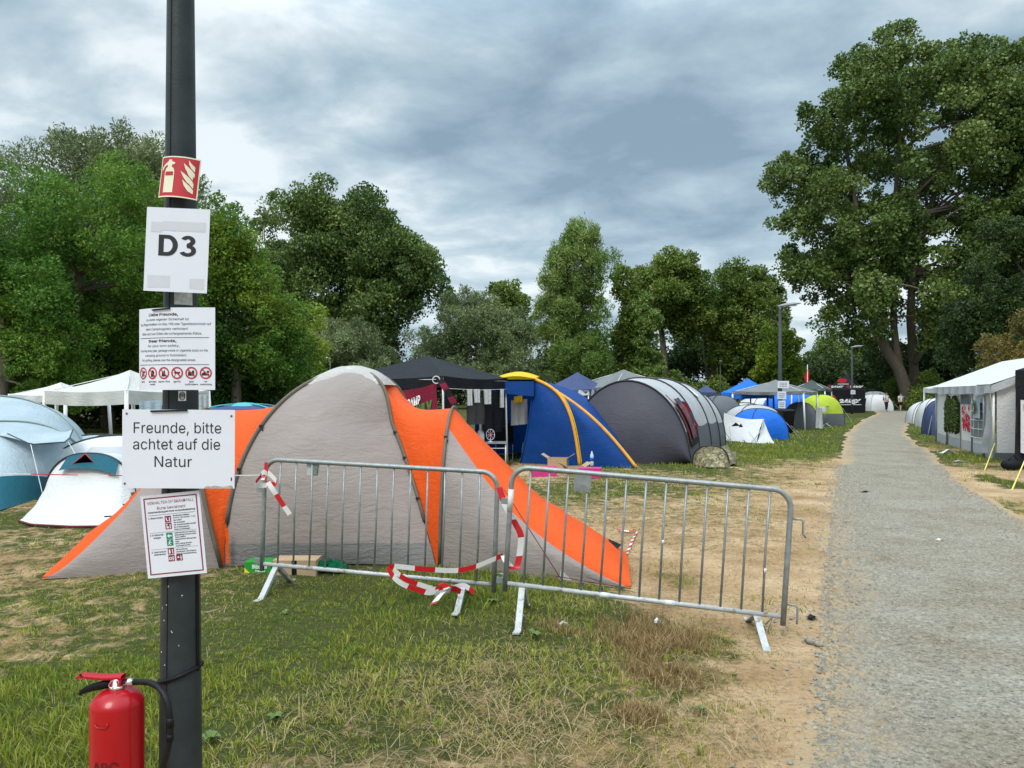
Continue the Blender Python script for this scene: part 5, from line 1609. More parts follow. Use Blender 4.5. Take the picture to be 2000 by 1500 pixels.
    # red storm flap left of the dome foot
    mb = MB(); mb.grid([[np.array(P(440 + 5 * q, 1032, 7.22)), np.array(P(442 + 5 * q, 1100, 7.22))] for q in (0, .6, 1.2)]); mb.build('storm_flap', M_orange, root)
    # pale cap over the crossing
    k = 12
    cap = MB(); n = 15
    fa = 0.70
    cs = [c[int(len(c) * fa)] for c in (pFL, pFR, pBR, pBL)]
    Qc = np.zeros((n, n, 3))
    for i, u in enumerate(np.linspace(0, 1, n)):
        for j, v in enumerate(np.linspace(0, 1, n)):
            p = (cs[0] * (1 - u) + cs[1] * u) * (1 - v) + (cs[3] * (1 - u) + cs[2] * u) * v
            b = 1 - max(abs(2 * u - 1), abs(2 * v - 1)) ** 2.0
            d2 = (1 - (2 * u - 1) ** 2) * (1 - (2 * v - 1) ** 2)
            p = p + np.array([0, 0, (1.995 - cs[0][2]) * (0.40 * b + 0.60 * d2 ** .5) + .02])
            Qc[i, j] = p
    cap.grid(Qc, .02, 6, 22); cap.build('roof_cap', M_capcloth, root)
    # lines in front of the right cabin
    mb = MB(); peg_guy(mb, P(984, 955, 6.6), P(1095, 1130, 6.25), .004); peg_guy(mb, P(1085, 1125, 6.3), P(1232, 1150, 6.25), .004); mb.build('guy_line', M_redrope, root)
    mb = MB(); mb.add([P(1096, 1112, 6.4), P(1092, 1131, 6.36), P(1116, 1133, 6.4)], [(0, 1, 2), (2, 1, 0)], False); mb.build('guy_tab', M_tapewhite, root)
    return root


big_tent()


# ================================================================== gazebos
def gazebo(name, label, cs, eave, peak, val, canopy, tube, legs=(0, 1, 2, 3), concave=.12, wave=.03, peakxy=None, group=None, cat='gazebo', legw=.022, valm=None, spread=0.0, skip_val=()):
    cs = [Vector((c[0], c[1], 0)) for c in cs]
    ctr = sum(cs, Vector()) / 4
    if peakxy is not None: ctr = Vector((peakxy[0], peakxy[1], 0))
    root = thing(name, label, cat, ctr, group)
    mb = MB(); n = 14
    for k in range(4):
        a, b = cs[k], cs[(k + 1) % 4]
        Q = []
        for i in range(n + 1):
            s = i / n; row = []
            for j in range(n + 1):
                t_ = j / n
                p = (a + (b - a) * t_) * (1 - s) + ctr * s
                e = 0.05 * math.sin(math.pi * t_) * (1 - s)
                z = eave + (peak - eave) * (s ** (1 + concave * 2)) - e - concave * .35 * math.sin(math.pi * t_) * s * (1 - s)
                row.append((p.x, p.y, z))
            Q.append(row)
        mb.grid(np.array(Q)[:, ::-1], .02, 2.5, k)
    mb.build('canopy', canopy, root)
    for k in range(4):
        if k in skip_val: continue
        a, b = cs[k], cs[(k + 1) % 4]
        out = Vector((b.y - a.y, a.x - b.x, 0)).normalized()
        if (a + b - 2 * ctr).dot(out) < 0: out = -out
        Q = []
        for i in range(25):
            t_ = i / 24
            p = a + (b - a) * t_; e = .05 * math.sin(math.pi * t_)
            wv = wave * math.sin(t_ * 21 + k * 2) * math.sin(math.pi * t_)
            Q.append([(p.x + out.x * (.006 + wv * q), p.y + out.y * (.006 + wv * q), eave - e + .004 - val * q) for q in (0, .33, .66, 1)])
        mb = MB(); mb.grid(Q, .012, 3, k + 4); mb.build('valance', valm or canopy, root)
    for k in legs:
        p = cs[k] + (ctr - cs[k]).normalized() * .05; ft = cs[k] + (cs[k] - ctr).normalized() * spread
        mb = MB(); mb.tube([(ft.x, ft.y, 0), (p.x, p.y, eave - .01)], legw, 8); mb.build('leg', tube, root)
    mb = MB()
    for k in range(4):
        a = cs[k] + (ctr - cs[k]) * .02
        mb.tube([(a.x, a.y, eave - .03), tuple(ctr + Vector((0, 0, peak - .06)))], .012, 6)
        b = cs[(k + 1) % 4]; mb.tube([(a.x, a.y, eave - .07), (b.x, b.y, eave - .07)], .011, 6)
    mb.build('roof_frame', tube, root)
    return root


def square(c0, c1, left=True):
    """four corners from one side; the others lie further on"""
    c0 = Vector((c0[0], c0[1], 0)); c1 = Vector((c1[0], c1[1], 0)); d = c1 - c0
    n = Vector((-d.y, d.x, 0)) if left else Vector((d.y, -d.x, 0))
    return [c0, c1, c1 + n, c0 + n]


# black gazebo of the camp
c0 = Vector(P(866, 800, 15.5)); c1 = Vector(P(991, 800, 17.9))
BG = square(c0, c1)
gazebo('gazebo', 'black peaked gazebo with washing hung along its front, behind the orange tent', BG, 2.06, 2.58, .24, M_blackcloth, M_tubewhite, concave=.02, wave=.02)


def cloth(name, label, cat, a, b, drop, m, amp=.02, bow_=0.0, taper=1.0, th=None, cols=14, group=None):
    """a piece of cloth hanging from the line a-b"""
    a = Vector(a); b = Vector(b); Q = []
    n = Vector((b.y - a.y, a.x - b.x, 0)).normalized()
    for i in range(cols + 1):
        t_ = i / cols; row = []
        for j in range(9):
            s = j / 8
            p = a + (b - a) * (0.5 + (t_ - .5) * (1 + (taper - 1) * s))
            row.append(p + n * (amp * math.sin(t_ * 14 + drop * 5) * (0.3 + s)) - Vector((0, 0, drop * s * (1 + bow_ * math.sin(math.pi * t_)))))
        Q.append(row)
    mb = MB(); mb.grid(Q, amp * .5, 5, 2)
    Q2 = [[p + n * .012 for p in reversed(r)] for r in Q]; mb.grid(Q2)
    return solo(mb, name, m, label, cat, group)


cloth('hanging_cloth', 'black sheet added across the far side of the black gazebo to darken its inside', 'curtain', BG[3] + Vector((.1, -.1, 1.85)), BG[2] + Vector((-.1, -.1, 1.85)), 1.75, M_blackcloth, .04, cols=30)  # added sheet, its black stands in for the shade under the canopy
E0, E1 = BG[0], BG[1]
fpt = lambda q, z, off=0.05: E0 + (E1 - E0) * q + Vector(((E1 - E0).y, -(E1 - E0).x, 0)).normalized() * off + Vector((0, 0, z))
mb = MB(); mb.tube([fpt(0, 1.80), fpt(.5, 1.77), fpt(1, 1.80)], .006, 6)
solo(mb, 'clothes_line', M_wrope, 'pale line stretched under the front edge of the black gazebo', 'clothes line')
cloth('hanging_towel', 'narrow white towel on the line of the black gazebo, leftmost', 'towel', fpt(.30, 1.79), fpt(.38, 1.79), .36, M_whitecloth, .015)
cloth('hanging_towel', 'white towel hung askew beside the leftmost one on the clothes line', 'towel', fpt(.40, 1.79), fpt(.50, 1.79), .30, M_whitecloth, .015, taper=.9)
cloth('hanging_towel', 'widest white towel on the clothes line, swinging outward', 'towel', fpt(.56, 1.79), fpt(.68, 1.79), .34, M_whitecloth, .015, taper=1.0)
cloth('hanging_sock', 'pair of white socks pegged at the right of the line', 'socks', fpt(.83, 1.80), fpt(.90, 1.80), .44, M_whitecloth, .02, taper=.8)
cloth('hanging_shorts', 'dark olive grey shorts hanging from the clothes line', 'shorts', fpt(.33, 1.62, .0), fpt(.62, 1.62, .0), .62, M_darkgreycl, .025)
cloth('hanging_shirt', 'black clothes hanging in a dark clump at the right of the line', 'clothes', fpt(.62, 1.72, -.02), fpt(.97, 1.76, -.02), .88, M_blackcloth, .04, bow_=.1)
cloth('hanging_cloth', 'black side curtain at the left of the black gazebo', 'curtain', fpt(.02, 1.80, -.04), fpt(.14, 1.80, -.04), 1.0, M_blackcloth, .03)
cloth('hanging_cloth', 'grey cloth with a dark bag over it, hung in the mouth of the blue tent', 'cloth', P(998, 782, 18.3), P(1030, 779, 18.3), .62, M_silver, .02)
cloth('hanging_cloth', 'yellow towel draped at the top of the grey cloth', 'towel', P(1004, 775, 18.2), P(1020, 772, 18.2), .16, M_yellow, .02)
# banner of the camp on the left side of the gazebo
L0, L1 = BG[0], BG[3]
lp = lambda q, z, o=.03: L0 + (L1 - L0) * q + Vector((-(L1 - L0).y, (L1 - L0).x, 0)).normalized() * (-o if ((L1 - L0).cross(Vector((0, 0, 1))).dot(L0 - BG[1]) > 0) else o) + Vector((0, 0, z))
ban = thing('camp_banner', 'maroon camp banner with white and green hand lettering on the black gazebo', 'banner', lp(.2, 1.1))
bq = [np.array(P(x, y, Y)) for x, y, Y in ((852, 748, 15.35), (787, 762, 15.7), (787, 850, 15.7), (857, 850, 15.35))]
mb = MB(); n = 16
Qb = np.array([[(bq[1] * (1 - u) + bq[0] * u) * (1 - v) + (bq[2] * (1 - u) + bq[3] * u) * v + np.array([0, .03 * math.sin(u * 6), .03 * math.sin(math.pi * u) * (v - 1)]) for v in np.linspace(1, 0, 9)] for u in np.linspace(0, 1, n)])
mb.grid(Qb, .01, 4, 2); mb.build('cloth', M_redcloth, ban)
mb = MB()


def on_quad(s, u0, u1, v0, cap, m, bold=.0, sl=0.0, q=bq, d=.03, to=None):
    g, f = text_geo(s, bold)
    x0, x1 = g[:, 0].min(), g[:, 0].max(); tgt = to if to is not None else mb
    vs = []
    for x, y in g:
        u = u0 + (x - x0) / (x1 - x0) * (u1 - u0); v = v0 - y / CAPH * cap - sl * (u - u0)
        p = (q[1] * (1 - u) + q[0] * u) * (1 - v) + (q[2] * (1 - u) + q[3] * u) * v
        p = p + np.array([0, .03 * math.sin(u * 6) - d, 0]) if q is bq else p + np.array(d) if not np.isscalar(d) else p + np.array([0, -d, 0])
        vs.append(p)
    tgt.add(vs, f, False, m)


on_quad('CAMP', .12, .52, .40, .16, 0, .03, .15); on_quad('FOWLY', .12, .86, .70, .26, 1, .04, .15); on_quad('HORSE!', .18, .90, .95, .18, 0, .03, .15)
mb.build('lettering', [M_whiteprint, M_greenprint], ban)
# scarf hanging from a white loop at the near corner
scf = thing('fan_scarf', 'black and red scarf tied with a white loop to the gazebo corner', 'scarf', P(868, 742, 15.3))
r = ribbon([P(857, 738, 15.25), P(868, 755, 15.2), P(878, 772, 15.2), P(888, 790, 15.2)], (1, 0, .35), .16, .13)
r.build('cloth', [M_blackcloth, M_redcloth], scf)
mb = MB(); mb.tube([P(852 + 7 * math.cos(a), 742 + 7 * math.sin(a) * 1.0, 15.25) for a in np.linspace(0, 6.28, 18)], .012, 6, cap=False); mb.build('loop', M_wrope, scf)
# table with its things
tb = thing('camp_table', 'small folding table with white frame under the black gazebo', 'table', Vector(P(965, 900, 17.2)) * 1)
tc_ = Vector((P(965, 866, 17.2).x, 17.2, 0))
mb = MB(); mb.box(tc_ + Vector((0, 0, .56)), (.62, .5, .03)); mb.build('table_top', M_tubegrey, tb)
for sx in (-.27, .27):
    for sy in (-.2, .2):
        mb = MB(); mb.tube([tc_ + Vector((sx, sy, .0)), tc_ + Vector((sx, sy, .55))], .014, 8); mb.build('leg', M_tubewhite, tb)
mb = MB(); mb.box(tc_ + Vector((0, -.2, .44)), (.54, .015, .015)); mb.build('stretcher', M_tubewhite, tb)
cb = Vector((P(939, 850, 17.15).x, 17.15, .575))
bt = thing('canister', 'white plastic canister with a slim neck on the folding table', 'canister', cb)
mb = MB(); mb.lathe(cb, [(.07, 0), (.085, .02), (.085, .18), (.07, .24), (.035, .28), (.032, .36), (.035, .37)], 18); mb.build('body', M_tubewhite, bt)
mb = MB(); mb.lathe(cb + Vector((0, 0, .37)), [(.036, 0), (.036, .04), (.03, .045)], 14); mb.build('cap', M_whiteprint, bt)
fc = Vector((P(958, 850, 17.1).x, 17.1, .575))
fn = thing('desk_fan', 'small round fan with red blades on the folding table', 'fan', fc)
mb = MB(); mb.lathe(fc, [(.06, 0), (.06, .012), (.012, .02), (.012, .09)], 14); mb.build('stand', M_tubewhite, fn)
mb = MB(); hc = fc + Vector((0, -.03, .17)); mb.tube([hc + Vector((.095 * math.cos(a), 0, .125 * math.sin(a))) for a in np.linspace(0, 6.283, 28)], .007, 6, cap=False)
for k in range(8):
    a = k * math.pi / 4; mb.tube([hc, hc + Vector((.095 * math.cos(a), 0, .125 * math.sin(a)))], .003, 5)
mb.build('guard', M_tubewhite, fn)
mb = MB()
for k in range(4):
    a = k * math.pi / 2 + .4; mb.add([hc + Vector((0, .02, 0)), hc + Vector((.07 * math.cos(a - .4), .025, .09 * math.sin(a - .4))), hc + Vector((.08 * math.cos(a + .3), .01, .10 * math.sin(a + .3)))], [(0, 1, 2), (2, 1, 0)], False)
mb.build('blade', M_redprint, fn)
mb = MB(); bc = G(1022, 896); mb.lathe(bc, [(.03, 0), (.045, .02), (.045, .3), (.02, .36), (.02, .42)], 14); solo(mb, 'bottle', M_tubewhite, 'white bottle standing upright on the ground beside the blue tent', 'bottle')
# dark seats below
def folding_chair(c_, label):
    ch = thing('folding_chair', label, 'chair', c_, 'folding camp chairs')
    mb = MB(); mb.box(c_ + Vector((0, 0, .42)), (.46, .42, .03)); mb.build('seat', M_blackcloth, ch)
    mb = MB(); mb.box(c_ + Vector((0, .24, .70)), (.46, .03, .5)); mb.build('backrest', M_blackcloth, ch)
    for sx in (-.21, .21):
        for sy in (-.18, .22):
            mb = MB(); mb.tube([c_ + Vector((sx, sy, 0)), c_ + Vector((sx, -sy, .42))], .012, 6); mb.build('leg', M_tubegrey, ch)
    return ch


ch_black = folding_chair(Vector((P(985, 890, 18.6).x, 18.6, 0)), 'black folding chair in the shade under the black gazebo')


# ================================================================== blue tent with yellow poles
def blue_tent():
    AP = np.array(P(1042, 741, 18.0)); AL = np.array(P(972, 741, 18.0))
    f0 = np.array(G(1016, 906)); f1 = np.array(G(1132, 912)); f2 = np.array(G(1243, 915)); fb = np.array([3.3, 20.6, 0]); fc = np.array([0.3, 21.2, 0]); fl = np.array([-1.0, 20.0, 0])
    root = thing('dome_tent', 'tall royal blue tent with yellow roof and pole sleeves, beside the black gazebo', 'tent', (1.4, 18.6, 0))
    c0 = bow(AP, f0, .04, (.05, -.05, 0), 30); c1 = bow(AP, f1, .42, (.20, -.25, 0), 30); c2 = bow(AP, f2, .16, (.13, -.05, 0), 30)
    cb = bow(AP, fb, .45, (.2, .2, 0), 30); cc = bow(AL, fc, .45, (0, .25, 0), 30); cl = bow(AL, fl, .3, (-.2, 0, 0), 30)
    for k, (a, b, bul) in enumerate(((c0, c1, (-.03, -.10, 0)), (c1, c2, (0, -.14, 0)), (c2, cb, (.1, .05, 0)), (cb, cc, (0, .2, 0)), (cc, cl, (-.1, .1, 0)))):
        Q = loft(b, a, 18); t_ = np.linspace(0, 1, 19)[:, None, None]
        Q = Q + np.array(bul) * np.sin(math.pi * t_) * np.sin(np.linspace(0, math.pi, 31))[None, :, None]
        Q[..., 2] = np.maximum(Q[..., 2], .01)
        mb = MB(); mb.grid(Q, .018, 3, k); mb.build('wall', M_blue, root)
    # yellow ridge roof
    r0 = bow(AL + (0, -.25, -.02), AP + (.02, -.2, -.02), .06, n=12); r1 = bow(AL + (0, .5, .05), AP + (.15, .5, .05), .12, n=12); r2 = bow(AL + (0, 1.1, -.15), AP + (.2, 1.1, -.15), .06, n=12)
    Q = np.concatenate([loft(r0, r1, 6), loft(r1, r2, 6)[1:]]); Q[..., 2] += .035
    mb = MB(); mb.grid(Q, .01, 3, 1); mb.build('roof', M_yellow, root)
    mb = MB(); q0 = AL + (0, -.22, -.05); q1 = AP + (0, -.22, -.05); mb.grid([[q0 + (q1 - q0) * u + np.array([0, 0, -.28 * v - .08 * u * v]) for v in (0, .5, 1)] for u in np.linspace(0, 1, 8)]); mb.build('door_lintel', M_blue, root)
    for c, m_, r_ in ((c1, M_amber, .028), (c2, M_amber, .028), (c0, M_blue, .015)):
        mb = MB(); mb.tube(c + np.array([0, -.03, .015]), r_, 8, flat=1.4); mb.build('pole_sleeve', m_, root)
    mb = MB(); mb.tube(c1[9:] + np.array([.05, -.05, .02]), .012, 6); mb.build('piping', M_yellow, root)
    mb = MB(); mb.tube([c2[-2], f2 + np.array([.02, -.1, 0])], .012, 6); peg_guy(mb, P(1228, 892, 17.0), P(1258, 918, 16.5), .008); mb.build('guy_line', M_tubeblack, root)


blue_tent()


# ================================================================== charcoal tunnel tent with silver ribs
def tunnel_tent():
    fr = np.array(G(1345, 906)); fl = np.array([1.45, 18.9, 0]); d = np.array([2.78, 6.3, 0])
    root = thing('tunnel_tent', 'long tunnel tent with charcoal end wall and silver grey ribs', 'tent', (4.2, 21.3, 0))
    st = [(0, 2.0, 1.02), (.20, 2.10, 1.02), (.45, 2.12, 1.04), (.72, 2.05, 1.02), (1.0, 1.85, .95)]
    As = []
    for q, h, s in st:
        a = fl + d * q; b = fr + d * q; m_ = (a + b) / 2
        As.append(arc(m_ + (b - m_) * s, m_ + (a - m_) * s, h, 32, 1.02 if q == 0 else .90))
    for k in range(4):
        Q = loft(As[k], As[k + 1], 12, .06 if k else .03)
        s = 4
        mb = MB(); mb.grid(Q[:, 0:s + 1] if 1 else Q, .03, 2.2, k); mb.build('lower_wall', M_midgrey, root)
        mb = MB(); mb.grid(Q[:, s:24], .035, 2.0, k + 5); mb.build('roof', M_silver if k else M_silver, root)
        mb = MB(); mb.grid(Q[:, 23:], .03, 2.2, k + 9); mb.build('lower_wall', M_midgrey, root)
    for A in As:
        mb = MB(); mb.tube(A + np.array([0, -.01, .015]), .022, 8); mb.build('pole', M_tubeblack, root)
    # charcoal end wall, bulging towards the camera at its foot
    base = bow(fr + (.05, -.02, 0), fl + (0, -.2, 0), 0, (-.1, -.45, 0), 32)
    Q = loft(As[0], base, 20); t_ = np.linspace(0, 1, 21)[:, None]
    Q[..., 1] -= .22 * np.sin(math.pi * t_); Q[..., 2] = np.maximum(Q[..., 2], 0.01)
    mb = MB(); mb.grid(Q[::-1], .016, 1.1, 20); mb.build('end_wall', M_charcoal, root)
    Q = loft(As[-1], bow(fr + d * 1.04 + (.1, .2, 0), fl + d * 1.04, 0, (0, .5, 0), 32), 14); mb = MB(); mb.grid(Q, .03, 1.6, 21); mb.build('end_wall', M_midgrey, root)
    # door opening in the near side wall
    Qd = loft(As[0], As[1], 12, .03)
    mb = MB(); mb.grid(Qd[2:11, 2:9] + np.array([.03, -.03, .01])); mb.build('door_opening', M_blackcloth, root)
    mb = MB(); mb.tube(Qd[2, 2:11] + np.array([.04, -.04, 0]), .012, 6); mb.build('zip', M_redrope, root)
    # small window flap on the third bay
    Qw = loft(As[2], As[3], 12, .06); mb = MB(); mb.grid(Qw[3:7, 9:13] + np.array([.03, -.03, .01])); mb.build('window', M_whiteprint, root)
    mb = MB(); peg_guy(mb, As[2][12], G(1428, 872), .008); peg_guy(mb, As[4][13], G(1432, 866), .008); mb.build('guy_line', M_tubeblack, root)
    Qt = Qd[4:9, 3:10] + np.array([.06, -.06, .0])
    mb = MB(); mb.grid(Qt, .03, 4, 3); solo(mb, 'hanging_towel', M_pattern, 'dark red patterned towel hung in the doorway of the long tunnel tent', 'towel')
    a0 = Vector(Qd[9, 8]) + Vector((.08, -.08, 0)); a1 = Vector(Qd[10, 4]) + Vector((.08, -.08, 0))
    r = ribbon([a0, (a0 + a1) / 2, a1], (1, 0, .3), .3, .06); solo(r, 'hanging_scarf', [M_redcloth, M_charcoal], 'red and black scarf beside the patterned towel on the tunnel tent', 'scarf')


tunnel_tent()

# ================================================================== tents further off
def dome(name, label, c, rx, ry, h, rot=0.0, walls=None, pole_m=None, fly=None, door=None, p=.75, band=None, group=None, win=None):
    """small dome tent: four cloth walls between two crossed poles; a door facing the camera"""
    c = Vector((c[0], c[1], 0)); walls = walls or [M_bright] * 4
    root = thing(name, label, 'tent', c, group)
    n = 14
    ca, sa = math.cos(rot), math.sin(rot)
    W = lambda x, y, z: np.array([c.x + x * ca - y * sa, c.y + x * sa + y * ca, max(z, .01)])
    cor = [(-rx, -ry), (rx, -ry), (rx, ry), (-rx, ry)]

    def edge(k, m=18):
        t = np.linspace(0, math.pi / 2, m + 1)
        return np.array([[cor[k][0] * math.cos(a) ** p, cor[k][1] * math.cos(a) ** p, h * math.sin(a) ** .85] for a in t])
    E_ = [edge(k) for k in range(4)]
    for k in range(4):
        Q = loft(E_[k], E_[(k + 1) % 4], n); t = np.sin(np.linspace(0, math.pi, n + 1))[:, None]
        mid = np.array([(cor[k][0] + cor[(k + 1) % 4][0]) / 2, (cor[k][1] + cor[(k + 1) % 4][1]) / 2, 0])
        Q = Q + mid[None, None] * (t * .16 * np.sin(np.linspace(0.15, math.pi, 19))[None])[..., None]
        Qw = np.array([[W(*p_) for p_ in r] for r in Q])
        if band and k == 0:
            mb = MB(); mb.grid(Qw[:, :5], .01, 3, k); mb.build('lower_band', band, root)
            mb = MB(); mb.grid(Qw[:, 4:], .015, 3, k); mb.build('wall', walls[k], root)
        else:
            mb = MB(); mb.grid(Qw, .02, 3, k); mb.build('wall', walls[k], root)
        if door and k == door[0]:
            mb = MB(); o = mid / (np.linalg.norm(mid) + 1e-6) * .025
            mb.grid(np.array([[W(*(p_ + o)) for p_ in r] for r in Q[4:11, 1:12]]), .01, 3, k); mb.build('door', door[1], root)
    for k in range(4):
        mb = MB(); mb.tube([W(*(q * 1.008 + np.array([0, 0, .006]))) for q in E_[k]], .014, 6); mb.build('pole', pole_m or M_tubeblack, root)
    if fly:
        Q = np.array([[W(rx * .42 * u * (1 - .12 * v * v), ry * .42 * v * (1 - .12 * u * u), h * 1.03 - .10 * h * (u * u + v * v)) for v in np.linspace(-1, 1, 9)] for u in np.linspace(-1, 1, 9)])
        mb = MB(); mb.grid(Q, .01, 4); mb.build('roof_cap', fly, root)
    mb = MB()
    for k in range(2):
        a = W(*E_[k][7]); b = W(cor[k][0] * 1.35, cor[k][1] * 1.5, 0); peg_guy(mb, a, b, .004)
    mb.build('guy_line', M_wrope, root)
    return root


def popup(name, label, fa, fb, h, front, back, backh, skin_f, skin_b, ridge=None, edge_m=None, base_m=None, vent=None):
    """throw-up tent: one tall hoop, cloth sweeping down in front of it and behind it"""
    fa = np.array(fa, float); fb = np.array(fb, float); mid = (fa + fb) / 2
    root = thing(name, label, 'tent', (mid[0], mid[1], 0))
    A = arc(fa, fb, h, 32, .8)
    f = np.linspace(0, 1, 33)
    fr = np.array(front, float)
    B = np.array([np.interp(f, np.linspace(0, 1, len(fr)), fr[:, i]) for i in range(3)]).T
    Q = loft(A, B, 18); t = np.linspace(0, 1, 19)[:, None]
    Q[..., 2] -= .20 * h * np.sin(math.pi * t) * np.sin(math.pi * f)[None]; Q[..., 2] = np.maximum(Q[..., 2], .01)
    mb = MB(); mb.grid(Q[::-1], .022, 4, 3); mb.build('front_cloth', skin_f, root)
    bk = np.array(back, float); B2 = np.array([np.interp(f, np.linspace(0, 1, len(bk)), bk[:, i]) for i in range(3)]).T
    A2 = B2.copy(); A2[:, 2] += backh * np.sin(math.pi * f) ** .8
    Q = loft(A, A2, 18); Q[..., 2] += .05 * h * np.sin(math.pi * t) * np.sin(math.pi * f)[None]
    mb = MB(); mb.grid(Q, .02, 3, 4); mb.build('body', skin_b, root)
    mb = MB(); mb.tube(A + np.array([0, -.01, .01]), .014, 8); mb.build('hoop', edge_m or M_tubeblack, root)
    mb = MB(); mb.tube(B + np.array([0, 0, .012]), .012, 6); mb.build('hem', base_m or M_redrope, root)
    if vent:
        i0, i1 = vent
        Qv = loft(A, B, 18)[0:5, i0:i1]; Qv[..., 1] -= .02; Qv[..., 2] += .008
        mb = MB(); mb.grid(Qv); v = mb.build('vent_window', M_teal, root)
        c = Qv[2, Qv.shape[1] // 2 - 1]; s = .16
        mb = MB(); mb.add([c + (-s, -.025, -.05), c + (s, -.025, -.05), c + (.02, -.025, .10)], [(0, 1, 2), (2, 1, 0)], False); mb.build('gauze', M_silver, v)
        mb = MB(); mb.tube([c + (-s, -.03, -.05), c + (s, -.03, -.05), c + (.02, -.03, .10), c + (-s, -.03, -.05)], .008, 6); mb.build('zip', M_redprint, v)
    return root


# --- left: white pavilions
WL = [P(246, 800, 14.0), P(60, 800, 15.2), P(95, 800, 18.2), P(255, 800, 17.0)]
c0 = Vector(P(247, 780, 18.0)); c1 = c0 + Vector((math.cos(1.22), math.sin(1.22), 0)) * 2.8
gazebo('pavilion', 'white pavilion with drooping valance whose peak is behind the rules notice', square(c0, c1), 1.77, 2.32, .34, M_creamcloth, M_tubewhite, concave=.3, wave=.05, legw=.05, spread=.05)
c0 = Vector(P(128, 780, 20.8)); c1 = Vector(P(215, 780, 22.6))
gazebo('pavilion', 'white pavilion further left, lower peak above the pale blue tent', square(c0, c1), 1.68, 2.02, .20, M_whitecloth, M_tubewhite, concave=.3, wave=.04, legw=.05, spread=.05)
cloth('hanging_cloth', 'pale blue sheet hanging under the white pavilion behind the post', 'sheet', P(272, 784, 15.2), P(316, 782, 15.4), .3, M_paleblue, .03)
cloth('hanging_cloth', 'grey side curtain gathered at the right corner of the white pavilion', 'curtain', P(386, 771, 15.6), P(408, 770, 15.7), .8, M_silver, .03)

# --- left: large pale blue tent
def pale_tent():
    root = thing('tunnel_tent', 'large pale blue family tent with dark teal foot band at the left edge', 'tent', (-8.9, 13.2, 0))
    A1 = arc(P(172, 930, 14.6) * 1, P(-235, 930, 14.8) * 1, 1.66, 32, .84); A1[:, 2] -= A1[0, 2]
    A2 = arc(P(184, 960, 12.9), P(-165, 960, 13.2), 1.20, 32, .84); A2[:, 2] -= A2[0, 2]
    A2[:, 2] *= 1.02
    A0 = A1 + np.array([-1.0, 2.0, -.12]); A0[:, 2] = np.maximum(A0[:, 2], 0)
    base = np.array([np.array(G(x, y)) for x, y in ((175, 945), (92, 970), (0, 998), (-70, 1005), (-170, 985))])
    f = np.linspace(0, 1, 33); B = np.array([np.interp(f, np.linspace(0, 1, 5), base[:, i]) for i in range(3)]).T
    mb = MB(); mb.grid(loft(A0, A1, 12, .03), .025, 2, 1); mb.build('roof', M_paleblue, root)
    mb = MB(); mb.grid(loft(A1, A2, 14, .06), .03, 2, 2); mb.build('roof', M_paleblue, root)
    Q = loft(A2, B, 20); t = np.linspace(0, 1, 21)[:, None]
    Q[..., 1] -= .25 * np.sin(math.pi * t); Q[..., 2] = np.maximum(Q[..., 2], .01)
    mb = MB(); mb.grid(Q[:14], .03, 2.2, 3); mb.build('front_wall', M_paleblue, root)
    mb = MB(); mb.grid(Q[13:], .01, 2.2, 4); mb.build('foot_band', M_teal, root)
    for A in (A1, A2):
        mb = MB(); mb.tube(A + np.array([0, -.015, .012]), .016, 8); mb.build('pole_sleeve', mat('sage_sleeve', (.18, .24, .22), .6), root)
    # awning over the door with its two lines
    w0, w1, w2, w3 = [np.array(P(x, y, Y)) for x, y, Y in ((15, 847, 12.4), (60, 868, 11.7), (133, 863, 12.0), (143, 838, 12.7))]
    top = A2[10:23]
    edge = bow(w3, w0, -.0, n=12); k = np.linspace(0, 1, 13)
    edge = np.array([np.interp(k, [0, .12, .62, 1], [w3[i], w2[i], w1[i], w0[i]]) for i in range(3)]).T
    Q = loft(top, edge, 8, .03); mb = MB(); mb.grid(Q, .01, 3, 6); mb.build('awning', M_paleblue, root)
    mb = MB(); mb.tube(edge, .010, 6); mb.build('awning_hem', M_tubeblack, root)
    mb = MB(); peg_guy(mb, w1, G(88, 985), .006); peg_guy(mb, w2, P(170, 925, 11.2), .005); mb.build('guy_line', M_wrope, root)


pale_tent()
popup('popup_tent', 'low white pop-up tent with teal vent under a black hoop, beside the notices', P(84, 1001, 10.45) * 1, P(268, 1003, 10.4) * 1, .83,
      [G(86, 995), G(62, 1012), G(34, 1018), G(60, 1026), G(140, 1030), G(220, 1029), G(262, 1018), G(268, 1003)], [G(150, 945), G(330, 945)], .5, M_whitecloth, M_whitecloth, vent=(12, 23), edge_m=M_tubeblack, base_m=M_redrope)
dome('dome_tent', 'white dome tent with dark pole, half hidden behind the low pop-up tent', (P(232, 900, 13.6).x, 13.6), 1.0, 1.0, .92, .3, [M_whitecloth] * 4, door=(0, M_silver))
dome('dome_tent', 'small pale grey tent peeping out between the big pale blue tent and the white dome', (P(186, 900, 16).x, 16.0), .7, .7, .8, .2, [M_paleblue] * 4)
dome('dome_tent', 'turquoise topped blue-grey dome tent behind the left cabin of the orange tent', (P(478, 880, 12.6).x, 12.6), 1.15, 1.1, 1.50, .1, [M_slate, M_slate, M_turq, M_turq], pole_m=M_turq, fly=M_turq)

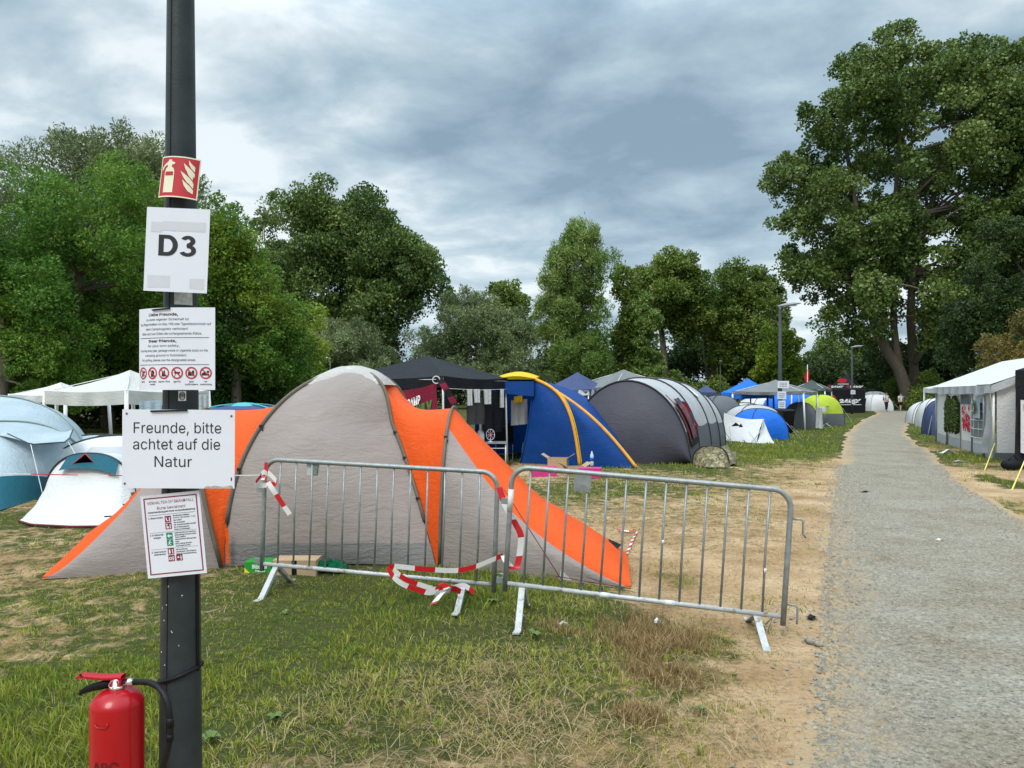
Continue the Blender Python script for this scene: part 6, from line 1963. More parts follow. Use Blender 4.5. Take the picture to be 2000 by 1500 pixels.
# brown camp chair folded up behind the white tent tip
ch = thing('camp_chair', 'folded brown camp chair with black legs leaning by the white tent', 'chair', G(238, 1022))
mb = MB(); Y0 = 9.6
Q = [[np.array(P(x, y, Y0 + dy)) for x, y, dy in r] for r in (((255, 962, 0), (262, 990, .05), (255, 1012, 0)), ((272, 960, -.05), (285, 985, -.1), (272, 1008, 0)), ((300, 962, 0), (305, 985, .05), (290, 1006, 0)))]
mb.grid(Q, .0); mb.build('seat', M_brownfab, ch)
for a, b in (((204, 1009), (262, 1006)), ((236, 1024), (256, 970)), ((232, 1008), (258, 985)), ((240, 985), (256, 988)), ((238, 1020), (275, 975)), ((246, 1015), (290, 1000))):
    mb = MB(); mb.tube([P(*a, Y0 - .1), P(*b, Y0 - .1)], .010, 6); mb.build('leg', M_tubeblack, ch)
mb = MB(); mb.lathe(P(237, 1014, Y0 - .12), [(.03, -.03), (.04, 0), (.03, .04)], 10); mb.build('joint', M_black, ch)

# --- boxes and bag under the orange tent
bx = thing('beer_box', 'green drinks carton with white and yellow print under the orange tent', 'box', G(500, 1118))
c = G(503, 1121); mb = MB(); mb.box(c + Vector((0, .1, .055)), (.25, .2, .11)); mb.build('carton', M_greenbox, bx)
fq = [np.array(c + Vector((x, 0, z))) for x, z in ((.125, .11), (-.125, .11), (-.125, 0), (.125, 0))]
mb = MB(); on_quad('Bitburger', .30, .88, .52, .30, 0, .03, 0, fq, .004); on_quad('Radler', .42, .8, .82, .16, 0, .02, 0, fq, .004); mb.build('lettering', [M_whiteprint], bx)
mb = MB(); mb.add([fq[2] + (0.002, -.003, .002), fq[2] + (.06, -.003, .002), fq[2] + (.002, -.003, .06)], [(0, 1, 2)], False); mb.build('print', M_yellowprint, bx)
mb = MB(); c = G(560, 1128); mb.box(c + Vector((.06, .14, .075)), (.40, .22, .15)); mb.box(c + Vector((.06, .029, .075)), (.045, .006, .15), m=1); solo(mb, 'carton', [M_card, M_black], 'brown cardboard box with a dark strip under the orange tent', 'box')
mb = MB(); c = G(634, 1124)
for k, (x, r) in enumerate(((-.09, .10), (.09, .105))):
    prof = [(r * math.sin(a) * (1 + .12 * math.sin(a * 5 + k)), .06 - .06 * math.cos(a)) for a in np.linspace(.1, 3.0, 12)]
    mb.lathe(c + Vector((x, .1, .0)), prof, 16)
mb.tube([c + Vector((-.01, .08, .1)), c + Vector((0, .05, .06)), c + Vector((0.02, .1, .13))], [.03, .02, .03], 8)
solo(mb, 'plastic_bag', M_greenbag, 'tied green plastic bag under the hem of the orange tent', 'bag')

# --- boxes and bottle in front of the blue tent
def carton(label, c, s, m, rz=0.0, open_=True, mats=None, cat='box', name='carton'):
    ax = (rot2(Vector((1, 0, 0)), rz), rot2(Vector((0, 1, 0)), rz), Vector((0, 0, 1)))
    root = thing(name, label, cat, c)
    th = .012; mb = MB()
    mb.box(c + ax[2] * (th / 2), (s[0], s[1], th), ax)
    for sg in (-1, 1):
        mb.box(c + ax[0] * (sg * (s[0] / 2 - th / 2)) + ax[2] * (s[2] / 2 + .006), (th, s[1], s[2] - .012), ax)
        mb.box(c + ax[1] * (sg * (s[1] / 2 - th / 2)) + ax[2] * (s[2] / 2 + .006), (s[0] - 2 * th, th, s[2] - .012), ax)
    if not open_: mb.box(c + ax[2] * (s[2] + .004), (s[0], s[1], th), ax)
    mb.build('box', m, root)
    if open_:
        for sg in (-1, 1):
            d = (ax[0] * sg * .8 + ax[2] * .5).normalized(); f = MB()
            f.box(c + ax[0] * (sg * s[0] / 2) + ax[2] * s[2] + d * (s[0] * .2), (s[0] * .4, s[1] * .96, .008), (d, ax[1], d.cross(ax[1]))); f.build('flap', M_card, root)
    return root


carton('pink and black drinks carton on the ground before the blue tent', G(1062, 931), (.5, .3, .2), M_pink, .1, False)
carton('open brown cardboard box standing behind the pink and black carton', G(1090, 918), (.42, .35, .27), M_card, -.2)
carton('open cardboard box tipped beside the bottle', G(1122, 925), (.40, .3, .15), M_card, .25)
carton('pink carton at the right, closest to the bottle', G(1152, 934), (.45, .3, .2), M_pink, -.1, False)
bt = thing('water_bottle', 'clear plastic bottle with a blue label standing in the pink carton', 'bottle', G(1155, 916))
c = G(1155, 916) + Vector((0, -.1, .08)); mb = MB(); mb.lathe(c, [(.035, 0), (.042, .01), (.042, .08), (.040, .1), (.042, .12), (.042, .2), (.036, .25), (.016, .30), (.014, .33)], 16); mb.build('bottle', M_bottle, bt)
mb = MB(); mb.lathe(c + Vector((0, 0, .11)), [(.0435, 0), (.0435, .08)], 16); mb.build('label_band', M_bright, bt)
mb = MB(); mb.lathe(c + Vector((0, 0, .33)), [(.017, 0), (.017, .02)], 12); mb.build('cap', M_blue, bt)

# --- camouflage pop-up lying by the tunnel tent
popup('popup_tent', 'small collapsed camouflage pop-up tent on the grass by the tunnel tent', G(1352, 908), G(1424, 910), .46, [G(1352, 908), G(1385, 914), G(1420, 914), G(1424, 910)], [G(1380, 898), G(1425, 897)], .22, M_camo, M_camo, edge_m=M_tubeblack, base_m=M_sleeve)
mb = MB(); Q = []
for i, u in enumerate(np.linspace(0, 1, 14)):
    Q.append([np.array(G(1396 + 42 * u, 911 - 26 * v)) + np.array([0, 0, .02 + .30 * math.sin(math.pi * min(u * .9 + .1, 1)) ** .7 * (math.sin(math.pi * v) ** .7) + .04 * math.sin(u * 9 + v * 5)]) for v in np.linspace(0, 1, 10)])
mb.grid(Q, .03, 5, 2); solo(mb, 'tent_bag', M_camo, 'crumpled sand coloured camouflage cover lying beside the collapsed pop-up tent', 'tent cover')

# --- middle ground, right of the tunnel tent
def ridge_tent():
    Yr = 26.0
    lt = np.array(P(1414, 806, Yr + 1.2)); pk = np.array(P(1491, 818, Yr)); lb = np.array(G(1418, 860)); fb = np.array(G(1478, 866)); tip = np.array(G(1513, 866)); bk = np.array(G(1500, 857))
    root = thing('ridge_tent', 'low white ridge tent with black marks, in front of the bright blue dome', 'tent', ((lb + tip) / 2))
    rdg = bow(lt, pk, -.10, n=18); base = bow(lb, fb, 0, n=18)
    Q = loft(rdg, base, 12); Q[..., 1] += .10 * np.sin(np.linspace(0, math.pi, 13))[:, None]; mb = MB(); mb.grid(Q[::-1], .025, 3, 1); mb.build('side_wall', M_whitecloth, root)
    Q = loft(np.repeat(pk[None], 15, 0), bow(fb, tip, 0, n=14), 12, .10); mb = MB(); mb.grid(Q[::-1], .02, 3, 2); mb.build('porch', M_creamcloth, root)
    Q = loft(np.repeat(pk[None], 15, 0), bow(tip, bk, 0, n=14), 12, .08); mb = MB(); mb.grid(Q[::-1], .02, 3, 3); mb.build('porch', M_whitecloth, root)
    bl = lb + (.3, 1.4, 0); Q = loft(rdg, bow(bl, bk, 0, n=18), 12); mb = MB(); mb.grid(Q, .02, 3, 4); mb.build('side_wall', M_whitecloth, root)
    mb = MB(); mb.tube(bow(pk, fb + (-.22, .0, 0), .05, (.12, -.05, 0), 12) + np.array([0, -.03, .0]), .02, 6); mb.build('pole', M_tubegrey, root)
    for px, py, w_ in ((1437, 830, .16), (1447, 832, .08)):
        c = P(px, py, 25.4); mb = MB(); mb.add([c + Vector((-w_, 0, -.05)), c + Vector((w_, 0, -.03)), c + Vector((0, 0, .09))], [(0, 1, 2)], False); mb.build('mark', M_black, root)
    mb = MB(); peg_guy(mb, P(1462, 843, 25.2), G(1480, 868), .008); peg_guy(mb, P(1424, 832, 25.2), G(1429, 868), .008); mb.build('guy_line', M_tubegrey, root)


ridge_tent()
dome('dome_tent', 'bright blue dome tent with dark poles behind the low white tent', (P(1481, 840, 27.6).x, 27.6), .78, .75, 1.12, .25, [M_bright] * 4, p=.8)
gazebo('gazebo', 'slate blue gazebo with striped valance, between the blue tent and the tunnel tent', square(P(1062, 780, 28), P(1150, 780, 27.0), True), 1.85, 2.50, .22, M_slate, M_tubewhite, concave=.05, valm=patterned('striped_valance', [(.6, .6, .6), (.05, .07, .16)], 5))
gazebo('gazebo', 'grey pointed gazebo rising directly behind the tunnel tent', square(P(1200, 780, 26.5), P(1335, 780, 28.0), True), 1.95, 2.62, .2, M_canopygrey, M_tubewhite, concave=.2)
gazebo('gazebo', 'bright blue gazebo with blue legs behind the grey one by the lamp post', square(P(1409, 780, 37), P(1500, 780, 36), True), 1.75, 2.45, .28, M_bright, M_bright, concave=.1, legw=.05)
gazebo('gazebo', 'light grey gazebo on white legs beside the black wheelie bin', [P(1570, 780, 33.3), P(1430, 780, 34.8), P(1466, 780, 38.3), P(1596, 780, 37)], 1.80, 2.36, .14, M_canopygrey, M_tubewhite, concave=.25, legw=.04, spread=.12)
gazebo('gazebo', 'dark green-grey gazebo right of the light grey one, over the lime tent', square(P(1545, 780, 41), P(1612, 780, 40), True), 1.95, 2.45, .14, M_canopygreen, M_tubewhite, concave=.15, legw=.035)
gazebo('gazebo', 'low dark navy gazebo glimpsed behind the end of the tunnel tent', square(P(1365, 780, 44), P(1400, 780, 44), True), 1.8, 2.2, .2, M_slate, M_tubegrey, concave=.1)
dome('dome_tent', 'lime green dome tent under the dark green-grey gazebo', (P(1602, 830, 39).x, 39), .84, .85, 1.62, .2, [M_lime] * 4, band=M_midgrey)
dome('dome_tent', 'dark grey dome tent behind the small crowd barrier', (P(1563, 830, 35.8).x, 35.8), .58, .6, 1.25, .1, [M_midgrey] * 4)
dome('dome_tent', 'white dome tent in the shade beneath the bright blue gazebo', (P(1448, 830, 35).x, 35), .95, .9, 1.25, .3, [M_whitecloth] * 4)
dome('dome_tent', 'pale grey dome tent just above the bright blue dome', (P(1470, 830, 31.5).x, 31.5), 1.05, .9, 1.2, .1, [M_silver, M_midgrey, M_silver, M_silver])
dome('dome_tent', 'slate grey tent between the tunnel tent and the bright blue gazebo', (P(1405, 830, 33).x, 33), .8, .9, 1.6, .1, [M_midgrey] * 4)
dome('dome_tent', 'royal blue tent seen behind the white notices on the far lamp post', (P(1550, 830, 44).x, 44), 1.6, 1.3, 1.7, .1, [M_bright] * 4)
dome('dome_tent', 'white and grey dome tent in the dim back row beside the blue gazebo legs', (P(1490, 830, 46).x, 46), 1.4, 1.2, 1.5, .2, [M_creamcloth] * 4)


# --- wheelie bins
def bin_(name, label, c, rz=0.0, s=1.0):
    root = thing(name, label, 'bin', c, 'wheelie bins')
    ax = lambda v: c + rot2(Vector(v) * s, rz)
    mb = MB(); Q = []
    for z, hx, hy in ((.06, .20, .22), (.10, .22, .25), (.85, .275, .33), (.93, .285, .345), (.95, .285, .345)):
        Q.append([ax((hx * math.copysign(abs(math.cos(a)) ** .25, math.cos(a)), hy * math.copysign(abs(math.sin(a)) ** .25, math.sin(a)), z)) for a in np.linspace(0, 2 * math.pi, 33)])
    mb.grid([r for r in zip(*Q)]); mb.build('body', M_black, root)
    mb = MB(); Q = []
    for q, hx, hy in ((0, .30, .37), (.03, .30, .37), (.07, .25, .31), (.09, .12, .16), (.092, .01, .01)):
        Q.append([ax((hx * math.copysign(abs(math.cos(a)) ** .3, math.cos(a)), hy * math.copysign(abs(math.sin(a)) ** .3, math.sin(a)), .95 + q)) for a in np.linspace(0, 2 * math.pi, 33)])
    mb.grid([r for r in zip(*Q)]); mb.build('lid', M_black, root)
    mb = MB(); mb.tube([ax((-.22, .40, .97)), ax((.22, .40, .97))], .018 * s, 8); mb.build('handle', M_black, root)
    for sx in (-.22, .22):
        mb = MB(); mb.tube([ax((sx - .03, .2, .1)), ax((sx + .03, .2, .1))], .1 * s, 16); mb.build('wheel', M_blackrub, root)
    return root


bin_('wheelie_bin', 'black wheelie bin on the grass below the grey gazebo', Vector(G(1534, 848)), .2, 1.0)
bin_('wheelie_bin', 'black wheelie bin standing beside the black tent at the path', Vector(G(1680, 806)), .1, 1.25)

# far barriers by the path
def small_barrier(label, a, b, bars=9):
    a = Vector(a); b = Vector(b); root = thing('crowd_barrier', label, 'barrier', (a + b) / 2, 'crowd barriers')
    mb = MB(); mb.tube([a + U * .15, a + U * .95, a + U * 1.05 + (b - a) * .05, b + U * 1.05 - (b - a) * .05, b + U * .95, b + U * .15], .022, 8); mb.tube([a + U * .18, b + U * .18], .02, 8); mb.build('frame', M_galv, root)
    for i in range(bars):
        p = a + (b - a) * ((i + 1) / (bars + 1)); mb = MB(); mb.tube([p + U * .18, p + U * 1.04], .011, 6); mb.build('bar', M_galv, root)
    n = (b - a).cross(U).normalized()
    for q in (.1, .9):
        for sg in (-1, 1):
            p = a + (b - a) * q; mb = MB(); mb.tube([p + U * .18, p + n * (.3 * sg)], .02, 6); mb.build('leg', M_galvw, root)


small_barrier('far crowd barrier in front of the dark grey dome tent', G(1556, 833), G(1597, 832))
small_barrier('far crowd barrier standing end-on beside the lime green tent', G(1611, 836), G(1632, 826))
cloth('draped_sheet', 'white sheet draped over the far crowd barriers', 'sheet', P(1593, 796, 35), P(1606, 797, 34.4), .95, M_whitecloth, .05)
cloth('draped_cloth', 'small white bag hung by the lime tent', 'bag', P(1602, 794, 35.3), P(1612, 794, 35.2), .25, M_whitecloth, .03)
mb = MB(); c = G(1590, 836)
mb.grid([[c + Vector((.5 * u - .2, .25 * v, .02 + .14 * math.sin(u * 3.1) * math.sin(v * 3.1) + .03 * math.sin(u * 11)))for v in np.linspace(0, 1, 7)] for u in np.linspace(0, 1, 10)])
solo(mb, 'cloth_heap', M_whitecloth, 'white cloth lying on the grass by the gazebo leg', 'cloth')

# red drop shaped banner flag
fl = thing('beach_flag', 'red drop-shaped flag on a thin pole above the far gazebos', 'flag', (P(1577, 780, 48).x, 48, 0))
b0 = Vector((P(1577, 780, 48).x, 48, 0))
mb = MB(); mb.tube([b0, b0 + Vector((0, 0, P(1577, 712, 48).z))], .02, 6); mb.build('pole', M_tubewhite, fl)
mb = MB(); Q = []
for z in np.linspace(0, 1, 16):
    w_ = .50 * math.sin(math.pi * (z * .92 + .06)) ** .6
    zz_ = P(0, 749 - 27 * z, 48).z
    Q.append([b0 + Vector((.10 - w_ * u * .62, .05 * math.sin(u * 4), zz_)) for u in np.linspace(0, 1, 8)])
mb.grid(Q); mb.build('cloth', M_redflag, fl)


# --- black brand tent at the bend of the path
def brand_tent():
    Y = 64.0
    cs = [P(1614, 780, Y), P(1688, 780, Y), P(1690, 780, Y + 3.3), P(1622, 780, Y + 3.3)]
    root = gazebo('event_tent', 'black promotion tent with white and red lettering at the bend of the path', cs, 2.05, 3.45, .5, M_blackcloth, M_tubeblack, concave=.35, wave=.0, cat='tent')
    a = Vector(P(1614, 780, Y)); b = Vector(P(1688, 780, Y)); a.z = b.z = 0
    for p0, p1 in ((a, b), (b, Vector((P(1690, 780, Y + 3.3).x, Y + 3.3, 0))), (a, Vector((P(1622, 780, Y + 3.3).x, Y + 3.3, 0)))):
        mb = MB(); Q = [[p0 + (p1 - p0) * u + Vector((0, .02 * math.sin(u * 12), z)) for z in np.linspace(0.02, 2.0, 8)] for u in np.linspace(0, 1, 16)]; mb.grid(Q, .02, 2); mb.build('wall', M_blackcloth, root)
    q = [np.array(P(x, y, Y - .06)) for x, y in ((1688, 728), (1614, 728), (1614, 803), (1688, 803))]
    mb2 = MB()
    on_quad('24MX', .34, .92, .78, .085, 0, .05, 0, q, .02, mb2)
    on_quad('24MX', .12, .46, .385, .045, 0, .04, 0, q, .02, mb2)
    on_quad('24MX', .62, .98, .385, .045, 0, .04, 0, q, .02, mb2)

    def pp(u, v, d=.03):
        r = (q[1] * (1 - u) + q[0] * u) * (1 - v) + (q[2] * (1 - u) + q[3] * u) * v; return r - np.array([0, d, 0])

    def emblem(u, v, s):
        o = [pp(u + s * math.cos(a) * (1 if math.sin(a) < .2 else .85), v - s * .8 * math.sin(a)) for a in np.linspace(0, 6.283, 20)[:-1]]
        mb2.add(o, [tuple(range(len(o)))], False, 1)
        for sg in (-1, 1):
            mb2.add([pp(u + sg * s * .15, v + s * .05, .05), pp(u + sg * s * .7, v - s * .35, .05), pp(u + sg * s * .55, v + s * .1, .05)], [(0, 1, 2)], False, 2)
        mb2.add([pp(u - s * .3, v + s * .45, .05), pp(u + s * .3, v + s * .45, .05), pp(u, v + s * .6, .05)], [(0, 1, 2)], False, 2)
    emblem(.15, .66, .105); emblem(.07, .36, .04); emblem(.57, .36, .04)
    o = [pp(.50 + .13 * math.cos(a), .20 - .055 * math.sin(a), -.62) for a in np.linspace(0, 6.283, 24)[:-1]]
    mb2.add(o, [tuple(range(len(o)))], False, 1)
    mb2.add([pp(.37, .285, -.52), pp(.66, .285, -.52), pp(.66, .300, -.52), pp(.37, .300, -.52)], [(0, 1, 2, 3)], False, 0)
    mb2.add([pp(.34, .825), pp(.92, .825), pp(.92, .838), pp(.34, .838)], [(0, 1, 2, 3)], False, 0)
    mb2.build('lettering', [M_whiteprint, M_redprint, M_blackcloth], root)


brand_tent()
ext = thing('fire_extinguisher', 'tiny red fire extinguisher at the foot of the lamp post by the black tent', 'fire extinguisher', G(1659, 806))
mb = MB(); mb.lathe(G(1659, 806), [(.15, 0), (.16, .05), (.16, .75), (.10, .9), (.04, .95)], 14); mb.build('body', M_extred, ext)
mb = MB(); mb.box(G(1659, 806) + U * 1.0, (.25, .08, .1)); mb.build('handle', M_black, ext)


# --- more lamp posts
def lamp(label, x, Y, ytop, dirx, r=.07, notices=(), s=1.0):
    b = Vector((P(x, 780, Y).x, Y, 0)); zt = P(x, ytop, Y).z
    root = thing('lamp_post', label, 'lamp post', b)
    mb = MB(); mb.lathe(b, [(r * 1.25, 0), (r * 1.2, zt * .3), (r * .75, zt)], 12); mb.build('pole', mat('lamp_paint', (.045, .055, .06), .5, spec=.2) if 'lamp_paint' not in MATS else MATS['lamp_paint'], root)
    mb = MB(); gl = MB(); lamp_head(mb, gl, b + Vector((0, 0, zt)), dirx, s); mb.build('lamp_head', M_lampgrey, root); gl.build('lamp_glass', M_lampglass, root)
    for i, (px, py, w_, h_, lb) in enumerate(notices):
        S = Sheet(P(px, py, Y - r * 1.5), w_ / F * Y, h_ / F * Y)
        nr = thing('notice', lb, 'notice', S.c); S.paper(M_white).build('sheet', M_white, nr)
        k = 3
        for j in range(k):
            v = S.h * (.22 - .22 * j); S.text(('Freunde', 'achtet auf', 'Natur')[j], -S.w * .33, S.w * .33, v - .02, S.h * .10, 0, .02, .006)
        S.pr.build('lettering', M_ink, nr)
    return root


lamp('tall grey lamp post carrying three notices, rising behind the wheelie bin', 1523.5, 31.7, 598, (1, -.2, 0), .075,
     ((1530, 751, 22, 14, 'top white notice on the lamp post behind the bin, level with the canopy'), (1527, 772, 17, 15, 'middle white notice on the lamp post behind the bin, below the canopy'), (1527, 790, 14, 15, 'bottom white notice on the lamp post behind the bin, above its lid')))
lamp('slender lamp post in front of the black promotion tent', 1664, 60.5, 678, (1, -.2, 0), .07,
     ((1666, 766, 9, 8, 'upper white notice on the slender lamp post by the black tent'), (1667, 785, 7, 8, 'lower white notice on the slender lamp post by the black tent')))
lamp('thin far lamp post in front of the trees above the tunnel tent', 1407, 78, 707, (-.2, -1, 0), .06)
lamp('thin far lamp post whose head shows above the orange tent', 645, 68, 700, (-1, 0, 0), .06)

for x, y, rz, lb in ((1446, 34.6, .4, 'dark folding chair at the back left under the light grey gazebo'), (1508, 35.4, -.5, 'dark folding chair under the light grey gazebo, behind the far lamp post'), (1541, 36.2, .2, 'dark folding chair between the bin and the lime tent, in the gazebo shade')):
    copy_tree(ch_black, Vector((P(x, 800, y).x, y, 0)), lb, rz)

# --- tents beyond, near the walkers
dome('dome_tent', 'white dome tent at the far end of the path, left of the walkers', (P(1709, 800, 72).x, 72), 1.15, 1.2, 1.6, .1, [M_whitecloth] * 4)
dome('dome_tent', 'grey tent behind the white one at the far end of the path', (P(1708, 800, 77).x, 77), 1.15, 1.2, 1.9, .1, [M_silver] * 4)
gazebo('pavilion', 'small white pavilion beyond the marquee on the right of the path', square(P(1804, 780, 41), P(1834, 780, 38), True), 2.0, 2.5, .25, M_whitecloth, M_tubewhite, concave=.1, legw=.05)
dome('dome_tent', 'white tent with dark doorway beneath the small white pavilion', (P(1812, 820, 41.5).x, 41.5), .95, .9, 1.25, -.3, [M_whitecloth] * 4, door=(0, M_midgrey), p=.9)
dome('dome_tent', 'white tent with black piping next to the end of the marquee', (P(1827, 820, 37).x, 37), .75, .9, 1.45, -.3, [M_whitecloth] * 4, p=.9)
dome('dome_tent', 'slate blue tent tucked against the far end of the marquee', (P(1838, 840, 30.5).x, 30.5), .55, .8, 1.4, -.3, [M_slate] * 4)


# ================================================================== marquee on the right
def marquee():
    Nn = np.array([12.35, 19.0, 0]); Fp = np.array([15.05, 26.3, 0])
    wd = (Fp - Nn) / np.linalg.norm(Fp - Nn); L = np.linalg.norm(Fp - Nn); rt = np.array([wd[1], -wd[0], 0]); W_ = 4.0
    ev, pk = 1.93, 2.80
    root = thing('marquee', 'long white and grey party marquee beside the footpath', 'tent', tuple((Nn + Fp) / 2 + rt * 2))
    wp = lambda s, z, o=0.0: Nn + wd * s + np.array([0, 0, z]) - rt * o     # s along the path side, o outwards
    # roof
    for sg in (0, 1):
        Q = []
        for s in np.linspace(-.12, L + .12, 24):
            row = []
            for t in np.linspace(0, 1, 10):
                x = t * W_ / 2 - .12 * (1 - t)
                if sg: x = W_ - x
                row.append(Nn + wd * s + rt * x + np.array([0, 0, ev + (pk - ev) * t - .02 * math.sin(math.pi * t) * (.6 + .4 * math.cos(s * 5.2))]))
            Q.append(row)
        mb = MB(); mb.grid(Q if sg else Q[::-1], .02, 2, sg); mb.build('roof', M_whitecloth, root)
    # grey valance along the path side and the gable edge
    mb = MB(); mb.grid([[wp(s, ev - .02 - .20 * q, .12 + .06 * math.sin(s * 6) * q) + np.array([0, 0, -.05 * abs(math.sin(s * 1.3)) * q]) for q in (0, .4, 1)] for s in np.linspace(-.12, L + .1, 40)], .01, 4); mb.build('valance', M_silver, root)
    mb = MB(); mb.grid([[Nn + rt * x - wd * (.12 + .02 * math.sin(x * 9) * q) + np.array([0, 0, ev + (pk - ev) * (1 - abs(x - 2) / 2) + .015 - .20 * q]) for q in (0, .5, 1)] for x in np.linspace(-.1, W_ + .1, 40)], .01, 4); mb.build('valance', M_silver, root)
    # path side: bays
    edges = [0, 1.0, 2.35, 3.75, 5.9, L]

    def panel(s0, s1, z0, z1, m, nm, o=0.0, amp=.02, label=None, par=None):
        mb = MB(); mb.grid([[wp(s, z, o + .03 * math.sin(s * 4)) for z in np.linspace(z0, z1, 14)] for s in np.linspace(s0, s1, 20)][::-1], amp, 3, int(s0 * 10))
        ob = mb.build(nm, m, par or root)
        if label: ob['label'] = label
        return ob
    panel(0, L, .0, .30, M_silver, 'skirt', .01)
    panel(0.02, 1.0, .3, 1.7, M_silver, 'side_wall')
    wb = panel(1.0, 2.35, .3, 1.7, M_whitecloth, 'side_wall')
    panel(2.35, 3.75, .3, 1.7, M_whitecloth, 'side_wall')
    panel(3.75, 5.9, .3, 1.7, M_whitecloth, 'side_wall'); panel(5.9, L, .3, 1.7, M_whitecloth, 'side_wall')
    # mesh window with white bars
    wn = panel(1.12, 2.3, .48, 1.45, M_net, 'window', .035, .004, par=root)
    for k in range(5):
        z = .48 + .97 * k / 4; mb = MB(); mb.tube([wp(s, z - .015 * math.sin((s - 1.12) * 2.6), .045 + .03 * math.sin(s * 4)) for s in np.linspace(1.12, 2.3, 9)], .012, 6); mb.build('bar', M_tubewhite, wn)
    for k in range(1, 3):
        s = 1.12 + 1.18 * k / 3; mb = MB(); mb.tube([wp(s, z, .045 + .03 * math.sin(s * 4)) for z in np.linspace(.48, 1.45, 5)], .008, 6); mb.build('bar', M_tubewhite, wn)
    # red scrawl on its panel
    mb = MB()
    for k in range(60):
        s = 2.75 + .62 * random.random(); z = .60 + .72 * random.random(); a = random.random() * 6.28; r = .04 + .06 * random.random()
        mb.tube([wp(s + r * math.cos(a + q), z + r * .9 * math.sin(a + q * 1.3), .036 + .03 * math.sin(s * 4)) for q in np.linspace(0, 3.2, 6)], .008, 4)
    mb.build('scrawl', M_redprint, root)
    panel(2.75, 3.7, 1.38, 1.66, M_midgrey, 'patch', .03, .004)
    # poles between the bays
    for s in edges:
        mb = MB(); mb.tube([wp(s, 0, .02), wp(s, ev - .05, .02)], .03, 8); mb.build('pole', M_tubegrey if s not in (0,) else M_tubewhite, root)
    # ivy screen
    n = 9000
    s = 3.95 + 1.85 * RNG.random(n); z = .5 + 1.2 * RNG.random(n)
    z = np.where(RNG.random(n) < .15, z * .8, z); o = .04 + .05 * RNG.random(n)
    keep = z > .55 + .25 * np.sin(s * 6) ** 2 * 1.2 - .1
    keep &= z < 1.62 - .22 * np.abs(np.sin(s * 3.4 + .5))
    s, z, o = s[keep], z[keep], o[keep]; n = len(s)
    c = Nn[None] + wd[None] * s[:, None] - rt[None] * o[:, None]; c[:, 2] = z
    a = unit(RNG.normal(size=(n, 3))); b = unit(np.cross(a, RNG.normal(size=(n, 3)))); l = .05 + .03 * RNG.random((n, 1))
    V = np.stack([c - a * l, c + b * l * .8, c + a * l, c - b * l * .8], 1)
    big_mesh('ivy', V, 4, M_ivy, RNG.random(n), root, OFF[root.name])
    # end wall, white, facing the camera
    for x0, x1, nm, m in ((.05, 1.95, 'end_wall', M_whitecloth), (2.05, 3.95, 'end_wall', M_whitecloth)):
        mb = MB(); mb.grid([[Nn + rt * x + wd * (.03 * math.sin(x * 5)) + np.array([0, 0, z * (ev - .03 + (pk - ev) * (1 - abs(x - 2) / 2)) / 1.0]) for z in np.linspace(.06, 1.0, 12)] for x in np.linspace(x0, x1, 14)], .03, 2.5, int(x0)); mb.build(nm, m, root)
    mb = MB(); mb.grid([[Nn + rt * x - wd * .02 + np.array([0, 0, z]) for z in (.0, .18)] for x in np.linspace(0, W_, 8)]); mb.build('skirt', M_midgrey, root)
    # loose grey flap hanging off the near corner
    mb = MB(); Q = []
    for i, u in enumerate(np.linspace(0, 1, 14)):
        row = []
        for z in np.linspace(0, 1, 16):
            sp = .12 + .70 * (1 - z) ** .6
            p = Nn + wd * (.75 * (1 - u) * (.35 + .65 * (1 - z))) - rt * (.08 + .10 * math.sin(u * 9) * (1 - z)) + rt * (.18 * u * (1 - z))
            row.append(p + np.array([0, 0, .12 + 1.62 * z]))
        Q.append(row)
    mb.grid(Q, .04, 3, 7); mb.build('flap', M_silver, root)
    # pennant with a green figure by the window
    pn = thing('pennant', 'pale pennant with a green and red figure hanging on the marquee', 'pennant', tuple(wp(1.35, 1.3, .1)))
    cs = [wp(1.55, 1.62, .10), wp(1.12, 1.62, .10), wp(.98, 1.02, .12), wp(1.78, 1.02, .12)]
    mb = MB(); mb.grid([[(np.array(cs[0]) * (1 - u) + np.array(cs[1]) * u) * (1 - v) + (np.array(cs[3]) * (1 - u) + np.array(cs[2]) * u) * v - rt * .02 * math.sin(u * 6) for v in np.linspace(0, 1, 6)] for u in np.linspace(0, 1, 8)]); mb.build('cloth', M_paleblue, pn)
    mb = MB()
    for (s_, z_), r_, m_ in (((1.45, 1.42), .09, 0), ((1.40, 1.30), .10, 0), ((1.32, 1.26), .07, 1), ((1.47, 1.18), .06, 0)):
        o_ = [wp(s_ + r_ * math.cos(a), z_ + r_ * 1.2 * math.sin(a), .16 + m_ * .01) for a in np.linspace(0, 6.28, 16)[:-1]]; mb.add(o_, [tuple(range(15)), tuple(range(14, -1, -1))], False, m_)
    mb.build('print', [M_greenprint, M_redprint], pn)
    # yellow guy rope
    a = Vector(P(1943, 866, 18.6)); b = Vector(G(1923, 919)); mb = MB(); peg_guy(mb, a, b, .013)
    peg_guy(mb, Vector(wp(0, ev - .1, .1)), a, .004); mb.build('guy_line', M_yrope, root)


marquee()


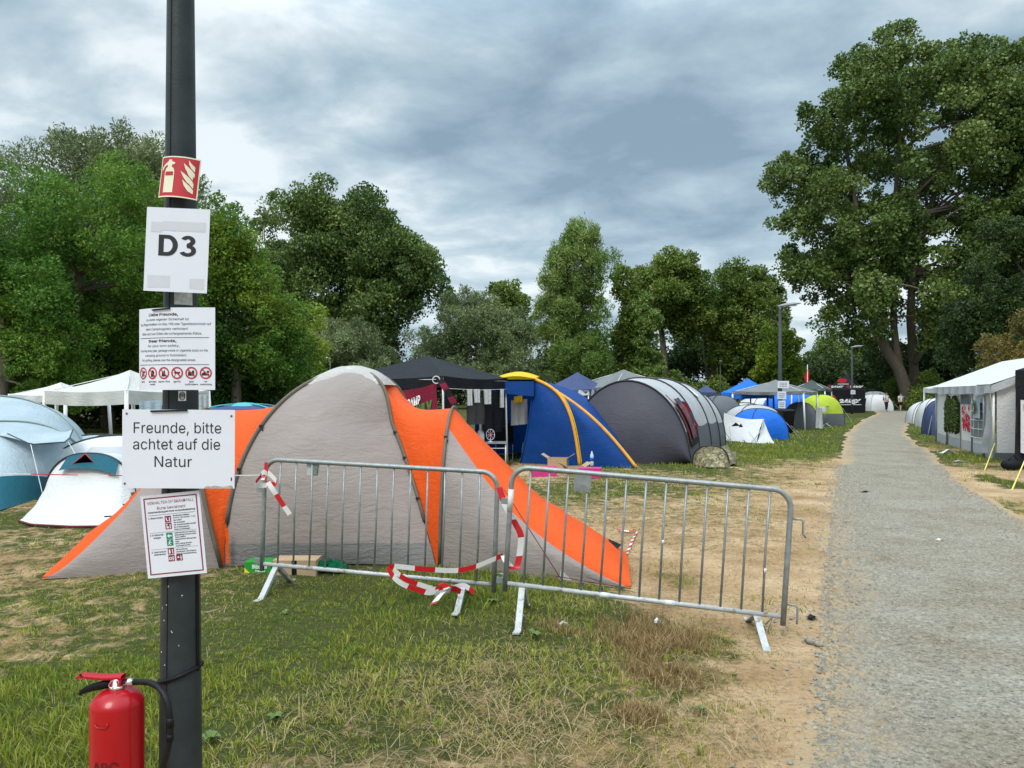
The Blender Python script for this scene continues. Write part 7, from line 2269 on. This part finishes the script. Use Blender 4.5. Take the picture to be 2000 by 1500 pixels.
def black_stand():
    a = np.array([11.36, 16.75, 0]); r = np.array([.815, -.58, 0]); w_ = np.array([.58, .815, 0])
    cs = [a, a + r * 3, a + r * 3 + w_ * 2.2, a + w_ * 2.2]
    root = gazebo('gazebo', 'black walled gazebo at the right edge with a painted white banner', cs, 2.22, 2.9, .42, M_blackcloth, M_tubeblack, concave=.05, wave=.0)
    for p, q in ((cs[0], cs[1]), (cs[0], cs[3])):
        mb = MB(); mb.grid([[p + (q - p) * u + np.array([0, 0, z]) - w_ * (.16 * max(0, 1 - z) ** 2 + .02 * math.sin(u * 17)) for z in np.linspace(0.01, 2.0, 12)] for u in np.linspace(0, 1, 20)], .02, 2); mb.build('wall', M_blackcloth, root)
    bn = thing('banner', 'white painted banner with black letters and coloured balloons on the black gazebo', 'banner', tuple(a + r * .6 + np.array([0, 0, .4]) - w_ * .2))
    pt = lambda u, v, d=.0: a + r * (.10 + 1.3 * u) + np.array([0, 0, 1.55 - 1.3 * v]) - w_ * (.22 + d)
    Q = [[pt(u, v * (1 - .10 * abs(2 * u - 1)) + .06 * u, .02 * math.sin(u * 8)) for v in np.linspace(0, 1, 10)] for u in np.linspace(0, 1, 16)]
    mb = MB(); mb.grid(Q[::-1], .01, 3); mb.build('cloth', M_whitecloth, bn)
    mb = MB()
    for s, u0, v0, cap in (('Ra', .22, .46, .20), ('Pa', .14, .86, .24)):
        g, f = text_geo(s, .04); x0, x1 = g[:, 0].min(), g[:, 0].max()
        mb.add([pt(u0 + (x - x0) / (x1 - x0) * .8, v0 - y / CAPH * cap, .05) for x, y in g], f, False, 0)
    mb.build('lettering', M_ink, bn)
    mb = MB(); 
    for (u, v), m_, r_ in (((.10, .10), 0, .06), ((.13, .22), 1, .06), ((.20, .32), 2, .065), ((.30, .40), 3, .055), ((.24, .36), 4, .05)):
        o_ = [pt(u + r_ * math.cos(k), v + r_ * 1.1 * math.sin(k), .055) for k in np.linspace(0, 6.28, 16)[:-1]]; mb.add(o_, [tuple(range(14, -1, -1))], False, m_)
    mb.build('balloon_print', [M_redprint, M_yellowprint, M_bright, M_greenprint, M_orange], bn)
    mb = MB(); peg_guy(mb, Vector(P(2010, 880, 15.8)), Vector(G(1976, 958)), .013); mb.build('guy_line', M_yrope, root)
    bg = thing('duffel_bag', 'black bag with a white patch on the grass at the foot of the black gazebo', 'bag', G(1976, 919))
    c = G(1976, 919); mb = MB(); Q = [[c + Vector((.22 * math.cos(t_) * math.sin(f_) * (1 + .1 * math.sin(5 * t_)), .15 * math.sin(t_) * math.sin(f_), .13 - .13 * math.cos(f_))) for f_ in np.linspace(0.05, 3.1, 10)] for t_ in np.linspace(0, 6.283, 18)]; mb.grid(Q); mb.build('body', M_blackcloth, bg)
    mb = MB(); mb.tube([c + Vector((-.12, -.05, .22)), c + Vector((0, -.06, .34)), c + Vector((.12, -.05, .22))], .012, 6); mb.build('handle', M_black, bg)


black_stand()


# ================================================================== people on the path
def skin_mesh(name, joints, edges, mtl, parent=None, off=None, root_i=0):
    me = bpy.data.meshes.new(name)
    off = off if off is not None else Vector((0, 0, 0))
    me.from_pydata([tuple(Vector(j[0]) - off) for j in joints], edges, [])
    o = bpy.data.objects.new(name, me); C.objects.link(o)
    md = o.modifiers.new('skin', 'SKIN'); md.use_smooth_shade = True
    if not me.skin_vertices: me.skin_vertices.new()
    for i, j in enumerate(joints):
        sv = me.skin_vertices[0].data[i]; sv.radius = (j[1], j[2] if len(j) > 2 else j[1]); sv.use_root = (i == root_i)
    s = o.modifiers.new('sub', 'SUBSURF'); s.levels = 2; s.render_levels = 2
    bpy.context.view_layer.update()
    m2 = bpy.data.meshes.new_from_object(o.evaluated_get(bpy.context.evaluated_depsgraph_get()))
    o.modifiers.clear(); o.data = m2; m2.name = name
    m2.materials.clear(); m2.materials.append(mtl)
    for p in m2.polygons: p.use_smooth = True
    if parent is not None: o.parent = parent
    else: o.location = off
    return o


def person(label, base, h, yaw, shirt, trousers, legs_bare=False, stride=.18, pack=None, pack_label=None, arm=(0, 0), hair=None):
    k = h / 1.75; B = Vector(base)
    W = lambda x, y, z: B + rot2(Vector((x, y, z)) * k, yaw)
    root_o = None
    J = [(W(0, 0, .95), .145 * k, .10 * k), (W(0, 0, 1.15), .135 * k, .10 * k), (W(0, 0, 1.34), .165 * k, .11 * k), (W(0, .0, 1.46), .07 * k), (W(0, -.01, 1.53), .055 * k), (W(0, -.02, 1.60), .085 * k, .095 * k), (W(0, -.02, 1.70), .075 * k, .09 * k)]
    Ed = [(i, i + 1) for i in range(6)]

    def chain(start, pts):
        prev = start
        for p in pts:
            J.append(p); Ed.append((prev, len(J) - 1)); prev = len(J) - 1
        return prev
    for sg in (-1, 1):
        chain(2, [(W(.19 * sg, 0, 1.40), .06 * k), (W(.24 * sg, .02 + .05 * sg, 1.13), .045 * k), (W(.26 * sg, -.06 + .10 * sg, .90), .036 * k), (W(.26 * sg, -.08 + .11 * sg, .82), .032 * k, .04 * k)])
        chain(0, [(W(.09 * sg, 0, .88), .095 * k), (W(.10 * sg, stride * .4 * sg - .04, .50), .062 * k), (W(.10 * sg, stride * sg, .09), .042 * k), (W(.11 * sg, stride * sg - .12, .045), .04 * k)])
    o = skin_mesh('person', J, Ed, M_skin, None, B)
    OFF[o.name] = B
    tagp(o, label, 'person', 'people walking on the path')
    sh = [(W(0, 0, .93), .165 * k, .12 * k), (W(0, 0, 1.15), .155 * k, .12 * k), (W(0, 0, 1.34), .18 * k, .125 * k), (W(0, 0, 1.45), .08 * k)]
    se = [(0, 1), (1, 2), (2, 3)]
    for sg in (-1, 1):
        sh += [(W(.20 * sg, 0, 1.40), .075 * k), (W(.235 * sg, .015 + .04 * sg, 1.18), .065 * k)]; n = len(sh); se += [(2, n - 2), (n - 2, n - 1)]
    skin_mesh('shirt', sh, se, shirt, o, B)
    tr_ = [(W(0, 0, .96), .155 * k, .115 * k)]; te = []
    for sg in (-1, 1):
        low = .48 if legs_bare else .12
        tr_ += [(W(.09 * sg, 0, .86), .108 * k), (W(.10 * sg, stride * .4 * sg - .04, .50), .082 * k)]; n = len(tr_); te += [(0, n - 2), (n - 2, n - 1)]
        if not legs_bare: tr_.append((W(.10 * sg, stride * .9 * sg, .13), .075 * k)); te.append((n - 1, n))
    skin_mesh('trousers', tr_, te, trousers, o, B)
    mb = MB(); c = W(0, 0.01, 1.665)
    mb.lathe(c, [(.098 * k * math.sin(a), -.105 * k * math.cos(a) * 1.0) for a in np.linspace(1.15, 3.1, 10)], 16); mb.build('hair', hair or M_hair, o)
    for sg in (-1, 1):
        mb = MB(); f_ = W(.105 * sg, stride * sg - .06, .045); Q = [[f_ + rot2(Vector((.052 * math.cos(t_) * math.sin(p_), .13 * math.sin(t_) * math.sin(p_), -.045 * math.cos(p_))) * k, yaw) for p_ in np.linspace(.05, 3.09, 8)] for t_ in np.linspace(0, 6.283, 13)]; mb.grid(Q); mb.build('shoe', M_black, o)
    # face
    mb = MB(); fa = W(0, -.115, 1.615)
    mb.tube([fa + rot2(Vector((0, .02, .02)) * k, yaw), fa + rot2(Vector((0, -.012, -.012)) * k, yaw)], [.008 * k, .013 * k], 8); mb.build('nose', M_skin, o)
    mb = MB()
    for sg in (-1, 1): mb.lathe(W(.033 * sg, -.108, 1.645), [(.001, -.01), (.011 * k, 0), (.001, .01)], 8)
    mb.build('eye', M_hair, o)
    if pack:
        pk = thing('backpack', pack_label, 'backpack', W(0, .17, 1.0))
        mb = MB(); Q = [[W(.15 * math.copysign(abs(math.cos(t_)) ** .5, math.cos(t_)) * math.sin(p_) ** .5, .20 + .09 * math.copysign(abs(math.sin(t_)) ** .5, math.sin(t_)) * math.sin(p_) ** .5, 1.20 - .25 * math.cos(p_)) for p_ in np.linspace(0.03, 3.11, 12)] for t_ in np.linspace(0, 6.283, 21)]
        mb.grid(Q); mb.build('bag', pack, pk)
        mb = MB(); mb.box(W(0, .30, 1.10), (.2 * k, .04, .2 * k)); mb.build('pocket', pack, pk)
        for sg in (-1, 1):
            mb = MB(); mb.tube([W(.10 * sg, .13, 1.40), W(.11 * sg, .0, 1.49), W(.11 * sg, -.13, 1.38), W(.12 * sg, -.12, 1.15), W(.13 * sg, .12, 1.02)], .02 * k, 6); mb.build('strap', pack, pk)
    return o


person('person in white shirt with black backpack walking on the right of the path', G(1759, 802.5) + Vector((0, 0, .0)), 1.72, 0.0, M_whitecloth, M_blackcloth, True, .16, M_blackcloth, 'black backpack on the right walker in the white shirt')
person('person in white top and long black trousers walking on the left of the path', G(1731, 803.5), 1.78, .2, M_whitecloth, M_blackcloth, False, .12, M_darkgreycl, 'dark rucksack on the walker in long black trousers')
person('person in teal jacket and grey trousers, farthest of the three walkers', G(1719, 802), 1.68, 2.9, M_turq, M_midgrey, False, .10, M_teal, 'large teal rucksack on the farthest walker')

# ================================================================== litter, stones, plants
def flat_litter(name, label, c, s, m, rz=0.0, cat='litter', hz=.02):
    mb = MB(); Q = [[c + rot2(Vector(((u - .5) * s[0], (v - .5) * s[1], 0)), rz) + Vector((0, 0, .022 + hz * (.5 + .5 * math.sin(u * 5 + v * 4)) * math.sin(math.pi * u))) for v in np.linspace(0, 1, 5)] for u in np.linspace(0, 1, 8)]
    mb.grid(Q); mb.grid([[p - Vector((0, 0, .012)) for p in reversed(r)] for r in Q]); return solo(mb, name, m, label, cat)


flat_litter('litter', 'flattened black cup lying on the gravel path', G(1690, 963), (.16, .07), M_black, .2)
flat_litter('paper_scrap', 'pale crumpled paper scrap on the gravel path, beyond the barrier', G(1836, 1058), (.09, .06), M_creamcloth, .4)
flat_litter('litter', 'white plastic bag on the grass in front of the marquee', G(1852, 886), (.5, .25), M_whitecloth, .1, hz=.12)
flat_litter('paper_scrap', 'small white scrap on the sand near the marquee guy rope', G(1872, 902), (.22, .10), M_whitecloth, .1)
flat_litter('litter', 'dark scrap at the edge of the gravel, right of the barrier foot', G(1586, 1211), (.07, .05), M_black, .5)
flat_litter('paper_scrap', 'pale torn paper in the grass near the right barrier foot', G(1100, 1223), (.06, .04), M_creamcloth, .5, hz=.015)
flat_litter('paper_scrap', 'tiny white tissue on top of the brown seed grass', G(1284, 1246) + Vector((0, 0, .10)), (.04, .03), M_whitecloth, .5, hz=.02)
mb = MB(); mb.tube([G(1495, 1225) + U * .02, G(1510, 1220) + U * .06, G(1520, 1208) + U * .07], [.006, .005, .003], 6); mb.tube([G(1508, 1222) + U * .05, G(1500, 1240) + U * .03], .003, 5)
solo(mb, 'twig', M_sleeve, 'forked dry twig on the sand by the right barrier foot', 'twig')


def rock(c, r, label):
    mb = MB(); n = 9
    Q = [[c + Vector((r * math.cos(t_) * math.sin(p_), r * .8 * math.sin(t_) * math.sin(p_), r * .6 * (-math.cos(p_)) + r * .2)) * 1 for p_ in np.linspace(0.05, 3.09, 7)] for t_ in np.linspace(0, 6.283, n)]
    Q = np.array(Q); d = fbm(Q[..., 0] * 25, Q[..., 1] * 25 + Q[..., 2] * 18, 3, 3)[..., None] - .5; cc = np.array(c); Q = cc + (Q - cc) * (1 + .7 * d); Q[-1] = Q[0]
    mb.grid(Q); return solo(mb, 'stone', M_stone, label, 'stone', 'stones at the path edge')


for i, (px, py, r, lb) in enumerate(((1587, 1258, .045, 'largest of the grey stones heaped at the left edge of the gravel'), (1601, 1263, .03, 'grey stone right of the largest one at the gravel edge'), (1577, 1254, .025, 'small grey stone left of the largest one at the gravel edge'),
                                   (1630, 1256, .022, 'lone pale stone on the gravel, right of the heap'), (1655, 1022, .03, 'grey stone on the gravel level with the barrier top'), (1597, 1280, .02, 'small stone nearest to the viewer below the stone heap'))):
    rock(G(px, py) + U * .012, r, lb)


def weed(px, py, s, label, n=8):
    root = thing('weed', label, 'weed', G(px, py), 'broad-leaved weeds'); c = G(px, py)
    for k in range(n):
        a = k * 2.4 + random.random(); L = s * .62 * (.6 + .5 * random.random()); e = .35 + .5 * random.random()
        d = Vector((math.cos(a), math.sin(a), 0)); sd = Vector((-d.y, d.x, 0)); Q = []
        for u in np.linspace(0, 1, 7):
            w_ = L * .34 * math.sin(math.pi * (u * .9 + .06)) ** .8
            p = c + d * (L * u) + U * (.012 + L * e * math.sin(u * 2.0) * .8)
            Q.append([p - sd * w_ + U * (w_ * .3), p, p + sd * w_ + U * (w_ * .3)])
        mb = MB(); mb.grid(Q); mb.build('leaf', M_weed, root)


M_weed = mat('weed_leaf', (.09, .15, .03), .6, var=.3, vscale=30)
for px, py, s, lb in ((540, 1408, .09, 'bright green broad-leaved weed in the straw right of the lamp post'), (412, 1450, .08, 'broad-leaved weed at the bottom, close to the lamp post foot'), (555, 1203, .07, 'pale green weed in the grass below the left barrier'),
                      (1045, 1245, .10, 'rosette weed in the grass right of the barrier joint'), (960, 1180, .08, 'broad-leaved weed behind the feet where the barriers meet'), (1372, 1392, .06, 'single small leafy weed on the straw at the lower right')):
    weed(px, py, s, lb)

bpy.data.objects.remove(_to, do_unlink=True)
